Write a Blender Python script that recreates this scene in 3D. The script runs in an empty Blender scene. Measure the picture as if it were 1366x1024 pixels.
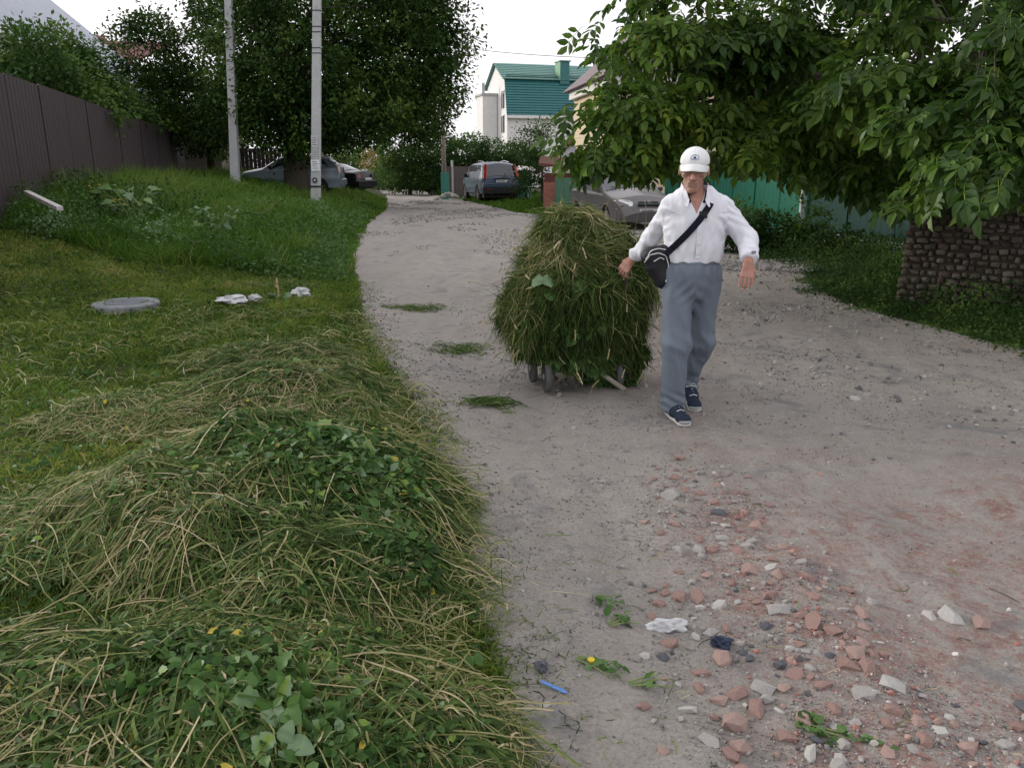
import bpy, math, random
import numpy as np
from mathutils import Vector, Matrix

# ------------------------------------------------------------------ camera, sky, sun, exposure
scene = bpy.context.scene
COL = scene.collection
cam_d = bpy.data.cameras.new("camera"); cam = bpy.data.objects.new("camera", cam_d); COL.objects.link(cam)
TH = math.atan(290 / 1050)
cam.location = (0, 0, 1.6)
cam.rotation_euler = (math.pi / 2 - TH, 0, 0)
cam_d.sensor_width = 36; cam_d.lens = 36 * 1050 / 1366
cam_d.clip_start = 0.05; cam_d.clip_end = 3000
scene.camera = cam
scene.render.resolution_x = 1024; scene.render.resolution_y = 767
scene.render.engine = 'CYCLES'
scene.view_settings.view_transform = 'Standard'
scene.view_settings.look = 'None'
scene.view_settings.gamma = 1.0
scene.view_settings.use_curve_mapping = False
scene.view_settings.exposure = 0.6

SUN_EL = math.radians(16); SUN_AZ = math.radians(-62)      # azimuth measured from +Y towards +X
world = bpy.data.worlds.new("World"); scene.world = world; world.use_nodes = True
nt = world.node_tree; nt.nodes.clear()
sky = nt.nodes.new('ShaderNodeTexSky'); sky.sky_type = 'NISHITA'; sky.sun_disc = False
sky.sun_elevation = SUN_EL; sky.sun_rotation = SUN_AZ
sky.dust_density = 3.0; sky.air_density = 1.0
hs = nt.nodes.new('ShaderNodeHueSaturation'); hs.inputs['Saturation'].default_value = 0.25
mixw = nt.nodes.new('ShaderNodeMix'); mixw.data_type = 'RGBA'; mixw.inputs[0].default_value = 0.80
mixw.inputs[7].default_value = (7.1, 6.95, 7.25, 1)             # even high cloud veil
bg = nt.nodes.new('ShaderNodeBackground'); bg.inputs['Strength'].default_value = 0.13
wo = nt.nodes.new('ShaderNodeOutputWorld')
nt.links.new(sky.outputs[0], hs.inputs['Color'])
nt.links.new(hs.outputs[0], mixw.inputs[6])
nt.links.new(mixw.outputs[2], bg.inputs['Color'])
nt.links.new(bg.outputs[0], wo.inputs['Surface'])
sun_d = bpy.data.lights.new("sun", 'SUN'); sun = bpy.data.objects.new("sun", sun_d); COL.objects.link(sun)
sun_d.energy = 1.5; sun_d.angle = math.radians(12); sun_d.color = (1.0, 0.93, 0.84)
sv = Vector((math.sin(SUN_AZ) * math.cos(SUN_EL), math.cos(SUN_AZ) * math.cos(SUN_EL), math.sin(SUN_EL)))
sun.rotation_euler = sv.to_track_quat('Z', 'Y').to_euler()
sun.location = (-20, 20, 30)

# ------------------------------------------------------------------ helpers
random.seed(7)
RNG = np.random.default_rng(11)
CT, ST = math.cos(TH), math.sin(TH)

def at(u, v, Y):
    """world point seen in the photograph's pixel (u, v) at distance Y"""
    a = (u - 683) / 1050; b = (512 - v) / 1050
    t = Y / (CT + b * ST)
    return Vector((a * t, Y, 1.6 + (-ST + b * CT) * t))

def project(P):
    P = np.asarray(P, float); d = P - np.array([0, 0, 1.6])
    dep = d[..., 1] * CT - d[..., 2] * ST
    up = d[..., 1] * ST + d[..., 2] * CT
    return 683 + 1050 * d[..., 0] / dep, 512 - 1050 * up / dep, dep

def tag(o, label=None, cat=None, group=None, kind=None):
    if label: o['label'] = label
    if cat: o['category'] = cat
    if group: o['group'] = group
    if kind: o['kind'] = kind
    return o

def empty(name, loc=(0, 0, 0), rz=0, label=None, cat=None, group=None, kind=None):
    o = bpy.data.objects.new(name, None); COL.objects.link(o)
    o.location = loc; o.rotation_euler = (0, 0, rz); o.empty_display_size = 0.2
    return tag(o, label, cat, group, kind)

def link(name, me, parent=None, loc=None, rot=None, scale=None):
    o = bpy.data.objects.new(name, me); COL.objects.link(o)
    if parent: o.parent = parent
    if loc is not None: o.location = loc
    if rot is not None: o.rotation_euler = rot
    if scale is not None: o.scale = scale
    return o

def npmesh(name, V, F, mat=None, tint=None, smooth=False):
    """mesh from numpy arrays; F is (K,3) or (K,4), or a list of polygons"""
    V = np.asarray(V, np.float32)
    me = bpy.data.meshes.new(name)
    if isinstance(F, np.ndarray):
        k, n = F.shape
        me.vertices.add(len(V)); me.vertices.foreach_set('co', V.ravel())
        me.loops.add(k * n); me.loops.foreach_set('vertex_index', F.astype(np.int32).ravel())
        me.polygons.add(k); me.polygons.foreach_set('loop_start', np.arange(0, k * n, n, dtype=np.int32))
        me.polygons.foreach_set('use_smooth', np.full(k, smooth, bool))
        me.update(calc_edges=True)
    else:
        me.from_pydata([tuple(v) for v in V], [], [tuple(f) for f in F]); me.update()
        if smooth: me.polygons.foreach_set('use_smooth', np.full(len(me.polygons), True))
    if tint is not None:
        a = me.attributes.new('tint', 'FLOAT', 'POINT'); a.data.foreach_set('value', np.asarray(tint, np.float32))
    if mat: me.materials.append(mat)
    return me

def nrm(a):
    return a / np.maximum(np.linalg.norm(a, axis=-1, keepdims=True), 1e-9)

# ---- value noise
def _h(ix, iy, iz, seed):
    n = (ix * 374761393 + iy * 668265263 + iz * 2147483647 + seed * 974634777) & 0xffffffff
    n = ((n ^ (n >> 13)) * 1274126177) & 0xffffffff
    return ((n ^ (n >> 16)) & 0xffff) / 65535.0

def noise3(x, y, z, seed=0):
    x = np.asarray(x, np.float64); y = np.asarray(y, np.float64); z = np.asarray(z, np.float64)
    x, y, z = np.broadcast_arrays(x, y, z)
    xi = np.floor(x).astype(np.int64); yi = np.floor(y).astype(np.int64); zi = np.floor(z).astype(np.int64)
    fx = x - xi; fy = y - yi; fz = z - zi
    fx = fx * fx * (3 - 2 * fx); fy = fy * fy * (3 - 2 * fy); fz = fz * fz * (3 - 2 * fz)
    r = 0
    for dx in (0, 1):
        for dy in (0, 1):
            for dz in (0, 1):
                w = (fx if dx else 1 - fx) * (fy if dy else 1 - fy) * (fz if dz else 1 - fz)
                r = r + w * _h(xi + dx, yi + dy, zi + dz, seed)
    return r * 2 - 1

def noise2(x, y, seed=0):
    x = np.asarray(x, np.float64); y = np.asarray(y, np.float64)
    x, y = np.broadcast_arrays(x, y)
    xi = np.floor(x).astype(np.int64); yi = np.floor(y).astype(np.int64)
    fx = x - xi; fy = y - yi
    fx = fx * fx * (3 - 2 * fx); fy = fy * fy * (3 - 2 * fy)
    r = 0
    for dx in (0, 1):
        for dy in (0, 1):
            r = r + (fx if dx else 1 - fx) * (fy if dy else 1 - fy) * _h(xi + dx, yi + dy, 0 * xi, seed)
    return r * 2 - 1

def fbm2(x, y, oct=4, seed=0):
    r = 0; a = 1; s = 0
    for i in range(oct):
        r = r + a * noise2(x * 2 ** i + 3.1 * i, y * 2 ** i - 1.7 * i, seed + i); s += a; a *= .5
    return r / s

def sst(t):
    t = np.clip(t, 0, 1); return t * t * (3 - 2 * t)

# ---- materials
def newmat(name):
    m = bpy.data.materials.new(name); m.use_nodes = True
    return m, m.node_tree, m.node_tree.nodes['Principled BSDF']

def pmat(name, col, rough=.8, var=.15, scale=6, bump=.15, bscale=60, metal=0, col2=None, spec=.3, coat=0, bdist=.01):
    m, nt, p = newmat(name)
    N = nt.nodes.new; L = nt.links.new
    tc = N('ShaderNodeTexCoord')
    nz = N('ShaderNodeTexNoise'); nz.inputs['Scale'].default_value = scale; nz.inputs['Detail'].default_value = 6
    nz.inputs['Roughness'].default_value = .65
    L(tc.outputs['Object'], nz.inputs['Vector'])
    cr = N('ShaderNodeValToRGB')
    c2 = col2 or tuple(c * (1 + var) for c in col)
    c1 = tuple(c * (1 - var) for c in col)
    cr.color_ramp.elements[0].position = .3; cr.color_ramp.elements[1].position = .7
    cr.color_ramp.elements[0].color = (*c1, 1); cr.color_ramp.elements[1].color = (*c2, 1)
    L(nz.outputs[0], cr.inputs[0]); L(cr.outputs[0], p.inputs['Base Color'])
    p.inputs['Roughness'].default_value = rough; p.inputs['Metallic'].default_value = metal
    p.inputs['Specular IOR Level'].default_value = spec
    if coat: p.inputs['Coat Weight'].default_value = coat; p.inputs['Coat Roughness'].default_value = .08
    if bump:
        n2 = N('ShaderNodeTexNoise'); n2.inputs['Scale'].default_value = bscale; n2.inputs['Detail'].default_value = 5
        L(tc.outputs['Object'], n2.inputs['Vector'])
        b = N('ShaderNodeBump'); b.inputs['Strength'].default_value = bump; b.inputs['Distance'].default_value = bdist
        L(n2.outputs[0], b.inputs['Height']); L(b.outputs[0], p.inputs['Normal'])
    return m

def leafmat(name, stops, rough=.55, trans=.3, spec=.35):
    """foliage: colour from the per-leaf 'tint' value, thin enough for light to pass"""
    m, nt, p = newmat(name)
    N = nt.nodes.new; L = nt.links.new
    at_ = N('ShaderNodeAttribute'); at_.attribute_name = 'tint'
    cr = N('ShaderNodeValToRGB'); el = cr.color_ramp.elements
    while len(el) < len(stops): el.new(0.5)
    for e, (pos, c) in zip(el, stops): e.position = pos; e.color = (*c, 1)
    L(at_.outputs['Fac'], cr.inputs[0])
    L(cr.outputs[0], p.inputs['Base Color'])
    p.inputs['Roughness'].default_value = rough; p.inputs['Specular IOR Level'].default_value = spec
    tr = N('ShaderNodeBsdfTranslucent'); L(cr.outputs[0], tr.inputs['Color'])
    mx = N('ShaderNodeMixShader'); mx.inputs[0].default_value = trans
    out = nt.nodes['Material Output']
    L(p.outputs[0], mx.inputs[1]); L(tr.outputs[0], mx.inputs[2]); L(mx.outputs[0], out.inputs['Surface'])
    return m

# ---- shape collector
class MB:
    def __init__(s): s.v = []; s.f = []
    def add(s, V, F):
        o = len(s.v); s.v += [tuple(v) for v in V]; s.f += [tuple(i + o for i in f) for f in F]; return s
    def box(s, x0, x1, y0, y1, z0, z1):
        V = [(x, y, z) for z in (z0, z1) for y in (y0, y1) for x in (x0, x1)]
        return s.add(V, [(0, 2, 3, 1), (4, 5, 7, 6), (0, 1, 5, 4), (2, 6, 7, 3), (0, 4, 6, 2), (1, 3, 7, 5)])
    def prism(s, poly, d):
        """poly: list of 3D points, extruded by vector d"""
        n = len(poly); V = [tuple(p) for p in poly] + [tuple(Vector(p) + Vector(d)) for p in poly]
        F = [tuple(range(n - 1, -1, -1)), tuple(range(n, 2 * n))]
        F += [(i, (i + 1) % n, (i + 1) % n + n, i + n) for i in range(n)]
        return s.add(V, F)
    def tube(s, pts, r, n=8, cap=True):
        pts = [Vector(p) for p in pts]; rs = r if isinstance(r, (list, tuple)) else [r] * len(pts)
        V = []; F = []; prev = None
        for i, p in enumerate(pts):
            d = (pts[min(i + 1, len(pts) - 1)] - pts[max(i - 1, 0)]).normalized()
            if prev is None:
                a = Vector((0, 0, 1)) if abs(d.z) < .9 else Vector((1, 0, 0))
                sx = d.cross(a).normalized()
            else:
                sx = (prev - d * prev.dot(d)).normalized()
            prev = sx; sy = d.cross(sx)
            for k in range(n):
                t = 2 * math.pi * k / n
                V.append(p + (sx * math.cos(t) + sy * math.sin(t)) * rs[i])
        for i in range(len(pts) - 1):
            for k in range(n):
                F.append((i * n + k, i * n + (k + 1) % n, (i + 1) * n + (k + 1) % n, (i + 1) * n + k))
        if cap:
            F.append(tuple(range(n - 1, -1, -1))); F.append(tuple((len(pts) - 1) * n + k for k in range(n)))
        return s.add(V, F)
    def lathe(s, prof, c=(0, 0, 0), axis='z', n=24):
        V = []; F = []
        for (r, h) in prof:
            for k in range(n):
                t = 2 * math.pi * k / n; a, b = r * math.cos(t), r * math.sin(t)
                V.append({'z': (c[0] + a, c[1] + b, c[2] + h), 'x': (c[0] + h, c[1] + a, c[2] + b), 'y': (c[0] + a, c[1] + h, c[2] + b)}[axis])
        for i in range(len(prof) - 1):
            for k in range(n):
                F.append((i * n + k, i * n + (k + 1) % n, (i + 1) * n + (k + 1) % n, (i + 1) * n + k))
        F.append(tuple(range(n))); F.append(tuple((len(prof) - 1) * n + k for k in range(n)))
        return s.add(V, F)
    def build(s, name, mat=None, parent=None, smooth=False, bevel=0, loc=None, rz=None):
        me = bpy.data.meshes.new(name); me.from_pydata(s.v, [], s.f); me.validate()
        if mat: me.materials.append(mat)
        import bmesh
        bm = bmesh.new(); bm.from_mesh(me)
        bmesh.ops.recalc_face_normals(bm, faces=bm.faces)
        bm.to_mesh(me); bm.free()
        if smooth: me.polygons.foreach_set('use_smooth', np.full(len(me.polygons), True))
        o = link(name, me, parent, loc)
        if rz is not None: o.rotation_euler = (0, 0, rz)
        if bevel:
            b = o.modifiers.new('bevel', 'BEVEL'); b.width = bevel; b.segments = 2; b.limit_method = 'ANGLE'
        return o

# ---- ribbons (grass blades, stems) and scattered templates (leaves, stones)
def ribbons(P, nseg, W, tint, taper=True, side=None, profile=None):
    """P: (N, nseg+1, 3) centre lines -> verts, quads, tints"""
    N = len(P)
    T = nrm(np.gradient(P, axis=1))
    if side is None:
        r = RNG.normal(size=(N, 1, 3)); side = nrm(np.cross(T, r))
    s = np.linspace(0, 1, nseg + 1)
    w = (1 - .85 * s ** 1.5) if taper else np.ones(nseg + 1)
    if profile is not None: w = np.asarray(profile)
    off = side * (np.asarray(W).reshape(N, 1, 1) * .5) * w.reshape(1, -1, 1)
    V = np.stack([P - off, P + off], axis=2).reshape(-1, 3)
    base = (np.arange(N) * (nseg + 1) * 2)[:, None, None]
    k = np.arange(nseg)[None, :, None] * 2
    F = (base + k + np.array([0, 1, 3, 2])[None, None, :]).reshape(-1, 4)
    return V, F, np.repeat(tint, (nseg + 1) * 2)

def arcs(P0, D0, L, bend, nseg):
    """bending centre lines: direction D0 drifts by `bend` along length L"""
    N = len(P0); s = np.linspace(0, 1, nseg + 1)
    D = nrm(D0[:, None, :] + bend[:, None, :] * s[None, :, None])
    step = D * (np.asarray(L).reshape(N, 1, 1) / nseg)
    P = np.concatenate([P0[:, None, :], P0[:, None, :] + np.cumsum(step[:, :-1], axis=1)], axis=1)
    return P

def frames(fwd, up):
    y = nrm(fwd); z = nrm(up - (up * y).sum(-1, keepdims=True) * y); x = np.cross(y, z)
    return np.stack([x, y, z], axis=-1)                # columns

def scatter(TV, TF, pos, R, sc, tint, ttint=None):
    N = len(pos); TV = np.asarray(TV, float); TF = np.asarray(TF)
    sc = np.asarray(sc, float)
    if sc.ndim == 1: sc = sc[:, None]
    V = np.einsum('nij,nkj->nki', R, TV[None] * sc[:, None, :]) + pos[:, None, :]
    F = (np.arange(N) * len(TV))[:, None, None] + TF[None]
    t = np.repeat(tint, len(TV)).reshape(N, -1)
    if ttint is not None: t = t + np.asarray(ttint)[None]
    return V.reshape(-1, 3), F.reshape(-1, TF.shape[1]), t.ravel()

def merge(parts):
    o = 0; Vs = []; Fs = []; Ts = []
    for V, F, T in parts:
        Vs.append(V); Fs.append(F + o); Ts.append(T); o += len(V)
    return np.concatenate(Vs), np.concatenate(Fs), np.concatenate(Ts)

LEAF_V = [(0, 0, 0), (-.32, .35, .05), (0, .38, -.03), (.32, .35, .05), (-.26, .7, .02), (0, .72, -.06), (.26, .7, .02), (0, 1, -.12)]
LEAF_F = [(0, 3, 2, 1), (1, 2, 5, 4), (2, 3, 6, 5), (4, 5, 6, 7)]
QUAD_V = [(0, 0, 0), (.3, .5, .06), (0, 1, -.05), (-.3, .5, .06)]
QUAD_F = [(0, 1, 2, 3)]
# ------------------------------------------------------------------ ground
XLy = [0, 1.8, 2.2, 2.7, 3.3, 5.2, 7.5, 9.7, 14.9, 22.7, 30.7, 44.8, 72, 140, 600]
XLx = [.0, .0, .0, -.12, -.22, -.64, -1.41, -1.89, -3.0, -4.11, -4.81, -6.97, -12.8, -28, -120]
XRy = [0, 6.85, 8.5, 10, 11.4, 12.6, 14.3, 16, 20, 24, 25.2, 26.2, 29.2, 41.6, 64, 140, 600]
XRx = [5.2, 4.57, 4.23, 4.0, 4.3, 4.6, 4.2, 4.4, 4.9, 4.9, 2.2, 1.4, .19, -2.8, -8.5, -22, -100]
def XL(y): return np.interp(y, XLy, XLx)
def XR(y): return np.interp(y, XRy, XRx)
def road_in(x, y):
    """metres inside the dirt road (negative outside), with a ragged edge"""
    w = .13 * fbm2(np.asarray(x) * 1.3, np.asarray(y) * 1.3, 4, 5) * np.clip(.6 + np.asarray(y) * .06, .6, 4)
    return np.minimum(x - XL(y), XR(y) - x) + w
def rub(x, y):
    """rubble density"""
    cx = np.interp(y, [1.6, 2.1, 2.7, 3.3, 3.9], [1.25, .98, .95, .85, 1.0])
    hw = np.interp(y, [1.6, 2.1, 2.7, 3.3, 3.9], [.85, .62, .52, .4, .3])
    d = 1 - np.abs(x - cx) / hw
    return np.clip(d * 1.5, 0, 1) * sst((4.3 - y) / .8)
def H(x, y):
    x = np.asarray(x, float); y = np.asarray(y, float)
    d = XL(y) - x
    h = .95 * sst((d - .2) / 6.5) * sst((y - 5) / 9) * (1 - sst((y - 45) / 40))
    h = h + .06 * sst(d / .5)
    dr = x - XR(y)
    h = h + .12 * sst(dr / 1.5)
    rd = road_in(x, y)
    near = 1 / (1 + (y / 25) ** 2)
    h = h + .035 * fbm2(x * .7, y * .35, 3, 1) + near * .024 * fbm2(x * 2.8, y * 1.6, 4, 2)
    inn = sst((rd + .1) / .4)
    h = h - .03 * inn * np.exp(-((x - XL(y) - .75) / .35) ** 2) * (1 if True else 0)
    h = h - .025 * inn * np.exp(-((x - XL(y) - 2.2) / .3) ** 2)
    h = h + .012 * inn * fbm2(x * 6, y * 3.2, 2, 13) / (1 + (y / 18) ** 2) + .02 * rub(x, y)
    return h
def Hs(x, y): return float(H(np.array([x]), np.array([y]))[0])

gx = np.concatenate([-6.0 - np.geomspace(.15, 600, 60)[::-1], np.arange(-6, 6.001, .045), 6.0 + np.geomspace(.15, 600, 60)])
gy = np.concatenate([-np.geomspace(1, 200, 8)[::-1], np.arange(0, 8.001, .045), 8 + np.cumsum(np.geomspace(.06, 40, 190))])
GX, GY = np.meshgrid(gx, gy, indexing='ij')
HZ = H(GX, GY)
HZ += np.where(GY < 10, .006 * fbm2(GX * 9, GY * 9, 3, 9), 0)
nx, ny = GX.shape
idx = np.arange(nx * ny).reshape(nx, ny)
GF = np.stack([idx[:-1, :-1], idx[1:, :-1], idx[1:, 1:], idx[:-1, 1:]], -1).reshape(-1, 4)

# soil under the grass
m_soil, nt, p = newmat('soil')
N = nt.nodes.new; L = nt.links.new
tc = N('ShaderNodeTexCoord'); nz = N('ShaderNodeTexNoise'); nz.inputs['Scale'].default_value = 3; nz.inputs['Detail'].default_value = 8
L(tc.outputs['Object'], nz.inputs['Vector'])
cr = N('ShaderNodeValToRGB'); e = cr.color_ramp.elements
e[0].color = (.035, .05, .018, 1); e[0].position = .35; e[1].color = (.085, .075, .045, 1); e[1].position = .7
L(nz.outputs[0], cr.inputs[0]); L(cr.outputs[0], p.inputs['Base Color']); p.inputs['Roughness'].default_value = .95
p.inputs['Specular IOR Level'].default_value = .1
b = N('ShaderNodeBump'); b.inputs['Distance'].default_value = .02; n2 = N('ShaderNodeTexNoise'); n2.inputs['Scale'].default_value = 40
L(tc.outputs['Object'], n2.inputs['Vector']); L(n2.outputs[0], b.inputs['Height']); L(b.outputs[0], p.inputs['Normal'])
ground = link('ground', npmesh('ground', np.stack([GX, GY, HZ], -1).reshape(-1, 3), GF, m_soil, smooth=True))
tag(ground, 'dark soil under the grass verge', None, None, 'structure')

# the dusty dirt road
m_road, nt, p = newmat('dirt')
N = nt.nodes.new; L = nt.links.new
tc = N('ShaderNodeTexCoord')
def tnoise(scale, det=6, rough=.6, dist=0):
    n = N('ShaderNodeTexNoise'); n.inputs['Scale'].default_value = scale; n.inputs['Detail'].default_value = det
    n.inputs['Roughness'].default_value = rough; n.inputs['Distortion'].default_value = dist
    L(tc.outputs['Object'], n.inputs['Vector']); return n
def ramp(src, stops):
    c = N('ShaderNodeValToRGB'); el = c.color_ramp.elements
    while len(el) < len(stops): el.new(.5)
    for e_, (q, cc) in zip(el, stops): e_.position = q; e_.color = (*cc, 1) if len(cc) == 3 else cc
    L(src, c.inputs[0]); return c
def mixc(fac, a, b_, mode='MIX'):
    m = N('ShaderNodeMix'); m.data_type = 'RGBA'; m.blend_type = mode
    if isinstance(fac, (int, float)): m.inputs[0].default_value = fac
    else: L(fac, m.inputs[0])
    for k, s in ((6, a), (7, b_)):
        if isinstance(s, tuple): m.inputs[k].default_value = (*s, 1)
        else: L(s, m.inputs[k])
    return m.outputs[2]
def mul(a, b_):
    m = N('ShaderNodeMath'); m.operation = 'MULTIPLY'; L(a, m.inputs[0])
    if isinstance(b_, (int, float)): m.inputs[1].default_value = b_
    else: L(b_, m.inputs[1])
    return m.outputs[0]
mp_ = N('ShaderNodeMapping'); mp_.inputs['Scale'].default_value = (1.5, .28, 1); mp_.inputs['Rotation'].default_value = (0, 0, math.radians(-8)); L(tc.outputs['Object'], mp_.inputs['Vector'])
strk = tnoise(1.6, 7, .65, .5); L(mp_.outputs[0], strk.inputs['Vector'])
big = tnoise(1.1, 7, .6, .6); mid = tnoise(7, 7, .7); fine = tnoise(70, 5, .75); spk = tnoise(220, 3, .7)
c0 = ramp(big.outputs[0], [(.3, (.27, .245, .22)), (.55, (.38, .35, .318)), (.75, (.45, .415, .38))])
c0b = mixc(.45, c0.outputs[0], ramp(strk.outputs[0], [(.36, (.215, .192, .17)), (.5, (.37, .342, .31)), (.66, (.47, .44, .405))]).outputs[0])
c1 = mixc(.40, c0b, ramp(mid.outputs[0], [(.35, (.21, .19, .172)), (.65, (.45, .42, .39))]).outputs[0])
c2 = mixc(.42, c1, ramp(fine.outputs[0], [(.33, (.12, .108, .10)), (.45, (.30, .275, .25)), (.6, (.41, .38, .35)), (.72, (.58, .55, .51))]).outputs[0])
vor = N('ShaderNodeTexVoronoi'); vor.inputs['Scale'].default_value = 55; vor.inputs['Randomness'].default_value = 1
L(tc.outputs['Object'], vor.inputs['Vector'])
peb = ramp(vor.outputs['Distance'], [(.16, (1, 1, 1)), (.24, (0, 0, 0))])
pebm = mul(peb.outputs[0], ramp(tnoise(2.3, 5, .6).outputs[0], [(.45, (0, 0, 0)), (.62, (1, 1, 1))]).outputs[0])
vc = ramp(vor.outputs['Color'], [(.2, (.16, .15, .15)), (.5, (.36, .33, .31)), (.8, (.5, .47, .45))])
c3 = mixc(mul(pebm, .75), c2, vc.outputs[0])
ared = N('ShaderNodeAttribute'); ared.attribute_name = 'tint'
rn = tnoise(5.5, 7, .75, .8)
rn2 = tnoise(26, 7, .8, .4)
redm = mul(mul(ared.outputs['Fac'], ramp(rn.outputs[0], [(.44, (0, 0, 0)), (.58, (1, 1, 1))]).outputs[0]), ramp(rn2.outputs[0], [(.42, (.15, .15, .15)), (.54, (1, 1, 1))]).outputs[0])
c4 = mixc(mul(redm, .75), c3, ramp(mid.outputs[0], [(.3, (.20, .085, .07)), (.7, (.33, .17, .14))]).outputs[0])
gn = tnoise(2.1, 5, .65, 1.2)
c5 = mixc(mul(ramp(gn.outputs[0], [(.56, (0, 0, 0)), (.66, (1, 1, 1))]).outputs[0], .55), c4, (.16, .165, .18))
L(c5, p.inputs['Base Color'])
p.inputs['Roughness'].default_value = .95; p.inputs['Specular IOR Level'].default_value = .15
spk2 = ramp(spk.outputs[0], [(.40, (0, 0, 0)), (.62, (1, 1, 1))])
ad = N('ShaderNodeMath'); ad.operation = 'ADD'; L(mul(mid.outputs[0], 1.6), ad.inputs[0]); L(mul(fine.outputs[0], .9), ad.inputs[1])
ad2 = N('ShaderNodeMath'); ad2.operation = 'ADD'; L(ad.outputs[0], ad2.inputs[0]); L(mul(pebm, .5), ad2.inputs[1])
b = N('ShaderNodeBump'); b.inputs['Distance'].default_value = .022; b.inputs['Strength'].default_value = 1.0
L(ad2.outputs[0], b.inputs['Height']); L(b.outputs[0], p.inputs['Normal'])

RD = road_in(GX, GY)
RZ = HZ + .014 - .07 * sst((.05 - RD) / .35)
red = np.clip(1.3 * sst((GX - .55) / .5) * sst((4.1 - GY) / 1.0) + .32 * sst((GX - 1.6) / 1) * sst((6 - GY) / 2), 0, 1)
red = np.maximum(red, .35 * (fbm2(GX * .9, GY * .9, 3, 33) > .25) * (GX > .8))
keepv = RD > -.35
fk = keepv.ravel()[GF].all(1) & (GY.ravel()[GF].min(1) > -1) & (GY.ravel()[GF].max(1) < 300)
RF = GF[fk]; used = np.unique(RF); rmap = np.full(nx * ny, -1); rmap[used] = np.arange(len(used))
RV = np.stack([GX, GY, RZ], -1).reshape(-1, 3)[used]
road = link('dirt_road', npmesh('dirt_road', RV, rmap[RF], m_road, red.ravel()[used], True))
tag(road, 'dusty grey dirt road with brick rubble and ruts', None, None, 'structure')
def Hr(x, y): return H(x, y) + .014

# ---- stones and brick rubble pressed into the road
def rock_tpl(seed, sharp=.3, n=0):
    r = np.random.default_rng(seed)
    import bmesh
    bm = bmesh.new(); bmesh.ops.create_icosphere(bm, subdivisions=1, radius=.5)
    for v in bm.verts:
        k = 1 + sharp * (r.random() - .5) * 2
        v.co = Vector((math.copysign(abs(v.co.x * 2) ** .75 / 2, v.co.x), math.copysign(abs(v.co.y * 2) ** .75 / 2, v.co.y), math.copysign(abs(v.co.z * 2) ** .75 / 2, v.co.z))) * k
    V = np.array([v.co[:] for v in bm.verts]); bm.verts.index_update(); F = np.array([[v.index for v in f.verts] for f in bm.faces]); bm.free()
    return V, F
ROCKS = [rock_tpl(s, .28) for s in range(8)]
m_brick = pmat('brick_rubble', (.27, .14, .115), .97, .35, 25, .5, 90, col2=(.38, .28, .25), spec=.1)
m_brick2 = pmat('dusty_brick', (.33, .235, .205), .95, .25, 20, .5, 90, spec=.1)
m_stone = pmat('grey_stone', (.33, .315, .30), .92, .25, 20, .5, 90, spec=.15)
m_lime = pmat('pale_stone', (.42, .41, .385), .92, .2, 20, .5, 90, spec=.15)
m_dark = pmat('dark_slag', (.10, .105, .12), .8, .3, 20, .6, 60, spec=.3)
rockmesh = {}
for mi, (mn, mm) in enumerate((('brick', m_brick), ('brick', m_brick2), ('stone', m_stone), ('stone', m_lime), ('stone', m_dark))):
    for k in range(4):
        V, F = ROCKS[(mi * 3 + k) % 8]
        rockmesh[(mi, k)] = npmesh(mn, V, F, mm)
cand = []
rr = random.Random(4)
def rock(x, y, sx, sy, sz, mi, rz=None, sink=.3, tilt=.35):
    z = Hs(x, y) + .014
    o = link('brick' if mi < 2 else 'stone', rockmesh[(mi, rr.randrange(4))], road, (x, y, z + sz * (.37 - sink)),
             (rr.uniform(-tilt, tilt), rr.uniform(-tilt, tilt), rr.uniform(0, 6.3) if rz is None else rz), (sx, sy, sz))
    cand.append((x, y, max(sx, sy))); return o
# the ones the photograph shows clearly
for (u, v, w, mi) in [(893, 850, .085, 0), (963, 870, .10, 1), (1028, 798, .075, 0), (1010, 943, .09, 0), (895, 665, .11, 2), (842, 690, .07, 2),
                      (1270, 823, .11, 3), (1240, 820, .07, 3), (728, 940, .035, 3), (965, 850, .06, 4), (950, 735, .08, 0), (985, 740, .07, 0),
                      (905, 790, .08, 0), (930, 792, .085, 0), (880, 795, .07, 0), (1000, 765, .09, 1), (958, 805, .08, 3), (935, 805, .05, 3),
                      (1085, 840, .09, 0), (1110, 850, .07, 0), (1065, 830, .06, 0), (1130, 895, .09, 0), (1155, 900, .07, 0), (1180, 905, .05, 0),
                      (1060, 900, .06, 0), (870, 815, .04, 0), (1183, 975, .05, 0), (1230, 1000, .06, 0), (1290, 1005, .07, 1), (1250, 985, .06, 3),
                      (1075, 960, .07, 1), (960, 930, .07, 1), (980, 960, .09, 1), (860, 870, .04, 3), (885, 870, .05, 4), (1340, 1000, .06, 2),
                      (1310, 830, .08, 1), (1010, 705, .09, 1), (990, 990, .08, 1), (1140, 535, .10, 3), (1040, 820, .09, 2), (905, 735, .06, 2)]:
    a = (u - 683) / 1050; b_ = (512 - v) / 1050; t = 1.6 / (ST - b_ * CT)
    x, y = a * t, (CT + b_ * ST) * t
    rock(x, y, w, w * rr.uniform(.6, .9), w * rr.uniform(.4, .6), mi, sink=.35)
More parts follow.
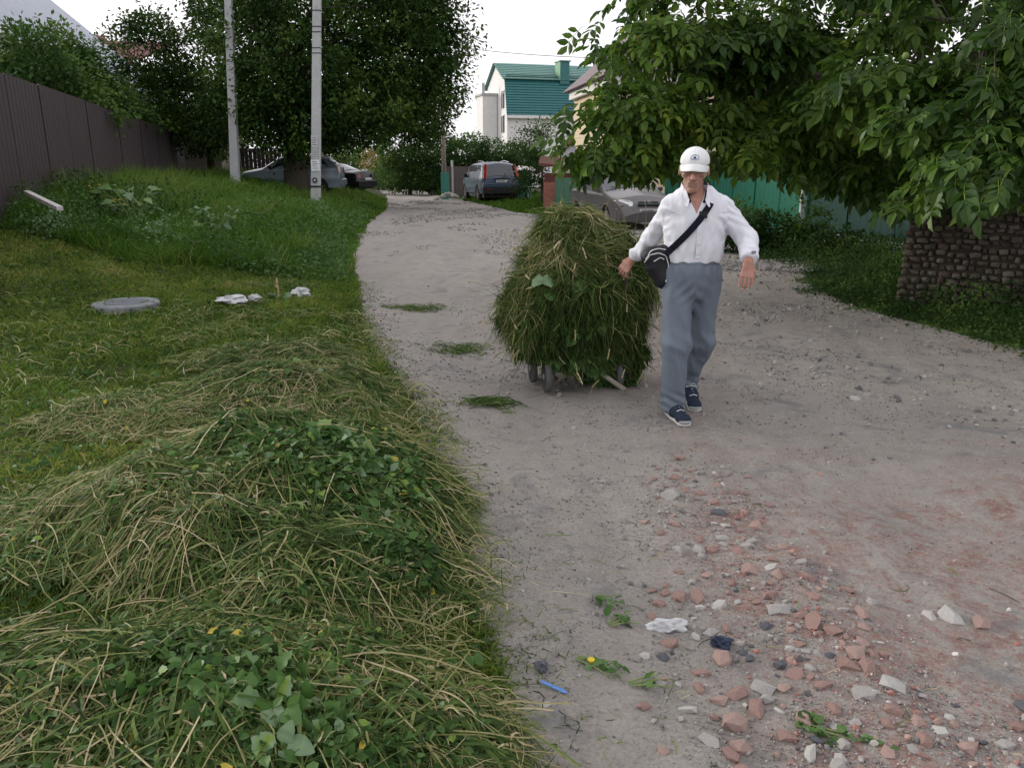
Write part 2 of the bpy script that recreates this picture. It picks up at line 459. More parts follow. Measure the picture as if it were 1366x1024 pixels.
# a field of smaller pieces
nr = 0
while nr < 256:
    x = rr.uniform(.1, 2.2); y = 1.7 + 2.5 * rr.random() ** 1.1
    if rr.random() > rub(x, y) * (0.4 + .6 * (fbm2(x * 2.5, y * 2.5, 2, 77) > -.1)): continue
    if any((x - c[0]) ** 2 + (y - c[1]) ** 2 < (.45 * c[2] + .015) ** 2 for c in cand): continue
    w = rr.choice([.020, .024, .028, .033, .038, .045, .055, .07]) * rr.uniform(.8, 1.15)
    redz = .55 + .25 * fbm2(x * 1.5, y * 1.5, 2, 55)
    mi = (0 if rr.random() < .6 else 1) if rr.random() < redz else rr.choice([2, 2, 2, 3, 2, 2, 3, 4])
    rock(x, y, w, w * rr.uniform(.55, .95), w * rr.uniform(.3, .6), mi, sink=.28); nr += 1
# gravel too small to pick apart
m_grav = leafmat('gravel_mix', [(0, (.10, .10, .105)), (.3, (.24, .225, .215)), (.62, (.36, .34, .32)), (.66, (.30, .14, .11)), (.85, (.36, .2, .17)), (.93, (.5, .48, .45))], .95, 0, .1)
n = 16000
x = RNG.uniform(-.2, 5, n); y = 1.5 + 13 * RNG.random(n) ** 2.0
dens = np.maximum(rub(x, y), .10 + .5 * (fbm2(x * .8, y * .8, 3, 21) > .12) * (x > .3)) * (road_in(x, y) > .05)
k = RNG.random(n) < dens; x, y = x[k], y[k]
s = (.005 + .020 * RNG.random(len(x)) ** 2.8) * np.clip(y / 3, 1, 2.2)
TV, TF = ROCKS[0]
R = frames(RNG.normal(size=(len(x), 3)), RNG.normal(size=(len(x), 3)))
V, F, T = scatter(TV, TF, np.stack([x, y, Hr(x, y) + s * .1], -1), R, s[:, None] * RNG.uniform(.6, 1.2, (len(x), 3)), np.clip(RNG.random(len(x)) * (0.62 + .35 * sst((x - .6) / .5) * (y < 4.5)), 0, 1))
o = link('gravel', npmesh('gravel', V, F, m_grav, T), road); tag(o, kind='stuff')
OV = np.array([(.5, 0, 0), (-.45, .1, 0), (.05, .42, .05), (0, -.4, -.05), (.05, 0, .34), (0, .05, -.34)]); OF = np.array([(0, 2, 4), (2, 1, 4), (1, 3, 4), (3, 0, 4), (2, 0, 5), (1, 2, 5), (3, 1, 5), (0, 3, 5)])
n = 150000
x = RNG.uniform(-.1, 4.6, n); y = 1.5 + 8 * RNG.random(n) ** 1.7
dens = np.clip(rub(x, y) * 1.2, 0, 1) * (.35 + .65 * (fbm2(x * 5, y * 5, 3, 23) > -.1)) + .05 + .25 * (fbm2(x * 1.6, y * 1.6, 4, 22) > .15)
k = (RNG.random(n) < dens) & (road_in(x, y) > .03); x, y = x[k], y[k]; n = len(x)
s = (.004 + .009 * RNG.random(n) ** 2) * np.clip(y / 3, 1, 2)
R = frames(RNG.normal(size=(n, 3)), RNG.normal(size=(n, 3)))
V, F, T = scatter(OV, OF, np.stack([x, y, Hr(x, y) + s * .15], -1), R, s[:, None] * RNG.uniform(.6, 1.3, (n, 3)), np.clip(RNG.random(n) * (0.63 + .3 * sst((x - .6) / .5) * (y < 4.5)), 0, 1))
o = link('grit', npmesh('grit', V, F, m_grav, T), road); tag(o, kind='stuff')
n = 9000
y = 1.5 + 9 * RNG.random(n) ** 1.5; x = XL(y) + .10 + RNG.normal(size=n) * .16; k = fbm2(x * 3, y * 3, 3, 29) > -.15; x, y = x[k], y[k]; n = len(x)
s = (.004 + .014 * RNG.random(n) ** 3) * np.clip(y / 3, 1, 1.8)
m_clod = leafmat('soil_clods', [(0, (.05, .043, .035)), (.5, (.14, .125, .105)), (1, (.28, .26, .235))], .95, 0, .1)
V, F, T = scatter(OV, OF, np.stack([x, y, H(x, y) + .008 + s * .2], -1), frames(RNG.normal(size=(n, 3)), RNG.normal(size=(n, 3))), s[:, None] * RNG.uniform(.6, 1.3, (n, 3)), RNG.random(n))
o = link('soil_clods', npmesh('soil_clods', V, F, m_clod, T), road); tag(o, kind='stuff')
n = 26000
y = 6 + 34 * RNG.random(n) ** 1.3; x = XL(y) + (XR(y) - XL(y)) * RNG.random(n)
k = (fbm2(x * .9, y * .45, 4, 24) > .08) & (road_in(x, y) > .1); x, y = x[k], y[k]; n = len(x); s = (.012 + .03 * RNG.random(n) ** 2) * np.clip(y / 12, .7, 1.8)
V, F, T = scatter(OV, OF, np.stack([x, y, Hr(x, y) + s * .12], -1), frames(RNG.normal(size=(n, 3)), RNG.normal(size=(n, 3))), s[:, None] * RNG.uniform(.6, 1.3, (n, 3)), .62 * RNG.random(n))
o = link('far_grit', npmesh('far_grit', V, F, m_grav, T), road); tag(o, kind='stuff')
# pale gravel strip at the back of the yard
n = 5000
x = RNG.uniform(2.2, 5.0, n); y = 13.2 + (RNG.random(n) - .5) * 1.5 - .15 * (x - 3.5); s = .02 + .04 * RNG.random(n) ** 2
R = frames(RNG.normal(size=(n, 3)), RNG.normal(size=(n, 3)))
V, F, T = scatter(TV, TF, np.stack([x, y, Hr(x, y) + s * .1], -1), R, s, .25 + .35 * RNG.random(n))
o = link('gravel_strip', npmesh('gravel_strip', V, F, m_grav, T), road); tag(o, kind='stuff')
# ------------------------------------------------------------------ buildings, fences, poles
m_white = pmat('white_render', (.74, .73, .71), .9, .06, 3, .2, 80)
m_cream = pmat('cream_render', (.62, .52, .36), .9, .08, 3, .2, 80)
m_teal = pmat('teal_metal', (.025, .15, .155), .45, .12, 4, .1, 30, spec=.5)
m_tealup = pmat('pale_teal_metal', (.11, .25, .22), .5, .12, 4, .1, 30, spec=.5)
m_litgreen = pmat('chimney_lit_green', (.22, .38, .24), .7, .1)
m_glass = pmat('dark_glass', (.03, .035, .045), .08, .1, 2, 0, spec=.7)
m_brown = pmat('brown_metal', (.046, .034, .037), .5, .08, 2, .05, 20, spec=.35)
m_browned = pmat('red_brown_wood', (.12, .045, .035), .8, .2, 8, .3)
m_grey = pmat('grey_roof_metal', (.33, .36, .42), .5, .1, 3, .1)
m_conc = pmat('concrete', (.43, .44, .445), .9, .12, 5, .4, 90)
m_slate = pmat('roof_tile_grey', (.19, .15, .17), .8, .2, 10, .4)
m_redtile = pmat('roof_tile_brown', (.17, .07, .07), .8, .2, 10, .4)
m_wood = pmat('weathered_wood', (.24, .21, .18), .9, .25, 12, .4)
m_paint = pmat('green_paint', (.05, .22, .17), .6, .12, 6, .1)
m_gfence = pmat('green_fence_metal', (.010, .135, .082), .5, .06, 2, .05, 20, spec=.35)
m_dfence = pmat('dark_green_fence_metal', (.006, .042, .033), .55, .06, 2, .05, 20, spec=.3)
m_black = pmat('black_plastic', (.015, .015, .017), .6, .1, 5, 0)

def corrugated(name, p0, p1, z0, z1, mat, parent, pitch=.2, depth=.018, panel=1.15):
    """profiled sheet fence: each sheet is a part of its own"""
    p0 = Vector(p0); p1 = Vector(p1); d = p1 - p0; Lg = d.length; d.normalize(); nn = Vector((-d.y, d.x, 0))
    n = max(1, round(Lg / panel))
    for i in range(n):
        a = Lg * i / n; b = Lg * (i + 1) / n + (.06 if i < n - 1 else 0)
        k = int((b - a) / pitch * 4); V = []; F = []
        for j in range(k + 1):
            s = a + (b - a) * j / k; off = (depth if (j % 4) in (1, 2) else 0) + (.006 if i % 2 else 0)
            q = p0 + d * s + nn * off
            zz0 = z0(s / Lg); zz1 = z1(s / Lg) + .015 * math.sin(i * 5.3)
            for (o_, z) in ((0, zz0), (0, zz1), (.002, zz1), (.002, zz0)):
                V.append(q + nn * o_ + Vector((0, 0, z)))
        for j in range(k):
            for c in range(4):
                F.append((j * 4 + c, j * 4 + (c + 1) % 4, j * 4 + 4 + (c + 1) % 4, j * 4 + 4 + c))
        mb = MB(); mb.add(V, F); mb.build(name, mat, parent)

def part(name, mat, parent, fn, **k):
    mb = MB(); fn(mb); return mb.build(name, mat, parent, **k)

# brown fence on the left bank
fb = empty('brown_metal_fence', (-7.4, 11.5, Hs(-7.4, 11.5)), label='long dark brown profiled metal fence on the left grassy bank', cat='fence')
f0, f1 = Vector((-6.2, 7.5, 0)) - fb.location, Vector((-15.1, 38, 0)) - fb.location
def fz(z): return lambda s: z - fb.location.z
f0.z = f1.z = 0
corrugated('fence_panel', f0, f1, fz(.2), fz(2.98), m_brown, fb, pitch=.2, panel=1.9)
for i in range(9):
    q = f0.lerp(f1, i / 8)
    part('post', m_brown, fb, lambda m: m.box(q.x - .12, q.x - .06, q.y - .03, q.y + .03, fz(.1)(0), fz(2.9)(0)))
# blue box on that fence
pb = at(208, 227, 31.2)
bb = empty('blue_box', pb, math.radians(16), label='small blue letter box fixed to the brown fence', cat='mailbox')
part('box_body', pmat('blue_plastic', (.03, .12, .38), .5), bb, lambda m: m.box(-.02, .17, -.24, .24, -.32, .3), bevel=.02)
part('lid', pmat('blue_plastic_lid', (.04, .15, .43), .5), bb, lambda m: m.prism([(-.03, -.26, .3), (.2, -.26, .24), (.2, -.26, .28), (-.03, -.26, .38)], (0, .52, 0)))
# white board leaning at the fence foot
a, b_ = at(32, 259, 11.9), at(76, 281, 10.6)
wb = MB(); d = (b_ - a); wb.prism([a, a + Vector((.06, .05, 0)), a + Vector((.06, .05, .05)), a + Vector((0, 0, .05))], d)
o = wb.build('wooden_board', pmat('board_white', (.5, .48, .46), .9)); tag(o, 'long pale board lying against the foot of the brown fence', 'board')

# concrete power poles
def pole(bx, by, tx, tz, wb_, wt, label, notices):
    z0 = Hs(bx, by) - .3
    t = empty('power_pole', (bx, by, z0), label=label, cat='power pole', group='concrete power poles on the left verge')
    dx = (tx - bx) / (tz - z0); Ht = 9.5
    mb = MB(); V = []
    for k in range(9):
        z = Ht * k / 8; w = wb_ + (wt - wb_) * k / 8; dd = w * .8
        for (sx, sy) in ((-1, -1), (1, -1), (1, 1), (-1, 1)): V.append((dx * z + sx * w / 2, sy * dd / 2, z))
    F = [(k * 4 + c, k * 4 + (c + 1) % 4, k * 4 + 4 + (c + 1) % 4, k * 4 + 4 + c) for k in range(8) for c in range(4)]
    mb.add(V, F + [(32, 33, 34, 35)]); mb.build('shaft', m_conc, t, bevel=.015)
    return t, dx, z0
pt, dx, z0 = pole(-6.36, 26, -5.89, 6.44, .29, .21, 'concrete power pole with pasted paper notices, in front of the parked hatchback', 3)
m_paper = pmat('paper', (.72, .73, .74), .9, .05); m_oldpaper = pmat('old_paper', (.5, .51, .52), .9, .15, 20)
for (v0, v1, mt, w, ox) in ((181, 197, m_oldpaper, .2, -.02), (198, 212, m_oldpaper, .12, .0), (213, 228, m_paper, .27, .01)):
    za, zb = at(420, v1, 25.86)[2] - z0, at(420, v0, 25.86)[2] - z0; xc = dx * (za + zb) / 2 + ox
    nt_ = part('notice', mt, pt, lambda m: m.box(xc - w / 2, xc + w / 2, -.135, -.131, za, zb))
    for r in range(4):
        zz = zb - (zb - za) * (r + 1) / 5.2
        part('print_line', pmat('ink', (.16, .16, .18), .9, 0, bump=0) if r == 0 and v0 == 181 else bpy.data.materials['ink'], nt_,
             lambda m: m.box(xc - w * .36, xc + w * (.36 if r % 2 else .2), -.1365, -.1345, zz - .011, zz + .011))
zc = at(420, 243, 25.86)[2] - z0
part('painted_number_mark', m_black, pt, lambda m: (m.lathe([(.085, -.147), (.085, -.14)], (dx * zc, 0, zc + .06), 'y', 16)))
part('painted_number_hole', m_conc, pt, lambda m: (m.lathe([(.04, -.149), (.04, -.1475)], (dx * zc, 0, zc + .06), 'y', 12)))
part('band', m_black, pt, lambda m: m.box(dx * zc - .16, dx * zc + .16, -.15, .15, zc - .15, zc - .11))
for zz in (4.4, 4.55, 5.0, 5.15, 5.6):
    part('wire_clamp', m_black, pt, lambda m: m.box(dx * (zz + .6) - .13, dx * (zz + .6) + .13, -.115, .115, zz + .6, zz + .62))
pt2, dx2, z02 = pole(-9.56, 28, -9.22, 6.82, .29, .20, 'plain leaning concrete power pole at the left beside the big tree', 0)
zz = at(308, 37, 27.9)[2] - z02
part('band', m_white, pt2, lambda m: m.box(dx2 * zz - .14, dx2 * zz + .14, -.13, .13, zz, zz + .04))
# wires
def wire(name, a, b_, sag, label, r=.012):
    pts = [a.lerp(b_, k / 16) - Vector((0, 0, sag * 4 * (k / 16) * (1 - k / 16))) for k in range(17)]
    o = MB().tube(pts, r, 5).build(name, m_black); return tag(o, label, 'wire')
wire('power_wire', at(560, 55, 70), at(900, 78, 50), .4, 'thin power wire crossing the sky above the green roof', .022)
wire('service_wire', Vector((-5.9, 25.9, 6.2)), Vector((4.5, 48, 12.5)), .5, 'wire running up from the pole with notices over the trees', .014)

# green roofed house
gh = empty('green_roofed_house', (-.35, 60, 0), math.atan2(.28, .96), label='white house with tall teal green mansard roof and chimney', cat='house')
Lh, Wd = 13.0, 6.0
part('wall', m_white, gh, lambda m: (m.box(0, Lh, 0, Wd, -.5, 5.0), m.prism([(0, 0.05, 5.0), (0, Wd - .05, 5.0), (0, Wd - .5, 7.5), (0, Wd / 2, 8.85), (0, .5, 7.5)], (.25, 0, 0))))
part('cornice', m_white, gh, lambda m: m.box(-.12, Lh + .1, -.3, -.01, 4.95, 5.15))
def shingled(name, a, b_, c, d, rows, mat, parent, th=.05):
    """roof plane a-b (bottom edge) d-c (top edge) in overlapping courses, each course a part"""
    a, b_, c, d = map(Vector, (a, b_, c, d)); nn = (b_ - a).cross(d - a).normalized()
    for i in range(rows):
        t0, t1 = i / rows, (i + 1.12) / rows if i < rows - 1 else 1
        A, B, C, D = a.lerp(d, t0), b_.lerp(c, t0), b_.lerp(c, t1), a.lerp(d, t1)
        m = MB(); m.add([A + nn * th, B + nn * th, C, D, A, B], [(0, 1, 2, 3), (0, 4, 5, 1), (0, 3, 4), (1, 5, 2)])
        m.build(name, mat, parent)
lower = part('lower_roof', m_teal, gh, lambda m: m.add([(-.1, -.22, 5.16), (Lh, -.22, 5.16), (Lh, .4, 7.66), (-.1, .4, 7.66)], [(0, 1, 2, 3)]))
shingled('roof_course', (-.1, -.24, 5.16), (Lh, -.24, 5.16), (Lh, .38, 7.66), (-.1, .38, 7.66), 14, m_teal, lower, .06)
upper = part('upper_roof', m_tealup, gh, lambda m: m.add([(-.25, .2, 7.62), (Lh, .2, 7.62), (Lh, Wd / 2, 9.0), (-.25, Wd / 2, 9.0), (Lh, Wd, 7.3), (-.25, Wd, 7.3)], [(0, 1, 2, 3), (3, 2, 4, 5)]))
shingled('roof_course', (-.25, .17, 7.65), (Lh, .17, 7.65), (Lh, Wd / 2, 9.03), (-.25, Wd / 2, 9.03), 9, m_tealup, upper, .04)
part('snow_guard', m_black, gh, lambda m: [m.tube([(0, .35, 7.85 + z), (Lh, .35, 7.85 + z)], .02, 5) for z in (0, .1)])
ch = part('chimney', m_teal, gh, lambda m: (m.box(4.1, 4.8, .2, 1.3, 7.4, 8.95)))
part('chimney_lit_side', m_litgreen, ch, lambda m: m.box(4.07, 4.098, .2, 1.3, 7.6, 8.95))  # paler sheet on the left face, sunlight painted into its green
part('chimney_cap', m_tealup, ch, lambda m: m.box(4.0, 4.9, .1, 1.4, 8.95, 9.02))
tw = part('stair_tower', m_white, gh, lambda m: m.box(-1.15, -.05, 2.6, 4.6, 0, 6.7))
part('tower_roof', m_conc, tw, lambda m: m.box(-1.25, .0, 2.5, 4.7, 6.7, 6.85))
part('tower_pipe', m_conc, tw, lambda m: m.tube([(-1.0, 3.0, 6.8), (-1.0, 3.0, 7.6)], .12, 8))
for (x, z) in ((-.02, 5.2), (-.02, 6.9)):
    w = part('window', m_glass, gh, lambda m: m.box(-.03, -.004, .7, 1.5, z - 1.2, z)); part('window_frame', m_white, w, lambda m: (m.box(-.05, -.032, .62, 1.58, z - .02, z + .06), m.box(-.05, -.032, 1.07, 1.13, z - 1.2, z - .02)))
part('arched_window', m_white, gh, lambda m: m.lathe([(.5, -.08), (.5, -.03)], (5.0, 0, 4.3), 'y', 20))

# cream house behind the walnut
chh = empty('cream_house', (3.95, 33, 0), math.radians(8), label='cream house with grey tiled roof behind the walnut branches', cat='house')
part('wall', m_cream, chh, lambda m: m.box(0, 9, 0, 7, -.3, 4.9))
part('cornice', m_white, chh, lambda m: (m.box(-.25, 9.2, -.3, -.005, 4.65, 4.8), m.box(-.35, 9.3, -.4, -.005, 4.81, 5.0), m.box(-.25, -.005, -.3, 7, 4.65, 5.0)))
rf = part('roof', m_slate, chh, lambda m: m.add([(-.5, -.55, 5.0), (9.5, -.55, 5.0), (8, 3.5, 7.6), (2.2, 3.5, 7.6), (-.5, 7.5, 5.0), (9.5, 7.5, 5)], [(0, 1, 2, 3), (0, 3, 4), (4, 3, 2, 5), (1, 5, 2), (0, 4, 5, 1)]))
shingled('tile_course', (-.5, -.58, 5.03), (9.5, -.58, 5.03), (8, 3.47, 7.65), (2.2, 3.47, 7.65), 14, m_slate, rf, .06)
for x in (2.0, 5.2):
    w = part('window', m_glass, chh, lambda m: m.box(x, x + 1.2, -.03, -.004, 2.2, 3.8)); part('window_frame', m_white, w, lambda m: (m.box(x - .1, x + 1.3, -.05, -.032, 3.8, 3.9), m.box(x + .56, x + .64, -.05, -.032, 2.2, 3.8), m.box(x - .1, x + 1.3, -.06, -.032, 2.1, 2.2)))

# small grey roofed house and the brown shed with green gate
sg = empty('grey_roofed_house', (1.9, 39, 0), math.radians(-6), label='low house with pale grey metal roof and red brown verge', cat='house')
part('wall', m_white, sg, lambda m: m.box(.15, 7, .2, 5, -.2, 2.05))
part('roof', m_grey, sg, lambda m: m.prism([(0, 0, 1.95), (2.2, 2.5, 3.6), (7.4, 2.5, 3.6), (7.4, 0, 1.95)], (0, 0, .07)))
part('verge_board', m_browned, sg, lambda m: m.prism([(-.15, 0, 1.98), (1.9, 2.5, 3.75), (2.25, 2.5, 3.75), (.22, 0, 2.06)], (0, 0, .1)))
part('gutter', m_black, sg, lambda m: m.tube([(-.1, -.06, 1.95), (7.4, -.06, 1.98)], .05, 6))
for x in (.9, 3.0):
    part('window', m_glass, sg, lambda m: m.box(x, x + .8, .17, .196, .8, 1.6))
sd = empty('brown_shed', (1.15, 29, 0), math.radians(-3), label='low red brown shed with sloping roof behind the green gate', cat='shed')
part('wall', m_browned, sd, lambda m: m.box(0, 3, .1, 2.5, -.1, 1.35))
part('roof', m_browned, sd, lambda m: m.prism([(-.2, -.15, 1.62), (3.2, -.15, 1.32), (3.2, 2.6, 1.7), (-.2, 2.6, 1.9)], (0, 0, .09)))
part('door', pmat('faded_red_paint', (.30, .12, .09), .85, .25, 8, .3), sd, lambda m: m.box(-.02, .42, .06, .096, -.05, 1.05))
m_ggate = pmat('grey_green_metal', (.075, .17, .115), .6, .1)
gg = empty('green_gate', (1.55, 28.4, 0), math.radians(-4), label='dull green sheet metal gate beside the red brown shed', cat='gate')
corrugated('gate_sheet', (0, 0, 0), (3.1, 0, 0), lambda s: .0, lambda s: 1.22, m_ggate, gg, pitch=.12, panel=1.45)
for x in (-.05, 1.4, 2.9): part('post', m_ggate, gg, lambda m: m.box(x, x + .06, .03, .09, -.1, 1.25))
# pale green yard fence right of the blue car
yg = empty('pale_green_fence', (-.05, 36.5, 0), math.radians(2), label='pale green board fence with teal post right of the blue off-roader', cat='fence')
m_pg = pmat('pale_green_paint', (.18, .32, .23), .8, .15, 6)
for i in range(5):
    part('board', m_pg, yg, lambda m: m.box(.12 + i * .17, .27 + i * .17, 0, .03, .05, 1.25 + .03 * (i % 2)))
part('post', m_paint, yg, lambda m: m.box(.42, .62, -.12, -.02, 0, 1.5))
part('post', m_pg, yg, lambda m: m.box(.70, .86, -.12, -.02, 0, 1.45))
aw = empty('canopy', (.5, 36.1, 1.35), label='small white sheet canopy over the pale green fence', cat='canopy')
part('sheet', m_white, aw, lambda m: m.prism([(-.45, -.3, 0), (.0, -.3, .12), (.55, -.3, .05), (.55, .5, .2), (-.2, .5, .25)], (0, 0, .03)))
part('bracket', m_paint, aw, lambda m: m.box(-.02, .03, -.0, .4, -.2, .03))
# grey fence behind the blue car
gf = empty('grey_board_fence', (-3.2, 41.5, 0), math.radians(20), label='grey brown board fence behind the blue off-roader', cat='fence')
m_gb = pmat('grey_boards', (.12, .10, .10), .9, .2, 8)
for i in range(14): part('board', m_gb, gf, lambda m: m.box(i * .2 - .4, i * .2 - .22, 0, .025, 0, 1.6))
part('post', m_conc, gf, lambda m: m.box(.1, .2, -.1, 0, 0, 1.9))
# utility pole with green foot
up = empty('utility_pole', (-3.35, 40.5, 0), label='old wooden utility pole with green painted foot by the far road', cat='utility pole')
part('shaft', m_wood, up, lambda m: m.tube([(0, 0, 0), (-.05, 0, 5)], [.12, .09], 10), smooth=True)
part('green_foot', m_paint, up, lambda m: m.tube([(0, -.02, 0), (0, -.02, 1.3)], [.22, .22], 6))
rubb = MB(); r2 = random.Random(5)
rh = empty('rubble_heap', (-3.1, 39.6, 0), label='heap of pale rubble at the foot of the utility pole', cat='rubble heap')
for i in range(26):
    x, y = r2.gauss(0, .45), r2.gauss(0, .3); s = r2.uniform(.12, .3)
    link('stone', rockmesh[(r2.choice([2, 3, 3]), r2.randrange(4))], rh, (x, y, max(.05, .3 - abs(x) * .4)), (r2.random() * 3, r2.random() * 3, 0), (s, s, s * .7))

# houses behind the brown fence
A_, B_ = at(-140, -85, 30), at(112, 115, 30)
h1 = empty('grey_roofed_house', (A_.x, 30, 0), label='pale house with grey roof at the far left above the fence', cat='house')
dxr, za, zb = B_.x - A_.x, A_.z, B_.z
part('wall', pmat('pale_green_render', (.40, .42, .33), .9), h1, lambda m: m.prism([(-3, 0, 0), (dxr - 1.2, 0, 0), (dxr - 1.2, 0, zb + (za - zb) * 1.2 / dxr - .25), (0, 0, za - .25), (-3, 0, za - .25)], (0, 8, 0)))
part('roof', m_grey, h1, lambda m: m.prism([(0, -.6, za), (dxr, -.6, zb), (dxr, -.6, zb - .22), (0, -.6, za - .22)], (0, 9, 0)))
part('gable_board', m_white, h1, lambda m: m.prism([(0, -.64, za - .02), (dxr, -.64, zb - .02), (dxr, -.64, zb - .26), (0, -.64, za - .26)], (0, .035, 0)))
w = part('window', m_glass, h1, lambda m: m.box(dxr - 4.4, dxr - 3.2, -.03, -.004, 3.6, 4.8)); part('window_frame', m_white, w, lambda m: m.box(dxr - 4.5, dxr - 3.1, -.05, -.032, 4.8, 4.92))
h2 = empty('red_roofed_house', (-21.5, 40, 0), math.radians(-8), label='white gabled house with dark red roof behind the left trees', cat='house')
part('wall', m_white, h2, lambda m: (m.box(-7, 2.2, 0, 7, 0, 4.2), m.prism([(-7, 0, 4.2), (2.2, 0, 4.2), (-2.4, 0, 8.2)], (0, 6.8, 0))))
part('siding', m_redtile, h2, lambda m: m.box(-.8, 1.4, -.12, -.01, 4.4, 6.4))
part('roof', m_redtile, h2, lambda m: m.prism([(-8, -.6, 3.8), (-2.4, -.6, 8.6), (2.9, -.6, 4.1), (2.9, -.6, 3.85), (-2.4, -.6, 8.3), (-8, -.6, 3.5)], (0, 8, 0)))
part('side_roof', m_redtile, h2, lambda m: m.prism([(-1.6, -.5, 6.6), (4.5, -.5, 6.3), (4.5, 2.5, 7.4), (-1.6, 2.5, 7.6)], (0, 0, .1)))
# tiled shed at the end of the fence
ts = empty('tiled_shed', (-16.1, 38.6, 0), math.radians(-2), label='low shed with corrugated brown roof at the end of the brown fence', cat='shed')
part('wall', m_wood, ts, lambda m: (m.box(0, 2.3, .3, 3, 0, 3.0)))
rf = part('roof', m_slate, ts, lambda m: m.prism([(-1.3, -.2, 3.12), (2.5, -.2, 3.12), (2.5, 3.2, 3.9), (-1.3, 3.2, 3.9)], (0, 0, .05)))
for i in range(12):
    x = -1.25 + i * .32
    part('roof_roll', m_slate, rf, lambda m: m.tube([(x, -.22, 3.18), (x, 3.2, 3.96)], .075, 6))
part('vent_pipe', m_white, ts, lambda m: m.tube([(-.9, .4, 3.1), (-.9, .4, 3.9)], .06, 8))
db = empty('dark_board_fence', (-16.9, 40, 0), math.radians(2), label='dark shaded board fence behind the silver hatchback under the tree', cat='fence')
for i in range(33): part('board', m_brown, db, lambda m: m.box(i * .2, i * .2 + .18, 0, .025, .3, 2.45))
part('post', m_wood, db, lambda m: m.box(2.2, 2.34, -.12, -.01, .3, 2.6))

# green fence on the right of the yard
gfn = empty('green_metal_fence', (5.6, 20, 0), label='bright and dark green profiled metal fence under the walnut tree', cat='fence')
A = Vector((4.9, 26, 0)) - gfn.location; B = Vector((6.2, 17, 0)) - gfn.location; C = Vector((7.1, 11, 0)) - gfn.location
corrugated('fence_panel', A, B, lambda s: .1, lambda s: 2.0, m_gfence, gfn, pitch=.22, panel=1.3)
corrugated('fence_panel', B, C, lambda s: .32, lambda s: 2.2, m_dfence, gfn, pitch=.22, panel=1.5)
part('post', m_conc, gfn, lambda m: m.box(B.x - .14, B.x - .06, B.y - .1, B.y, 0, 2.2))
part('foundation', m_conc, gfn, lambda m: m.prism([(B.x + .02, B.y, -.1), (C.x + .02, C.y, -.1), (C.x + .3, C.y, -.1), (B.x + .3, B.y, -.1)], (0, 0, .4)))

# stacked stone wall on the right
m_blk = [pmat('block_%d' % i, c, .95, .25, 14, .6, 60, spec=.1) for i, c in enumerate([(.12, .105, .085), (.095, .082, .066), (.155, .135, .11), (.11, .085, .068)])]  # stone colours lowered to carry the shade under the walnut
for i, m in enumerate(m_blk): m.name = ['tan stone', 'brown stone', 'pale stone block', 'red brown stone'][i]
W0 = Vector((4.5, 9.15, 0)); wd = Vector((.80, -.60, 0))
sw = empty('stone_wall', W0, math.atan2(wd.y, wd.x), label='dry wall of stacked broken stones and bricks under the walnut tree', cat='stone wall')
part('core', pmat('wall_core', (.06, .052, .04), .95), sw, lambda m: m.box(.04, 5, .035, .5, -.1, 1.28))
bm_ = {}
for i in range(4):
    for k in range(3):
        V, F = rock_tpl(40 + i * 3 + k, .1); V = np.sign(V) * np.abs(V * 2) ** .75 / 2
        bm_[(i, k)] = npmesh('brick', V, F, m_blk[i])
r3 = random.Random(9); cnt = 0; restV = []; restF = []; ro = 0
z = .0
for row in range(16):
    h = r3.uniform(.062, .088); x = r3.uniform(-.04, .02)
    while x < 4.6:
        w = r3.uniform(.05, .14); dz = r3.uniform(-.012, .012)
        loc = (x + w / 2, .045 + r3.uniform(-.03, .02), z + h / 2 + dz + .01 * math.sin(x * 4)); rot = (r3.uniform(-.12, .12), r3.uniform(-.18, .18), r3.uniform(-.15, .15)); scl = (w * r3.uniform(.85, 1.1), r3.uniform(.10, .15), h * r3.uniform(.75, 1.1))
        if x < 1.75 and cnt < 298:
            link('brick', bm_[(r3.choice([0, 0, 1, 1, 2, 3]), r3.randrange(3))], sw, loc, rot, scl); cnt += 1
        else:
            from mathutils import Euler
            M = Matrix.LocRotScale(Vector(loc), Euler(rot), Vector(scl)); bmx = bm_[(0, r3.randrange(3))]
            restV += [(M @ v.co)[:] for v in bmx.vertices]; restF += [tuple(i + ro for i in p_.vertices) for p_ in bmx.polygons]; ro = len(restV)
        x += w + .004
    z += h
link('bricks', npmesh('bricks', restV, restF, m_blk[1]), sw)['kind'] = 'stuff'
# ------------------------------------------------------------------ vegetation
L_dark = leafmat('dark_leaves', [(0, (.012, .030, .007)), (.5, (.036, .080, .017)), (1, (.095, .165, .032))], .6, .3, .12)
L_mid = leafmat('green_leaves', [(0, (.018, .045, .010)), (.5, (.045, .10, .022)), (1, (.12, .20, .040))], .6, .35, .12)
L_light = leafmat('light_leaves', [(0, (.04, .09, .015)), (.6, (.11, .19, .035)), (1, (.20, .27, .06))], .6, .4, .12)
L_walnut = leafmat('walnut_leaves', [(0, (.012, .034, .006)), (.4, (.040, .094, .013)), (.75, (.110, .195, .024)), (1, (.26, .33, .040))], .45, .42, .3)
L_yellow = leafmat('yellow_leaves', [(0, (.12, .13, .03)), (.5, (.28, .21, .05)), (1, (.36, .26, .07))], .6, .3)
m_bark = pmat('bark', (.085, .07, .055), .95, .3, 12, .8, 40)
m_barkl = pmat('pale_bark', (.20, .18, .16), .95, .3, 12, .8, 40)

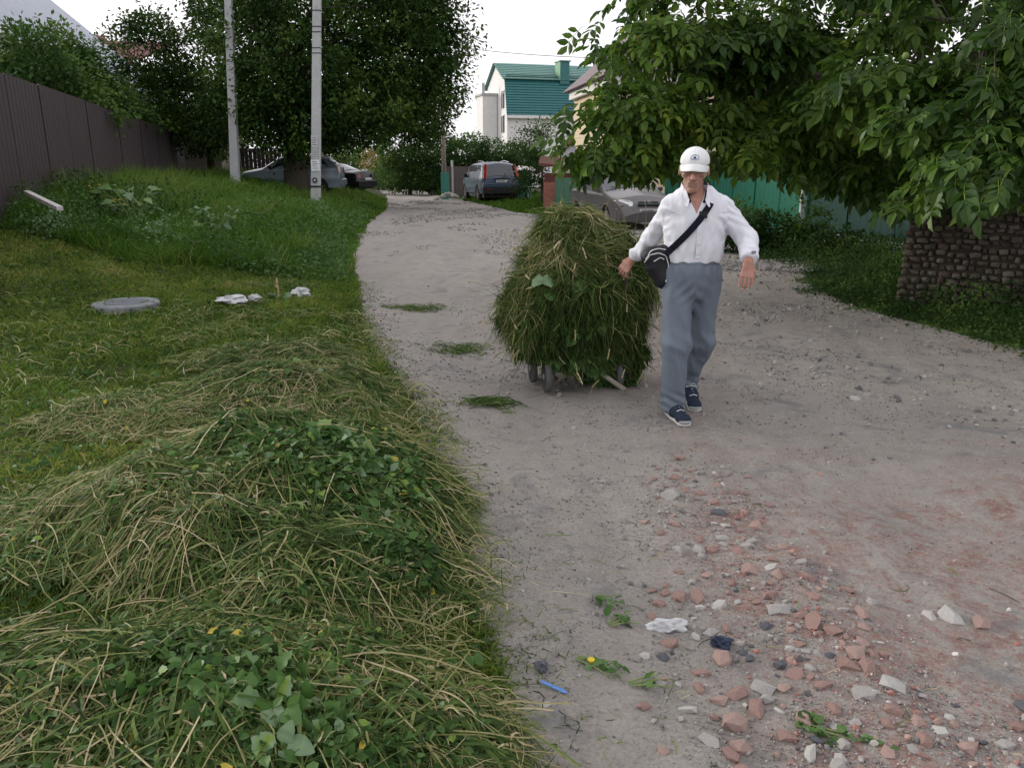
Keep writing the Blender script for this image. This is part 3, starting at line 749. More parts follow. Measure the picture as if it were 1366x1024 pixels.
def crown_pts(blobs, n, clump=.35, shell=.55):
    """leaf positions gathered in small clumps spread through ellipsoids"""
    vol = np.array([(b[3] * b[4] * b[5]) ** (2 / 3) * (b[6] if len(b) > 6 else 1) for b in blobs]); vol /= vol.sum()
    P = []; C = []
    for b, f in zip(blobs, vol):
        m = max(8, int(n * f)); nc = max(3, m // 30)
        d = nrm(RNG.normal(size=(nc, 3))); r = shell + (1 - shell) * RNG.random(nc) ** .6
        c = np.array(b[:3]) + d * r[:, None] * np.array(b[3:6]) * (1 + .12 * noise3(d[:, 0] * 3, d[:, 1] * 3, d[:, 2] * 3, 4))[:, None]
        ci = RNG.integers(0, nc, m)
        q = RNG.normal(size=(m, 3)) * clump * np.array([1, 1, .55]) * .6
        P.append(c[ci] + q); C.append(nrm(d[ci] * .8 + nrm(q) * .8 + np.array([0, 0, .3])))
    return np.concatenate(P), np.concatenate(C)

def leaf_mesh(name, P, out, size, mat, tint_lo=0, tint_hi=1, tpl='quad', clumpn=1.2, seed=0, droop=.5, nat=None):
    n = len(P)
    f = nrm(out + RNG.normal(size=(n, 3)) * .7 + np.array([0, 0, -droop]))
    R = frames(f, np.array([0, 0, 1.0]) + RNG.normal(size=(n, 3)) * .5)
    cn = .5 + .5 * noise3(P[:, 0] * clumpn, P[:, 1] * clumpn, P[:, 2] * clumpn, seed)
    t = tint_lo + (tint_hi - tint_lo) * np.clip((cn - .5) * 1.3 + .5 + .28 * (RNG.random(n) - .5), 0, 1)  # clump-wide light and dark put into leaf tone, plus random variation
    TV, TF = (QUAD_V, QUAD_F) if tpl == 'quad' else (LEAF_V, LEAF_F)
    s = size * RNG.uniform(.6, 1.25, n)
    V, F, T = scatter(TV, TF, P, R, s, t)
    return npmesh(name, V, F, mat, T)

def limbs(mb, base, ends, r0, rnd):
    base = Vector(base)
    for e in ends:
        e = Vector(e); mid = base.lerp(e, .5) + Vector((rnd.uniform(-.1, .1), rnd.uniform(-.1, .1), .12)) * (e - base).length
        mb.tube([base, base.lerp(mid, .5), mid, mid.lerp(e, .5), e], [r0, r0 * .75, r0 * .5, r0 * .3, r0 * .1], 7)

def tree(name, label, base, trunk_h, r, blobs, n, size, mat, cat='tree', group=None, clump=.35, bark=None, tl=0, th=1, seed=0, shell=.55, nlimb=8, lean=(0, 0), tpl='quad'):
    base = Vector(base); t = empty(name, base, label=label, cat=cat, group=group)
    rnd = random.Random(seed)
    bl = [(b[0] - base.x, b[1] - base.y, b[2] - base.z, *b[3:]) for b in blobs]
    mb = MB(); top = Vector((lean[0], lean[1], trunk_h))
    mb.tube([(0, 0, -.2), (lean[0] * .3, lean[1] * .3, trunk_h * .3), (lean[0] * .7, lean[1] * .7, trunk_h * .7), top], [r * 1.25, r, r * .85, r * .7], 10)
    mb.build('trunk', bark or m_bark, t, smooth=True)
    lb = MB()
    ends = [Vector(b[:3]) + Vector((rnd.uniform(-.5, .5) * b[3], rnd.uniform(-.5, .5) * b[4], rnd.uniform(0, .6) * b[5])) for b in (bl * 8)[:max(nlimb, len(bl))]]
    limbs(lb, top * .95, ends, r * .5, rnd); lb.build('branches', bark or m_bark, t, smooth=True)
    P, out = crown_pts(bl, n, clump, shell)
    link('crown', leaf_mesh('crown', P, out, size, mat, tl, th, tpl, seed=seed), t)
    return t

def blob(u, v, Y, rx, ry, rz, w=1): 
    p = at(u, v, Y); return (p.x, p.y, p.z, rx, ry, rz, w)

# the big dark tree beside the road
tree('maple_tree', 'huge dark green tree spreading over the parked cars and the road', (-8.1, 30.5, Hs(-8.1, 30.5)), 3.2, .42,
     [blob(400, 90, 30, 3.2, 3, 2.8), blob(500, 70, 31, 2.8, 3, 3.2), blob(550, 60, 32, 1.6, 2.5, 2.8), blob(575, 120, 33, 1.1, 1.8, 1.6), blob(330, 60, 30, 1.7, 2.2, 2.6),
      blob(470, 150, 30.5, 2.3, 2.4, 1.2), blob(390, 165, 29.5, 1.9, 1.8, 1.0), blob(350, 130, 29.5, 2.2, 2, 1.5), blob(565, 165, 33, .8, 1.2, .9), blob(420, -60, 31, 5.2, 4, 3.5, 1.1),
      blob(545, -30, 32, 2.3, 3, 2.6), blob(550, 150, 32, 1.3, 1.6, 1.0), blob(425, 180, 30.5, 1.0, 1.2, .6), blob(300, 175, 30.5, .9, 1.0, .8), blob(395, 200, 29.6, .75, .5, .6, 1), blob(595, 40, 32, 1.2, 1.6, 1.9), blob(592, 100, 32.5, .95, 1.3, 1.3), blob(450, 40, 33, 4.5, 2.5, 4.2, 1.3), blob(420, 130, 33, 4.0, 2.0, 2.2, 1.2)],
     104000, .17, L_dark, seed=1, clump=.45)
tree('tall_tree', 'airy dark tree rising left of the plain power pole', (-13.2, 36, Hs(-13.2, 36)), 3.0, .2,
     [blob(195, 80, 34, 1.7, 1.6, 1.7), blob(185, 130, 34, 2.0, 1.8, 1.3), blob(240, 120, 34, 1.6, 1.6, 1.4), blob(205, 45, 34, .9, .9, 1.0), blob(270, 80, 35, 1.3, 1.3, 1.6), blob(290, 30, 35, 1.0, 1.2, 1.0), blob(235, 160, 33.5, 1.9, 1.3, .8), blob(285, 150, 34, 1.3, 1.3, 1.3), blob(270, 185, 34.5, 1.2, 1.3, .7)],
     24000, .16, L_dark, seed=2, clump=.42, tl=.1)
for i, (u, v, Y, rx, ry, rz, lab, mt) in enumerate([
        (60, 70, 25, 1.2, 1.0, .9, 'rounded green bush top in front of the grey roofed house', L_mid),
        (20, 85, 22, 1.4, 1.0, .8, 'dense dark bush above the left end of the brown fence', L_dark),
        (100, 120, 26, 1.7, 1.2, .7, 'broad bush showing above the middle of the brown fence', L_dark),
        (135, 140, 29, 1.3, 1.2, .6, 'low leafy bush above the brown fence under the red roof', L_mid),
        (50, 115, 21, 1.7, 1.0, .6, 'fruit tree crown close behind the brown fence', L_dark)]):
    p = at(u, v, Y)
    tree('garden_tree', lab, (p.x, Y, .5), max(.5, p.z - 1.2), .1, [(p.x, Y, p.z, rx, ry, rz), (p.x + .5, Y, p.z - .6, rx, ry, rz)], 5200, .15, mt, group='garden trees behind the brown fence', seed=10 + i)
p = at(215, 165, 33)
tree('grape_vine', 'bright green vine bush at the fence end beside the tiled shed', (p.x, 33, .6), 1.6, .06, [(p.x, 33.4, p.z, 1.7, .8, .42), (p.x + 1.5, 34.6, p.z - .1, 1.0, .6, .35)], 3800, .16, L_light, 'vine', seed=21, th=.7)
# far trees along the road
for i, (u, v, Y, rx, ry, rz, n, lab, mt, tl, th) in enumerate([
        (545, 195, 47, 1.9, 1.6, 1.7, 8000, 'green tree over the far bend of the road', L_mid, .1, .9),
        (575, 205, 46, 1.5, 1.4, 1.4, 6500, 'tree with pale trunk standing right of the far road', L_mid, 0, .7),
        (455, 200, 62, 2.0, 1.6, 1.6, 5000, 'pale green tree seen above the black car', L_light, 0, .7),
        (625, 205, 48, 1.4, 1.4, 1.1, 5000, 'dark tree behind the grey board fence', L_dark, 0, 1),
        (655, 208, 50, 1.5, 1.4, .9, 5000, 'bushy tree in front of the white house wall', L_mid, 0, .8),
        (690, 212, 45, 1.2, 1.2, .9, 4500, 'bush right of the blue off-roader roof', L_mid, 0, .6)]):
    p = at(u, v, Y)
    tree('roadside_tree', lab, (p.x, Y, 0), max(.8, p.z - rz), .12, [(p.x, Y, p.z, rx, ry, rz), (p.x - .3, Y, p.z - rz * .8, rx * .8, ry, rz * .7)], n, .17, mt, group='trees along the far road', seed=30 + i, bark=m_barkl, tl=tl, th=th)
p = at(712, 215, 33)
tree('plum_tree', 'thin leaning tree beside the red brown shed door', (p.x + .35, 33, 0), 1.5, .07, [(p.x - .1, 33, 2.5, .6, .6, .65), (p.x - .05, 33, 1.5, .6, .6, .6), (p.x - .35, 32.8, .95, .4, .5, .4), (p.x + .35, 33, 3.1, .32, .35, .28)], 3600, .11, L_mid, seed=41, th=.75)
p = at(499, 215, 60)
tree('yellow_bush', 'yellow orange flowering bush beside the far road', (p.x, 60, 0), .8, .06, [(p.x, 60, p.z, .9, .8, .9), (p.x + .6, 60, p.z - .5, .8, .8, .7)], 2200, .16, L_yellow, 'bush', seed=42)
p = at(490, 240, 63)
for i, (u, v, Y, rx, rz, lab) in enumerate([(510, 238, 56, 1.2, .7, 'light green shrub left of the far road edge hedge'), (530, 236, 52, 1.4, .8, 'clipped looking green shrub by the far road'), (475, 225, 66, 2.2, 1.2, 'dim green shrub behind the little white car')]):
    p = at(u, v, Y)
    tree('shrub', lab, (p.x, Y, 0), .4, .05, [(p.x, Y, max(p.z, rz * .8), rx, 1, rz)], 2600, .15, [L_light, L_mid, L_mid][i], 'shrub', seed=50 + i, th=.7, group='shrubs beside the far road')
# distant wood closing the view
bl = []
rr4 = random.Random(3)
for i in range(46):
    x = -75 + i * 3.2 + rr4.uniform(-1, 1); y = 84 + rr4.uniform(-6, 8)
    bl.append((x, y, rr4.uniform(1.4, 2.6), 3.2, 3, rr4.uniform(2.0, 3.6)))
P, out = crown_pts(bl, 40000, .6)
o = link('distant_woodland', leaf_mesh('distant_woodland', P, out, .42, L_dark, .2, 1, seed=6)); tag(o, 'dim line of distant trees closing the end of the road', 'woodland', kind='stuff')

# walnut tree over the yard
def compound_leaf(seed, tint):
    r = np.random.default_rng(seed)
    n = 7; parts = []; Lr = .24
    curve = r.uniform(.15, .5)
    def rp(s): return np.array([.02 * math.sin(s * 3 + seed), Lr * s, -curve * Lr * s * s])
    pos = []; fwd = []; sc = []
    for k in range(3):
        s = .3 + .28 * k
        for sd in (-1, 1):
            pos.append(rp(s)); fwd.append(np.array([sd * 1.0, .45 + .15 * k, -.25 - .3 * r.random()])); sc.append(.105 + .02 * k + r.uniform(-.015, .015))
    pos.append(rp(1)); fwd.append(np.array([0, 1, -.5 - .5 * r.random()])); sc.append(.165)
    f = np.array(fwd); R = frames(f, np.array([0, 0, 1.0]) + r.normal(size=(n, 3)) * .25)
    TV = np.array(LEAF_V, float) * [.78, 1, 1.3]
    V, F, T = scatter(TV, LEAF_F, np.array(pos), R, np.array(sc), np.clip(tint + r.normal(size=n) * .08, 0, 1), None)
    rib = np.array([[rp(s) for s in np.linspace(0, 1, 4)]])
    V2, F2, T2 = ribbons(rib, 3, np.array([.006]), np.array([.9]), taper=False, side=np.array([[[1.0, 0, 0]]]))
    return merge([(V, F, T), (V2, F2, T2)])
WL = [compound_leaf(s, t) for s, t in enumerate([.2, .35, .45, .55, .65, .85])]
WM = [npmesh('leaf', V, F, L_walnut, T) for V, F, T in WL]
wbase = Vector((6.3, 11.2, 0))
wt = empty('walnut_tree', wbase, label='large walnut tree with hanging leaves filling the upper right', cat='tree')
WB = [blob(835, 55, 8.2, .26, .3, .22, .5), blob(832, 120, 8.2, .28, .35, .22, .7), blob(792, 150, 8.0, .18, .25, .11, .7), blob(802, 185, 7.8, .2, .25, .14, .8), blob(822, 222, 7.9, .28, .3, .14, 1.1), blob(850, 228, 8.0, .35, .35, .14, 1.1), blob(820, 185, 8.2, .3, .3, .2, 1), blob(802, 190, 7.8, .22, .25, .15, .9), blob(825, 212, 7.9, .28, .28, .14, 1), blob(870, 60, 8.3, .42, .5, .4, .9),
      blob(850, 170, 8.2, .42, .5, .5), blob(900, 110, 8.5, .6, .7, .55), blob(890, 200, 8.2, .42, .4, .24, 1.2), blob(930, 30, 8.8, .7, .8, .6), blob(985, 190, 8.5, .7, .6, .42),
      blob(1000, 90, 8.8, .9, .9, .7), blob(1080, 190, 8.8, .8, .7, .5), blob(1100, 60, 8.5, .9, .9, .8), blob(1170, 120, 7.6, .75, .7, .6), blob(1200, 210, 8.2, .7, .6, .4),
      blob(1250, 40, 7.0, .8, .8, .6), blob(1290, 130, 6.4, .7, .6, .45), blob(1340, 60, 6.0, .6, .6, .5), blob(1345, 200, 5.8, .45, .45, .32), blob(1240, 180, 7.2, .5, .5, .35, 1),
      blob(1240, 262, 6.4, .30, .3, .10, .8), blob(1300, 225, 6.0, .32, .3, .12, .8), blob(1365, 225, 5.4, .25, .3, .15, .8), blob(1212, 282, 6.6, .10, .10, .05, .8), blob(1150, 250, 8.6, .5, .5, .22, .9), blob(1050, 235, 9.3, .6, .5, .2, 1),
      # inner and upper crown, fill clumps added to darken and shade the tree
      blob(1000, 130, 10.8, 1.4, 1.2, 1.1, 1.1), blob(1120, 130, 11, 1.6, 1.3, 1.3, 1.2), blob(1260, 100, 10, 1.6, 1.3, 1.4, 1.2), blob(1340, 190, 9, 1.1, 1, .9, 1.2), blob(1200, 200, 10.2, 1.3, 1, .75, 1.3), blob(1300, 250, 8.6, .8, .7, .4, 1),
      blob(900, 150, 10.2, .55, .6, .6, .8), (4.2, 10, 4.6, 2.2, 1.8, 1.0, .9), (6.3, 9, 4.9, 2.2, 2.0, 1.1, .8), (5.0, 7.2, 4.2, 1.4, 1.2, .7, .6), (7, 12, 4.5, 2.5, 2, 2, .5), (8.5, 9, 4, 2, 2, 1.5, .4)]
P, out = crown_pts([(b[0], b[1], b[2], *b[3:]) for b in WB], 14500, .19, .35)
pu, pv, pd = project(P)
env = np.interp(pu, [740, 800, 850, 890, 960, 1010, 1060, 1100, 1170, 1200, 1250, 1300, 1366], [226, 234, 232, 220, 222, 228, 232, 238, 262, 284, 270, 285, 290])
kk = (pv < env - 8 + 9 * noise2(pu / 22, pd * 2, 3)) | (pu > 1420); P, out = P[kk], out[kk]      # browsed-off underside of the crown
n = len(P); f = nrm(out * np.array([1, 1, .3]) + RNG.normal(size=(n, 3)) * .35 + np.array([0, -.25, -.45]))
R = frames(f, np.array([0, 0, 1.0]) + RNG.normal(size=(n, 3)) * .35); s = RNG.uniform(.5, .98, n)
kind_ = np.clip((noise3(P[:, 0] * 1.5, P[:, 1] * 1.5, P[:, 2] * 1.5, 8) * 2.6 + 2.5 + RNG.normal(size=n) * .85).astype(int), 0, 5)  # leaf tints grouped so lit clusters and dark depth are painted in
uu, vv, dd = project(P)
inv = (uu > 0) & (uu < 1366) & (vv > 0) & (vv < 1024)
order = np.argsort(np.where(inv, dd, 1e9))[:300]
isn = np.zeros(n, bool); isn[order] = True
M_ = [Matrix(R[i].tolist()).to_4x4() for i in order]
for i, M in zip(order, M_):
    o = link('leaf', WM[kind_[i]], wt)
    o.matrix_local = Matrix.Translation(Vector(P[i]) - wbase) @ M @ Matrix.Scale(float(s[i]), 4)
parts_ = []
for k in range(6):
    q = (~isn) & (kind_ == k)
    V, F, T = WL[k]
    parts_.append(scatter(V, F, P[q] - np.array(wbase), R[q], s[q], np.zeros(q.sum()), T))
V, F, T = merge(parts_)
tag(link('crown', npmesh('crown', V, F, L_walnut, T), wt), kind='stuff')
mb = MB(); mb.tube([(0, 0, -.2), (0, 0, .6), (-.1, -.1, 1.6), (-.2, -.2, 2.1)], [.3, .24, .2, .17], 12); mb.build('trunk', m_bark, wt, smooth=True)
lb = MB(); rnd = random.Random(5)
for b in WB[4:26:2]:
    e = Vector(b[:3]) - wbase + Vector((.1, .2, .12))
    c = Vector((-.2, -.2, 2.1)); mid = c.lerp(e, .55) + Vector((rnd.uniform(-.2, .2), rnd.uniform(-.2, .2), .5))
    lb.tube([c, c.lerp(mid, .5) + Vector((0, 0, .15)), mid, mid.lerp(e, .5) + Vector((0, 0, .05)), e], [.08, .05, .03, .016, .006], 7)
    for j in range(5):
        a_ = mid.lerp(e, rnd.random()); e2 = e + Vector((rnd.uniform(-1, 1) * b[3], rnd.uniform(-1, 1) * b[4], rnd.uniform(-1, 1) * b[5]))
        lb.tube([a_, a_.lerp(e2, .5) + Vector((0, 0, .06)), e2], [.010, .007, .004], 5)
lb.build('branches', m_bark, wt, smooth=True)
m_nut = pmat('green_husk', (.16, .23, .07), .6, .15, 30)
for (u, v, Y) in ((1147, 105, 6.9), (1150, 112, 6.9), (1313, 105, 5.9), (1320, 110, 5.9), (1208, 75, 6.7)):
    p = at(u, v, Y) - wbase
    mb = MB(); mb.lathe([(0.001, -.03), (.018, -.024), (.028, 0), (.018, .024), (.001, .03)], p, 'z', 10); mb.build('walnut', m_nut, wt, smooth=True)

# bushes at the foot of the green fence
for i, (x, y, hx, h, n, mt, lab) in enumerate([(4.35, 15.2, .45, .95, 2600, L_mid, 'tall leafy bush just right of the walking man'), (4.95, 15.0, .5, .8, 2600, L_dark, 'dark bush at the edge of the bright green fence'),
                                    (5.3, 14.4, .35, 1.0, 1500, L_light, 'pale seeding weed clump where the fence changes colour'), (5.7, 13.6, .55, .55, 2200, L_dark, 'low dark bush below the dark green fence'), (3.7, 15.6, .4, .6, 1500, L_dark, 'small bush behind the man at the yard edge')]):
    tree('bush', lab, (x, y, Hs(x, y)), .3, .02, [(x, y, h * .55, hx, .4, h * .5), (x + .1, y, h * .3, hx, .4, h * .32)], n, .085, mt, 'bush', group='bushes along the green fence', seed=60 + i, nlimb=10, th=.8, clump=.16)
# ------------------------------------------------------------------ grass, weeds, cut hay
G_lawn = leafmat('mown_grass', [(0, (.040, .072, .014)), (.35, (.095, .160, .024)), (.65, (.175, .255, .040)), (.85, (.25, .27, .065)), (1, (.38, .33, .14))], .65, .35, .1)
G_tall = leafmat('tall_grass', [(0, (.030, .072, .010)), (.5, (.075, .170, .020)), (.9, (.14, .245, .035)), (1, (.28, .27, .12))], .65, .4, .1)
G_hay = leafmat('cut_stems', [(0, (.022, .038, .010)), (.3, (.052, .098, .022)), (.52, (.120, .175, .042)), (.72, (.25, .25, .10)), (.9, (.38, .32, .18)), (1, (.54, .46, .29))], .65, .22, .12)
G_broad = leafmat('broad_leaves', [(0, (.026, .062, .014)), (.4, (.058, .13, .028)), (.7, (.11, .20, .06)), (.86, (.19, .28, .17)), (.94, (.20, .30, .04)), (1, (.5, .40, .07))], .55, .3, .2)

def keep_verge(x, y, lo=-.02):
    return (XL(y) - x + .13 * fbm2(x * 1.3, y * 1.3, 4, 5)) > lo

def upright(name, x, y, h, w, mat, tint, nseg=3, lean=.5, z=None, parent=None):
    n = len(x); z = H(x, y) - .01 if z is None else z
    D = nrm(np.stack([RNG.normal(size=n) * lean * .7, RNG.normal(size=n) * lean * .7, np.ones(n)], -1))
    B = np.stack([RNG.normal(size=n), RNG.normal(size=n), -.35 - .5 * RNG.random(n)], -1) * (.5 + RNG.random(n))[:, None] * lean * 1.6
    P = arcs(np.stack([x, y, z], -1), D, h, B, nseg)
    V, F, T = ribbons(P, nseg, w, tint)
    return link(name, npmesh(name, V, F, mat, T), parent)

# short mown lawn, near band
n = 230000
y = 1.2 + 11.5 * RNG.random(n) ** 1.35; x = XL(y) - (y * .75 + 1.6) * RNG.random(n) + .05
k = keep_verge(x, y); x, y = x[k], y[k]; n = len(x)
patch = fbm2(x * 1.2, y * 1.2, 4, 61); p2 = fbm2(x * 5, y * 5, 2, 62)
h = (.035 + .05 * RNG.random(n)) * (1 + .5 * p2) * (1 + .25 * (y > 6))
t = np.clip(.46 + .38 * patch + .2 * p2 + RNG.normal(size=n) * .17, 0, 1)
o = upright('mown_grass', x, y, h, (.0035 + .0011 * y) * RNG.uniform(.7, 1.3, n), G_lawn, t, 2, .9)
tag(o, 'short mown grass of the verge', 'grass', kind='stuff')
# tall uncut grass
n = 125000
y = 9.8 + 32 * RNG.random(n) ** 1.5; x = XL(y) + .1 - RNG.random(n) * np.interp(y, [10, 14, 40], [8, 8, 12])
edge = 10.6 + .8 * fbm2(x * .6, x * 0, 3, 70) - .16 * np.clip(x + 3, -6, 1)
k = keep_verge(x, y) & (y > edge); x, y = x[k], y[k]; n = len(x)
cl = fbm2(x * .9, y * .9, 4, 71)
dd_ = np.clip((XL(y) - x) / 1.2, .25, 1)
h = (.20 + .28 * RNG.random(n) + .42 * cl) * dd_ * np.interp(y, [10.6, 12, 15, 20, 26, 40], [.7, 1.15, 1.3, 1.35, 1.15, 1.0])
t = np.clip(.5 + .5 * cl + RNG.normal(size=n) * .2, 0, .97); t[RNG.random(n) < .02] = 1
o = upright('tall_grass', x, y, np.maximum(h, .06), (.004 + .00075 * y) * RNG.uniform(.7, 1.4, n), G_tall, t, 3, .55)
tag(o, 'tall uncut green grass on the bank by the brown fence', 'grass', kind='stuff')
# weeds with small leaves mixed into the tall grass
n = 60000
y = 10.4 + 16 * RNG.random(n) ** 1.4; x = XL(y) - .1 - RNG.random(n) * 8; cl = fbm2(x * .8, y * .8, 3, 75)
k = keep_verge(x, y) & (cl > -.05) & (y > 10.7 - .16 * np.clip(x + 3, -6, 1)); x, y, cl = x[k], y[k], cl[k]; n = len(x)
P = np.stack([x, y, H(x, y) + RNG.random(n) * (.26 + .9 * np.clip(cl, 0, 1))], -1)
link_ = leaf_mesh('leafy_weeds', P, nrm(RNG.normal(size=(n, 3)) + np.array([0, -.3, .2])), .065, G_broad, .1, .80, 'quad', seed=4)
tag(link('leafy_weeds', link_), 'leafy green weeds among the tall grass', 'weeds', kind='stuff')
# grass beyond the road on the right, and at the far verge
n = 26000
y = 24.5 + 50 * RNG.random(n) ** 1.5; x = XR(y) - .1 + 5 * RNG.random(n) ** 1.3
h = .1 + .14 * RNG.random(n)
o = upright('far_verge_grass', x, y, h, .004 + .0012 * y * RNG.uniform(.6, 1.2, n), G_tall, np.clip(.45 + .25 * RNG.normal(size=n), 0, .95), 2, .6)
tag(o, 'green grass strip along the right side of the far road', 'grass', kind='stuff')
# weeds bed in front of the stone wall
n = 42000
y = 6.2 + 8.5 * RNG.random(n); x = XR(y) - .35 + 2.95 * RNG.random(n) ** 1.1
k = (x - XR(y) > .30 * fbm2(x * 2.2, y * 2.2, 3, 83) - .02 + .12 * RNG.normal(size=n)) & (y < 15); x, y = x[k], y[k]; n = len(x)
hgt = (np.clip((x - XR(y)) / .5, .15, 1) * (.24 + .10 * fbm2(x * 2, y * 2, 3, 81)) + .12 * sst((x - XR(y) - .35) / .4))
P = np.stack([x, y, H(x, y) + RNG.random(n) * hgt], -1)
o = link('ground_weeds', leaf_mesh('ground_weeds', P, nrm(RNG.normal(size=(n, 3)) + np.array([0, 0, .5])), .045, L_mid, 0, .85, 'quad', 3, seed=9)); tag(o, 'dark low weeds along the foot of the stone wall', 'weeds', kind='stuff')
n = 16000
y = 6.2 + 8 * RNG.random(n); x = XR(y) - .35 + 2.7 * RNG.random(n); k = x - XR(y) > .30 * fbm2(x * 2.2, y * 2.2, 3, 83) - .05 + .15 * RNG.normal(size=n); x, y = x[k], y[k]; n = len(x)
o = upright('wall_foot_grass', x, y, .06 + .16 * RNG.random(n) * np.clip((x - XR(y)) / .5, .2, 1), np.full(n, .008), L_mid, .6 * RNG.random(n), 2, .8); tag(o, 'dark grass blades under the walnut tree by the stone wall', 'grass', kind='stuff')
# creeping edge tufts where grass meets dirt
n = 16000
y = 1.6 + 10 * RNG.random(n) ** 1.2; x = XL(y) + RNG.normal(size=n) * .13 - .02; k = fbm2(x * 3, y * 3, 3, 90) > .02; x, y = x[k], y[k]; n = len(x)
o = upright('edge_tufts', x, y, .025 + .05 * RNG.random(n), np.full(n, .007), G_lawn, .6 * RNG.random(n), 2, 1.1); tag(o, 'ragged grass tufts creeping onto the dirt edge', 'grass', kind='stuff')

# ---- lying stems
def mound(x, y, B):
    z = 0
    for (cx, cy, rx, ry, hh, rot) in B:
        c, s_ = math.cos(rot), math.sin(rot); dx = x - cx; dy = y - cy
        q = ((c * dx + s_ * dy) / rx) ** 2 + ((-s_ * dx + c * dy) / ry) ** 2
        z = np.maximum(z, hh * np.clip(1 - q, 0, 1) ** .75)
    return z
PILE_A = [(-1.08, 3.35, .86, .85, .30, .15), (-1.7, 3.2, .62, .5, .09, .3), (-.72, 2.75, .48, .5, .17, 0), (-.85, 3.7, .48, .55, .20, 0), (-1.3, 4.1, .5, .4, .12, 0)]
PILE_B = [(-.85, 1.85, .80, .55, .14, -.1), (-1.5, 1.8, .8, .5, .10, 0), (-.42, 1.75, .38, .45, .12, 0)]
PILE_C = [(-1.55, 5.15, .72, .62, .17, .1), (-1.15, 4.7, .42, .42, .11, 0), (-2.2, 4.7, .7, .45, .07, 0), (-1.85, 6.2, .6, .55, .08, 0)]
def surf(B): return lambda x, y: H(x, y) + mound(x, y, B) * (1 + .5 * fbm2(x * 3.0, y * 3.0, 3, 44)) + .024 * fbm2(x * 9, y * 9, 2, 45)

def lying(x, y, ang, L_, W, tint, S, lift, nseg=6, arch=.05, curl=.6, head=None, name='stem', mat=None, parent=None, off=None):
    n = len(x); s = np.linspace(-.5, .5, nseg + 1)
    a = ang[:, None] + (RNG.normal(size=n) * curl)[:, None] * s[None] + (RNG.normal(size=n) * curl * .5)[:, None] * np.sin(s * 6)[None]
    st = (L_ / nseg)[:, None]
    dx = np.cos(a) * st; dy = np.sin(a) * st
    X = x[:, None] + np.cumsum(dx, 1) - dx.sum(1, keepdims=True) / 2; Y = y[:, None] + np.cumsum(dy, 1) - dy.sum(1, keepdims=True) / 2
    ar = (RNG.random(n) * arch)[:, None] * (1 - (2 * s[None]) ** 2) + RNG.normal(size=(n, 1)) * .10 * s[None] * L_[:, None]
    Z = S(X, Y); Z = .45 * Z + .55 * (Z[:, :1] * (.5 - s)[None] + Z[:, -1:] * (.5 + s)[None])
    Z = np.maximum(Z, H(X, Y) + .004) + lift[:, None] + ar
    P = np.stack([X, Y, Z], -1)
    if off is not None: P = P - np.array(off)
    prof = None
    if head: prof = head
    r = RNG.normal(size=(n, 1, 3)) * .5 + np.array([0, -.3, 1.0]); T_ = nrm(np.gradient(P, axis=1)); side = nrm(np.cross(T_, r))
    V, F, T = ribbons(P, nseg, W, tint, taper=False, side=side, profile=prof)
    return link(name, npmesh(name, V, F, mat, T), parent)

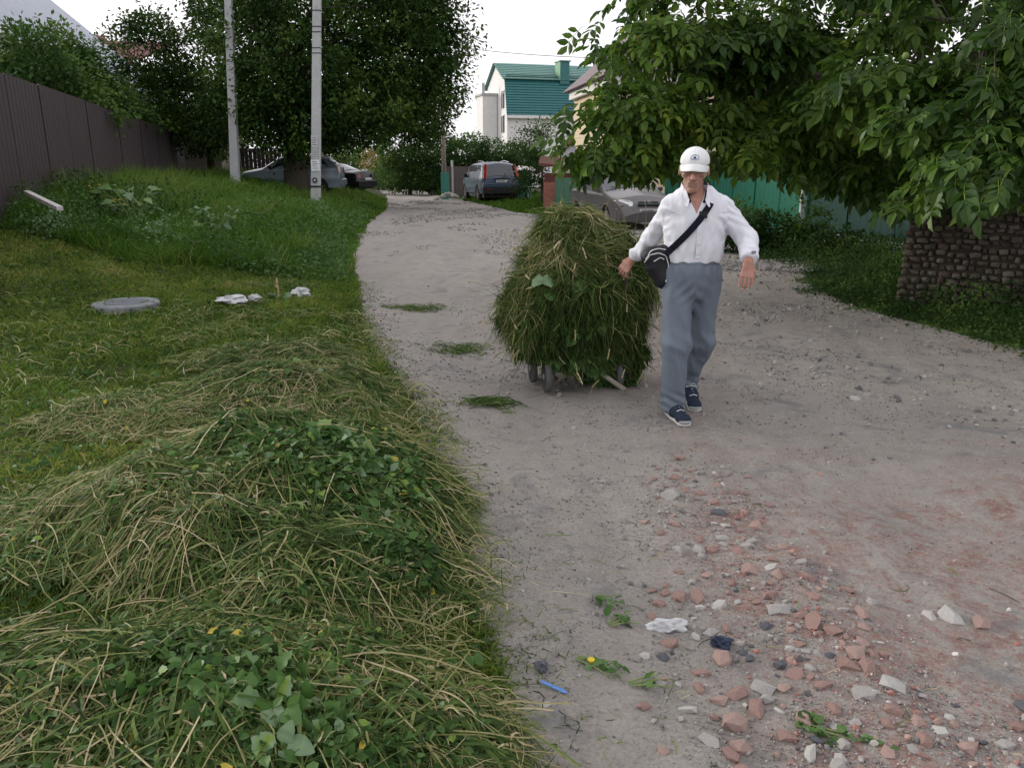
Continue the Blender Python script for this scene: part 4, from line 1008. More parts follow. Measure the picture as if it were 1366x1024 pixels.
m_under = pmat('matted_hay', (.035, .045, .018), .95, .35, 18, .8, 60, bdist=.03)
def make_pile(name, B, label, n, cx, cy, flow, tbias, straw, nleaf, nleafobj, seed, green=1.0, focus=()):
    rg = np.random.default_rng(seed)
    root = empty(name, (cx, cy, Hs(cx, cy)), label=label, cat='grass heap', group='heaps of cut grass on the verge')
    off = root.location[:]; S = surf(B)
    ex = [min(b[0] - b[2] for b in B), max(b[0] + b[2] for b in B), min(b[1] - b[3] for b in B), max(b[1] + b[3] for b in B)]
    xs = np.linspace(ex[0], ex[1], 90); ys = np.linspace(ex[2], ex[3], 90); X, Y = np.meshgrid(xs, ys, indexing='ij')
    M = mound(X, Y, B); Z = S(X, Y) - .03 - .05 * (M < .01) + .015 * fbm2(X * 14, Y * 14, 2, 3)
    ii = np.arange(X.size).reshape(X.shape); F = np.stack([ii[:-1, :-1], ii[1:, :-1], ii[1:, 1:], ii[:-1, 1:]], -1).reshape(-1, 4)
    F = F[(M.ravel()[F] > 0).any(1)]; us = np.unique(F); mp = np.zeros(X.size, int); mp[us] = np.arange(len(us))
    link('mound', npmesh('mound', (np.stack([X, Y, Z], -1).reshape(-1, 3) - off)[us], mp[F], m_under, smooth=True), root)
    def samp(m, grow=.0):
        x = rg.uniform(ex[0] - grow, ex[1] + grow, m * 5); y = rg.uniform(ex[2] - grow, ex[3] + grow, m * 5)
        w = mound(x, y, [(b[0], b[1], b[2] + grow, b[3] + grow, 1, b[5]) for b in B]); k = w > .12 + .3 * rg.random(m * 5)
        return x[k][:m], y[k][:m]
    def flowang(x, y):
        # stems combed in tufts, mostly down the slope with crossings
        e = .02; g1 = (mound(x + e, y, B) - mound(x - e, y, B)); g2 = (mound(x, y + e, B) - mound(x, y - e, B))
        down = np.arctan2(-g2, -g1)
        tuft = noise2(x * 4.2, y * 4.2, seed) * 3.2 + flow
        wgt = np.clip(np.hypot(g1, g2) * 25, 0, .45) * (rg.random(len(x)) < .5)
        return np.where(rg.random(len(x)) < wgt, down, tuft) + rg.normal(size=len(x)) * .65
    def tint(x, y, sd):
        return np.clip(tbias + .03 + .48 * fbm2(x * 2.2, y * 2.2, 3, seed + 1) + straw(x, y) + rg.normal(size=len(x)) * sd, 0, .97)
    x, y = samp(int(n * 1.7), .12); m = len(x)
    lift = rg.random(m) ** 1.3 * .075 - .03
    t = tint(x, y, .20) - .28 * (lift < 0.005)  # low stems tinted darker, shade of the recesses put into their colour
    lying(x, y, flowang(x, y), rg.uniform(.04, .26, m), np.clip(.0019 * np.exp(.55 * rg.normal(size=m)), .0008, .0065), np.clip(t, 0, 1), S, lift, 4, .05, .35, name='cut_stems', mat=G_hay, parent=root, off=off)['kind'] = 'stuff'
    # wide green blades
    x, y = samp(int(n * .30), .05); m = len(x)
    lying(x, y, flowang(x, y), rg.uniform(.08, .26, m), rg.uniform(.006, .012, m), np.clip(.28 + .14 * rg.normal(size=m) + .4 * straw(x, y), 0, .8), S, rg.random(m) * .045, 4, .05, .6, head=[.5, .9, 1, .7, .1], name='cut_blades', mat=G_hay, parent=root, off=off)['kind'] = 'stuff'
    # pale long stalks on top
    x, y = samp(int(n * .045), .15); m = len(x)
    lying(x, y, flowang(x, y) + rg.normal(size=m) * .4, rg.uniform(.18, .50, m), rg.uniform(.003, .0052, m), np.clip(.72 + .16 * rg.normal(size=m), .4, 1), S, .015 + rg.random(m) * .05, 7, .04, .22, name='long_stalks', mat=G_hay, parent=root, off=off)['kind'] = 'stuff'
    # seed heads: knobbly pale panicles
    x, y = samp(int(n * .03), .12); m = len(x)
    for q in range(3):
        lying(x + .004 * q, y, rg.random(m) * 6.3 if q == 0 else ah + rg.normal(size=m) * .1, rg.uniform(.05, .13, m), rg.uniform(.006, .011, m), np.clip(.84 + .1 * rg.normal(size=m), .6, 1), S, .02 + rg.random(m) * .04, 7, .03, .8, head=[.3, 1, .45, 1, .5, .9, .4, .1], name='seed_heads', mat=G_hay, parent=root, off=off)['kind'] = 'stuff' if q == 0 else 'stuff'
        ah = rg.random(m) * 6.3
        break
    # leaves
    x, y = samp(nleaf, .05); m = len(x); gp = noise2(x * 2.6, y * 2.6, seed + 9)
    foc = sum(w_ * np.exp(-((x - a_) ** 2 + (y - b_) ** 2) / r_) for a_, b_, r_, w_ in focus)
    k = rg.random(m) < np.clip(.16 + .6 * gp * green + foc, .05, 1); foc = foc[k]; x, y = x[k], y[k]; m = len(x)
    P = np.stack([x, y, S(x, y) + .0 + rg.random(m) * .075], -1) - np.array(off)
    f = nrm(np.stack([rg.normal(size=m), rg.normal(size=m) - .3, rg.normal(size=m) * .5], -1)); R = frames(f, np.array([0, -.3, 1.0]) + rg.normal(size=(m, 3)) * .55)
    t = np.clip(.38 + .26 * rg.normal(size=m) + .3 * noise2(x * 3, y * 3, 5), 0, .93); t[rg.random(m) < .012] = 1
    sc = rg.uniform(.014, .040, m) * (1 + .75 * np.clip(foc, 0, 1))
    big = np.argsort(-sc * (1 + .0 * x))[:nleafobj]; isb = np.zeros(m, bool); isb[big] = True
    V, F, T = scatter(np.array(LEAF_V) * [1, 1, 1.3], LEAF_F, P[~isb], R[~isb], sc[~isb], t[~isb])
    link('small_leaves', npmesh('small_leaves', V, F, G_broad, T), root)['kind'] = 'stuff'
    for i in big:
        o = link('leaf', PLEAF[rg.integers(0, len(PLEAF))], root)
        o.matrix_local = Matrix.Translation(Vector(P[i] + np.array([0, 0, .012]))) @ Matrix(R[i].tolist()).to_4x4() @ Matrix.Scale(float(sc[i] * rg.uniform(.95, 1.35)), 4)
    return root, S
# lobed / rounded leaf shapes used for the large single leaves
def broadleaf(kind, tint, seed):
    r = np.random.default_rng(seed); outl = []
    nn = 9
    for j in range(nn + 1):
        s = j / nn
        if kind == 0: w = .36 * math.sin(math.pi * s ** .8) ** .8
        elif kind == 1: w = .46 * math.sin(math.pi * min(1, s * .98 + .02) ** .62) * (1 + .12 * math.sin(s * 22))
        else: w = .42 * (math.sin(math.pi * s ** .7)) * (.62 + .38 * abs(math.cos(s * 8.5)))
        outl.append((s, max(w, .012 if j in (0, nn) else .03)))
    V = []; F = []
    for j, (s, w) in enumerate(outl):
        zc = -.22 * s * s + .02 * r.normal(); fold = .10 + .05 * r.normal()
        V += [(-w, s, zc + fold * w * 2), (0, s, zc), (w, s, zc + fold * w * 2 + .02 * r.normal())]
        if j: a = (j - 1) * 3; F += [(a, a + 1, a + 4, a + 3), (a + 1, a + 2, a + 5, a + 4)]
    st = len(V); V += [(-.015, 0, 0), (.015, 0, 0), (.012, -.5, -.06), (-.012, -.5, -.06)]; F.append((st, st + 1, st + 2, st + 3))
    T = np.full(len(V), tint); T[1:st:3] = min(1, tint + .08) if tint < .9 else tint
    return npmesh('leaf', V, np.array(F), G_broad, T, True)
PLEAF = [broadleaf(k % 3, t, k) for k, t in enumerate([.15, .3, .4, .5, .62, .72, .8, .86, .55, .35, .9, .78])]

make_pile('cut_grass_heap', PILE_A, 'largest and tallest heap of cut grass with grey green leaves spilling toward the road', 21000, -1.0, 3.2, 1.2, .42,
          lambda x, y: .30 * np.exp(-((x + 2.0) ** 2 + (y - 3.2) ** 2) / .35) - .2 * np.exp(-((x + .75) ** 2 + (y - 3.1) ** 2) / .2), 34000, 170, 101, 1.0, [(-.62, 3.25, .10, .9), (-.95, 3.5, .07, .6), (-.38, 2.7, .05, .5), (-1.3, 3.4, .04, .4)])
make_pile('cut_grass_heap', PILE_B, 'nearest heap of cut grass with broad leaves at the bottom edge of the photo', 15000, -.8, 1.85, .3, .46, lambda x, y: .18 * np.exp(-((x + .6) ** 2 + (y - 2.15) ** 2) / .06), 22000, 90, 202, 1.0, [(-.55, 1.75, .08, .7), (-1.05, 1.9, .06, .5)])
make_pile('cut_grass_heap', PILE_C, 'farthest flatter heap of cut grass with dry straw on its road side', 15000, -1.5, 5.2, .8, .50,
          lambda x, y: .26 * np.exp(-((x + 1.0) ** 2 + (y - 4.7) ** 2) / .12) + .12 * np.exp(-((x + 2.3) ** 2 + (y - 4.7) ** 2) / .2), 9000, 40, 303, .7, [(-1.5, 5.0, .12, .4)])
# thin windrow of loose cut grass spread over the lawn
n = 34000
y = 1.4 + 9.3 * RNG.random(n) ** 1.3; x = XL(y) + .12 - (y * .72 + 1.3) * RNG.random(n)
cl = fbm2(x * 1.0, y * 1.6, 4, 97); k = (cl > -.22 + .05 * np.clip(y - 5.5, 0, 5)) & keep_verge(x, y, -.12); k &= (XL(y) - x < 1.5 + .9 * fbm2(x * 1.1, y * 1.1, 2, 98) + np.where(y < 2.4, 1.5, 0)) | (RNG.random(n) < .22)
x, y = x[k], y[k]; n = len(x)
o = lying(x, y, RNG.random(n) * 6.3, RNG.uniform(.05, .22, n), RNG.uniform(.0025, .0042, n) * np.clip(y / 4, 1, 1.7), np.clip(.60 - .035 * np.clip(y - 5, 0, 5) + .22 * RNG.normal(size=n), 0, 1), lambda x, y: H(x, y), .02 + RNG.random(n) * .05, 4, .04, .5, name='loose_cut_grass', mat=G_hay)
tag(o, 'loose cut grass scattered over the mown verge', 'hay', kind='stuff')
n = 9000
y = 1.4 + 10 * RNG.random(n) ** 1.3; x = XL(y) - .05 - (y * .72 + 1.3) * RNG.random(n); k = keep_verge(x, y); x, y = x[k], y[k]; n = len(x)
o = link('lawn_weeds', leaf_mesh('lawn_weeds', np.stack([x, y, H(x, y) + .015 + .05 * RNG.random(n)], -1), nrm(RNG.normal(size=(n, 3)) + np.array([0, 0, .3])), .045, G_broad, 0, .8, 'leaf', 3, seed=12)); tag(o, 'small leafy weeds in the mown verge', 'weeds', kind='stuff')
# straw and twigs lying on the dirt
n = 420
y = 1.7 + 8 * RNG.random(n) ** 1.4; x = XL(y) + .02 + RNG.random(n) ** 2.2 * 2.2
o = lying(x, y, RNG.random(n) * 6.3, RNG.uniform(.02, .16, n), RNG.uniform(.0018, .0035, n), np.clip(.5 + .35 * RNG.normal(size=n), 0, 1), lambda x, y: Hr(x, y), np.full(n, .002), 4, .008, 1.4, name='straw_litter', mat=G_hay, parent=road); o['kind'] = 'stuff'

# cut sprigs on the dirt road
def sprig(x, y, L_, rot, label, nl, yellow=False, seed=0):
    r = np.random.default_rng(seed)
    t = empty('weed_sprig', (x, y, Hs(x, y) + .014), rot, label=label, cat='weed sprig', group='cut weed sprigs lying on the dirt road')
    mb = MB()
    for q in range(3): mb.tube([(0, .01 * q, .006), (L_ * .5, .02 * (q - 1), .012), (L_ * (1 - .1 * q), .05 * (q - 1), .008)], [.003, .0025, .0015], 5)
    mb.build('stem', bpy.data.materials['green_husk'], t)
    for i in range(nl):
        s = r.random(); o = link('leaf', PLEAF[r.integers(0, 10)], t, (L_ * s, r.normal() * .018, .008 + .015 * r.random()), (r.normal() * .4, r.normal() * .3, r.uniform(-2.6, -.5)), (.75, 1, 1))
        o.scale = [q * r.uniform(.028, .055) * (1 - .3 * s) for q in (.75, 1, 1)]
    if yellow:
        part('flower', pmat('yellow_petals', (.6, .45, .03), .7), t, lambda m: m.lathe([(.001, .018), (.013, .022), (.009, .012), (.002, .008)], (L_ * .35, 0, 0), 'z', 9))
for i, (u, v, L_, rot, lab, nl, yel) in enumerate([
        (815, 830, .10, .6, 'small leafy green sprig beside the crumpled plastic bag', 12, False), (795, 795, .10, -.4, 'thin dark green sprig lying highest on the dirt', 8, False),
        (768, 878, .16, -.5, 'flattened green sprig with a yellow flower', 14, True), (842, 915, .12, .3, 'wilted sprig with two dark broad leaves', 7, False),
        (1060, 968, .36, -.45, 'long bunch of leafy green weeds at the bottom right of the road', 46, False)]):
    a = (u - 683) / 1050; b_ = (512 - v) / 1050; tt = 1.6 / (ST - b_ * CT)
    sprig(a * tt, (CT + b_ * ST) * tt, L_, rot, lab, nl, yel, 500 + i)
def ground_at(u, v):
    a = (u - 683) / 1050; b_ = (512 - v) / 1050; tt = 1.6 / (ST - b_ * CT); return a * tt, (CT + b_ * ST) * tt
for i, (u, v, w, lab) in enumerate([(552, 412, .5, 'scrap of green grass on the road, farthest of the three'), (612, 465, .45, 'scrap of green grass on the road left of the loaded cart'), (652, 536, .26, 'small scrap of green grass on the road, nearest of the three')]):
    x0, y0 = ground_at(u, v); n = 260
    x = x0 + RNG.normal(size=n) * w * .33; y = y0 + RNG.normal(size=n) * w * .22
    o = lying(x, y, RNG.normal(size=n) * .5, RNG.uniform(.04, .14, n), RNG.uniform(.005, .009, n), np.clip(.3 + .15 * RNG.normal(size=n), 0, 1), lambda x, y: Hr(x, y), RNG.random(n) * .02, 4, .02, 1.2, name='grass_scrap', mat=G_hay)
    tag(o, lab, 'cut grass', 'grass scraps on the road', 'stuff')

# burdock plants, flowers and tall weeds in the grass
def rosette(x, y, n, size, h, label, name='burdock_plant', cat='plant', group=None, lo=.7, hi=.85, seed=0):
    r = np.random.default_rng(seed); t = empty(name, (x, y, Hs(x, y)), label=label, cat=cat, group=group)
    st = MB()
    for i in range(n):
        a = r.random() * 6.3; rad = size * (1.2 + 2.2 * r.random()); zz = h * (.55 + .45 * r.random()) 
        p = Vector((math.cos(a) * rad, math.sin(a) * rad, zz))
        lf = [m_ for m_, tv in zip(PLEAF, [.15, .3, .4, .5, .62, .72, .8, .86, .55, .35, .9, .78]) if lo - .3 <= tv <= hi + .05]
        o = link('leaf', lf[r.integers(0, len(lf))], t, p, (r.normal() * .35 + .1, r.normal() * .3, a - math.pi / 2 + r.normal() * .4)); q = size * r.uniform(.7, 1.2) * 1.5; o.scale = (q, q, q)
        st.tube([(0, 0, 0), (p.x * .4, p.y * .4, p.z * .7), p - Vector((0, 0, .01))], .005, 5)
    st.build('stem', bpy.data.materials['green_husk'], t); return t
for i, (u, v, n, s, h, lab) in enumerate([(180, 290, 26, .13, .42, 'patch of grey green burdock leaves below the yellow flowers'), (290, 300, 44, .11, .38, 'wide patch of grey green burdock leaves in the tall grass centre'), (20, 300, 18, .10, .36, 'burdock leaves at the left edge of the tall grass')]):
    p = at(u, v, 13.2); rosette(p.x, 13.2, n, s, h + .32, lab, group='burdock patches in the tall grass', seed=i)
rosette(*ground_at(190, 360), 14, .10, .2, 'pale burdock leaves behind the round well cover', group='burdock patches in the tall grass', seed=9)
m_yel = pmat('yellow_flower', (.6, .38, .02), .7)
for i, (u, v, lab) in enumerate([(132, 246, 'orange yellow flower spike beside the brown fence, left one'), (158, 266, 'yellow flower spike beside the brown fence, right one')]):
    p = at(u, v, 13.8); t = empty('flowering_weed', (p.x, 13.8, Hs(p.x, 13.8)), label=lab, cat='flower', group='yellow flowers by the brown fence'); zt = p.z - t.location.z
    part('stem', bpy.data.materials['green_husk'], t, lambda m: [m.tube([(q * .05, 0, 0), (q * .09, 0, zt + .05 * q)], .006, 5) for q in (-1, 0, 1)])
    r = random.Random(i); fl = MB()
    for k in range(26): fl.lathe([(.001, -.014), (.018, 0), (.001, .012)], (r.gauss(0, .07), r.gauss(0, .03), zt - r.random() * .22), 'z', 5)
    o = fl.build('petals', m_yel, t); o['kind'] = 'stuff'
    P = np.stack([RNG.normal(size=120) * .1, RNG.normal(size=120) * .06, RNG.random(120) * zt * .9], -1)
    link('foliage', leaf_mesh('foliage', P, nrm(RNG.normal(size=(120, 3))), .09, L_mid, .2, .8, 'leaf'), t)['kind'] = 'stuff'
for i, (u, v) in enumerate([(190, 285), (105, 240), (235, 240)]):
    p = at(u, v, 14.5); P = np.stack([RNG.normal(size=900) * .35, RNG.normal(size=900) * .2, RNG.random(900) * .75], -1)
    t = empty('tall_weed', (p.x, 14.6, Hs(p.x, 14.6)), label=['bushy weed between the burdock and the yellow flowers', 'bushy weed at the fence left of the yellow flowers', 'bushy brownish weed at the fence below the blue box'][i], cat='weed', group='tall weeds at the brown fence')
    link('foliage', leaf_mesh('foliage', P, nrm(RNG.normal(size=(900, 3)) + np.array([0, 0, .4])), .06, L_mid, .1, .8, 'quad', 3), t)['kind'] = 'stuff'
    part('stem', bpy.data.materials['green_husk'], t, lambda m: [m.tube([(q * .1, 0, 0), (q * .16, 0, .75)], .006, 5) for q in (-2, -1, 0, 1, 2)])

# well cover, litter on the grass
wx, wy = ground_at(165, 381); wz = Hs(wx, wy)
wx, wy = wx * (1.6 - wz) / 1.6, wy * (1.6 - wz) / 1.6; wz = Hs(wx, wy)
wc = empty('well_cover', (wx, wy, wz), label='round grey concrete well cover lying in the cut grass', cat='manhole cover'); wc.scale = (.84, .84, .84)
part('concrete_ring', pmat('old_concrete', (.20, .21, .22), .9, .25, 9, .4), wc, lambda m: m.lathe([(.40, -.05), (.40, .06), (.385, .075), (.27, .075), (.26, .06), (.25, .06)], (0, 0, 0), 'z', 40), smooth=False)
part('lid', pmat('lid_grey', (.13, .14, .16), .8, .15, 8), wc, lambda m: m.lathe([(.255, .0), (.255, .075), (.24, .082), (.05, .082), (.04, .09), (.001, .09)], (0, 0, 0), 'z', 36))
def crumple(name, x, y, z, sx, sy, sz, mat, label, cat, group=None, seed=0):
    import bmesh
    r = random.Random(seed); bm = bmesh.new(); bmesh.ops.create_icosphere(bm, subdivisions=3, radius=.5)
    for v in bm.verts:
        c = v.co; q = 1 + .55 * float(noise3(c.x * 5 + seed, c.y * 5, c.z * 5, 3)) + .3 * float(noise3(c.x * 13, c.y * 13 + seed, c.z * 13, 4))
        v.co = Vector((c.x * sx * q, c.y * sy * q, max(c.z * sz * q, -sz * .3)))
    me = bpy.data.meshes.new(name); bm.to_mesh(me); bm.free(); me.materials.append(mat)
    o = link(name, me, None, (x, y, z + sz * .3)); return tag(o, label, cat, group)
m_bag = pmat('pale_plastic', (.46, .47, .48), .45, .08, 20, .2, 60)
for (u, v, sx, sz, lab, nm, ct) in [(312, 407, .30, .10, 'crumpled pale rag on the mown grass, left of the litter', 'rag', 'rag'), (341, 403, .12, .09, 'small round white scrap on the grass between the rag and the dry stalk', 'paper_scrap', 'litter'), (403, 398, .20, .12, 'white crumpled carton on the grass right of the dry stalk', 'carton', 'litter'), (456, 300, .12, .06, 'small pale scrap in the grass near the road edge', 'paper_scrap', 'litter')]:
    x, y = ground_at(u, v); z = Hs(x, y); x, y = x * (1.6 - z) / 1.6, y * (1.6 - z) / 1.6
    crumple(nm, x, y, Hs(x, y) + .03, sx, sx * .6, sz, m_bag, lab, ct, seed=u)
x, y = ground_at(372, 408)
t = empty('dry_stalk', (x, y, Hs(x, y)), label='single dry yellow stalk standing upright in the mown grass', cat='plant')
part('stem', pmat('dry_stem', (.36, .29, .16), .9), t, lambda m: m.tube([(0, 0, -.02), (.01, 0, .12), (-.01, 0, .24)], [.012, .010, .006], 6))
part('dry_head', bpy.data.materials['dry_stem'], t, lambda m: m.lathe([(.004, .12), (.018, .15), (.01, .18), (.018, .21), (.003, .27)], (0, 0, 0), 'z', 7))
for i in range(6): o = link('leaf', PLEAF[6], t, (.04 * i - .1, .02, .04), (.3, .2 * i, i * 1.1)); o.scale = (.12, .12, .12)
# road litter
x, y = ground_at(890, 829); crumple('plastic_bag', x, y, Hs(x, y) + .005, .125, .055, .05, m_bag, 'crumpled translucent white plastic bag among the rubble', 'plastic bag', seed=3)
x, y = ground_at(722, 893); crumple('dark_ball', x, y, Hs(x, y) + .01, .042, .042, .045, m_dark, 'small round dark ball at the grass edge above the blue strip', 'ball', seed=8)
x, y = ground_at(738, 918); z = Hs(x, y) + .018
st = MB(); st.prism([(-.04, .022, 0), (-.036, .03, .002), (.03, -.018, .006), (.045, -.035, .002), (.03, -.032, .001), (-.02, .002, .004)], (0, 0, .003))
o = st.build('plastic_strip', pmat('blue_film', (.10, .22, .50), .4), None, loc=(x, y, z)); tag(o, 'bright blue plastic strip on the dirt beside the dark ball', 'plastic strip')
x, y = ground_at(963, 852); crumple('dark_rag', x, y, Hs(x, y) + .01, .065, .05, .04, pmat('navy_cloth', (.03, .04, .07), .8), 'crumpled dark navy rag among the brick rubble', 'rag', seed=5)
# ------------------------------------------------------------------ signed distance modelling for the person and the bag
class Field:
    def __init__(s, lo, hi, h):
        s.lo = np.array(lo, float); s.h = h
        n = np.ceil((np.array(hi) - s.lo) / h).astype(int) + 1
        s.n = n; s.D = np.full(n, .06, np.float32)
        s.ax = [s.lo[i] + h * np.arange(n[i]) for i in range(3)]
    def region(s, lo, hi):
        sl = []
        for i in range(3):
            a = max(0, int((lo[i] - s.lo[i]) / s.h)); b = min(s.n[i], int((hi[i] - s.lo[i]) / s.h) + 2); sl.append(slice(a, max(a, b)))
        return tuple(sl)
    def op(s, fn, lo, hi, k=.02, mode='add', m=.05):
        sl = s.region([a - m for a in lo], [b + m for b in hi])
        x = s.ax[0][sl[0]][:, None, None]; y = s.ax[1][sl[1]][None, :, None]; z = s.ax[2][sl[2]][None, None, :]
        d = fn(x, y, z).astype(np.float32); a = s.D[sl]
        if mode == 'add':
            h = np.maximum(k - np.abs(a - d), 0) / max(k, 1e-6); s.D[sl] = np.minimum(a, d) - h * h * k * .25
        else:
            d = -d; h = np.maximum(k - np.abs(a - d), 0) / max(k, 1e-6); s.D[sl] = np.maximum(a, d) + h * h * k * .25
        return s
    def cone(s, a, b, r1, r2, k=.02, flat=None, mode='add'):
        """rounded cone; flat=(axis vector, ratio) squashes the section along that axis"""
        a = np.array(a, float); b = np.array(b, float); ba = b - a; L2 = max((ba ** 2).sum(), 1e-9)
        if flat: nv = np.array(flat[0], float); nv /= np.linalg.norm(nv)
        def fn(x, y, z):
            px, py, pz = x - a[0], y - a[1], z - a[2]
            t = np.clip((px * ba[0] + py * ba[1] + pz * ba[2]) / L2, 0, 1)
            qx, qy, qz = px - t * ba[0], py - t * ba[1], pz - t * ba[2]
            if flat:
                q = (qx * nv[0] + qy * nv[1] + qz * nv[2]) * (1 / flat[1] - 1)
                qx, qy, qz = qx + q * nv[0], qy + q * nv[1], qz + q * nv[2]
            d = np.sqrt(qx * qx + qy * qy + qz * qz) - (r1 + (r2 - r1) * t)
            return d * (flat[1] ** .5 if flat else 1)
        rm = max(r1, r2)
        return s.op(fn, np.minimum(a, b) - rm, np.maximum(a, b) + rm, k, mode)
    def ell(s, c, r, k=.02, mode='add', R=None):
        c = np.array(c, float); r = np.array(r, float)
        def fn(x, y, z):
            px, py, pz = x - c[0], y - c[1], z - c[2]
            if R is not None:
                px, py, pz = (R[0, 0] * px + R[1, 0] * py + R[2, 0] * pz, R[0, 1] * px + R[1, 1] * py + R[2, 1] * pz, R[0, 2] * px + R[1, 2] * py + R[2, 2] * pz)
            k0 = np.sqrt((px / r[0]) ** 2 + (py / r[1]) ** 2 + (pz / r[2]) ** 2); k1 = np.sqrt((px / r[0] ** 2) ** 2 + (py / r[1] ** 2) ** 2 + (pz / r[2] ** 2) ** 2)
            return k0 * (k0 - 1) / np.maximum(k1, 1e-6)
        rm = max(r)
        return s.op(fn, c - rm, c + rm, k, mode)
    def halfspace_cut(s, nrm_, off, k=.004):
        x = s.ax[0][:, None, None]; y = s.ax[1][None, :, None]; z = s.ax[2][None, None, :]
        d = (x * nrm_[0] + y * nrm_[1] + z * nrm_[2] - off).astype(np.float32)
        s.D = np.maximum(s.D, d); return s
    def wrinkle(s, fn, band=.03):
        m = np.abs(s.D) < band; I = np.argwhere(m)
        P = s.lo + I * s.h; s.D[m] += fn(P[:, 0], P[:, 1], P[:, 2]).astype(np.float32); return s
    def at(s, P):
        q = (np.asarray(P) - s.lo) / s.h; i = np.clip(np.round(q).astype(int), 0, s.n - 1); return s.D[i[..., 0], i[..., 1], i[..., 2]]
    def mesh(s):
        D = s.D; S = D < 0
        c = np.zeros(tuple(s.n - 1), np.int8)
        for dx in (0, 1):
            for dy in (0, 1):
                for dz in (0, 1): c += S[dx:s.n[0] - 1 + dx, dy:s.n[1] - 1 + dy, dz:s.n[2] - 1 + dz]
        act = (c > 0) & (c < 8); ids = np.argwhere(act); idx = np.full(act.shape, -1, np.int32); idx[act] = np.arange(len(ids))
        off = [(i, j, k) for i in (0, 1) for j in (0, 1) for k in (0, 1)]
        val = [D[ids[:, 0] + o[0], ids[:, 1] + o[1], ids[:, 2] + o[2]].astype(float) for o in off]
        sm = np.zeros((len(ids), 3)); ct = np.zeros(len(ids))
        for i in range(8):
            for j in range(i + 1, 8):
                if sum(abs(off[i][q] - off[j][q]) for q in range(3)) != 1: continue
                m = (val[i] < 0) != (val[j] < 0); t = np.where(m, val[i] / np.where(m, val[i] - val[j], 1), 0)
                p = np.array(off[i])[None] + t[:, None] * (np.array(off[j]) - np.array(off[i]))[None]
                sm += p * m[:, None]; ct += m
        V = s.lo + (ids + sm / ct[:, None]) * s.h
        F = []
        for ax in range(3):
            o1, o2 = [(1, 2), (2, 0), (0, 1)][ax]
            sa = [slice(None)] * 3; sb = [slice(None)] * 3; sa[ax] = slice(0, -1); sb[ax] = slice(1, None)
            a = S[tuple(sa)]; b = S[tuple(sb)]; E = np.argwhere(a != b)
            E = E[(E[:, o1] > 0) & (E[:, o2] > 0) & (E[:, o1] < s.n[o1] - 1) & (E[:, o2] < s.n[o2] - 1)]
            e1 = np.zeros(3, int); e1[o1] = 1; e2 = np.zeros(3, int); e2[o2] = 1
            g = lambda q: idx[q[:, 0], q[:, 1], q[:, 2]]
            q = np.stack([g(E - e1 - e2), g(E - e2), g(E), g(E - e1)], -1)
            fl = ~S[E[:, 0], E[:, 1], E[:, 2]]; q[fl] = q[fl][:, ::-1]; F.append(q)
        F = np.concatenate(F); return V, F[(F >= 0).all(1)]

PO = Vector((1.12, 4.95, Hs(1.1, 4.9) + .012))
person = empty('person', PO, label='older man walking in white shirt, grey trousers and white cap, pulling the cart', cat='person')
# materials
def cloth(name, col, sc=900, b=.2, rough=.9):
    return pmat(name, col, rough, .05, 14, b, sc, spec=.15, bdist=.001)
m_skin, nts, ps = newmat('skin')
N = nts.nodes.new; L = nts.links.new
tcs = N('ShaderNodeTexCoord'); ns = N('ShaderNodeTexNoise'); ns.inputs['Scale'].default_value = 28; ns.inputs['Detail'].default_value = 5; L(tcs.outputs['Object'], ns.inputs['Vector'])
crs = N('ShaderNodeValToRGB'); crs.color_ramp.elements[0].position = .3; crs.color_ramp.elements[1].position = .7
crs.color_ramp.elements[0].color = (.32, .15, .11, 1); crs.color_ramp.elements[1].color = (.47, .255, .19, 1); L(ns.outputs[0], crs.inputs[0])
ats = N('ShaderNodeAttribute'); ats.attribute_name = 'tint'
mxs = N('ShaderNodeMix'); mxs.data_type = 'RGBA'; L(ats.outputs['Fac'], mxs.inputs[0]); L(crs.outputs[0], mxs.inputs[6]); mxs.inputs[7].default_value = (.17, .12, .105, 1)
L(mxs.outputs[2], ps.inputs['Base Color']); bn_ = N('ShaderNodeBump'); bn_.inputs['Distance'].default_value = .0025; bn_.inputs['Strength'].default_value = .6; nb2 = N('ShaderNodeTexNoise'); nb2.inputs['Scale'].default_value = 130; nb2.inputs['Detail'].default_value = 6; L(tcs.outputs['Object'], nb2.inputs['Vector']); L(nb2.outputs[0], bn_.inputs['Height']); L(bn_.outputs[0], ps.inputs['Normal'])
ps.inputs['Roughness'].default_value = .55; ps.inputs['Subsurface Weight'].default_value = .08; ps.inputs['Subsurface Radius'].default_value = (.01, .004, .002)
m_shirt = cloth('white_cotton', (.68, .69, .745))
m_trous = cloth('grey_cotton', (.140, .168, .205))
m_navy = cloth('navy_cloth_collar', (.010, .012, .022))
m_cap = cloth('cap_cotton', (.70, .71, .71))
m_hair = pmat('grey_hair', (.42, .39, .34), .8, .25, 60, .6, 220)
m_shoe = cloth('dark_blue_shoe', (.022, .03, .05)); m_sole = pmat('pale_sole', (.48, .48, .46), .7); m_lace = cloth('white_laces', (.6, .6, .6))
m_shoeg = cloth('grey_shoe_panel', (.30, .31, .32))

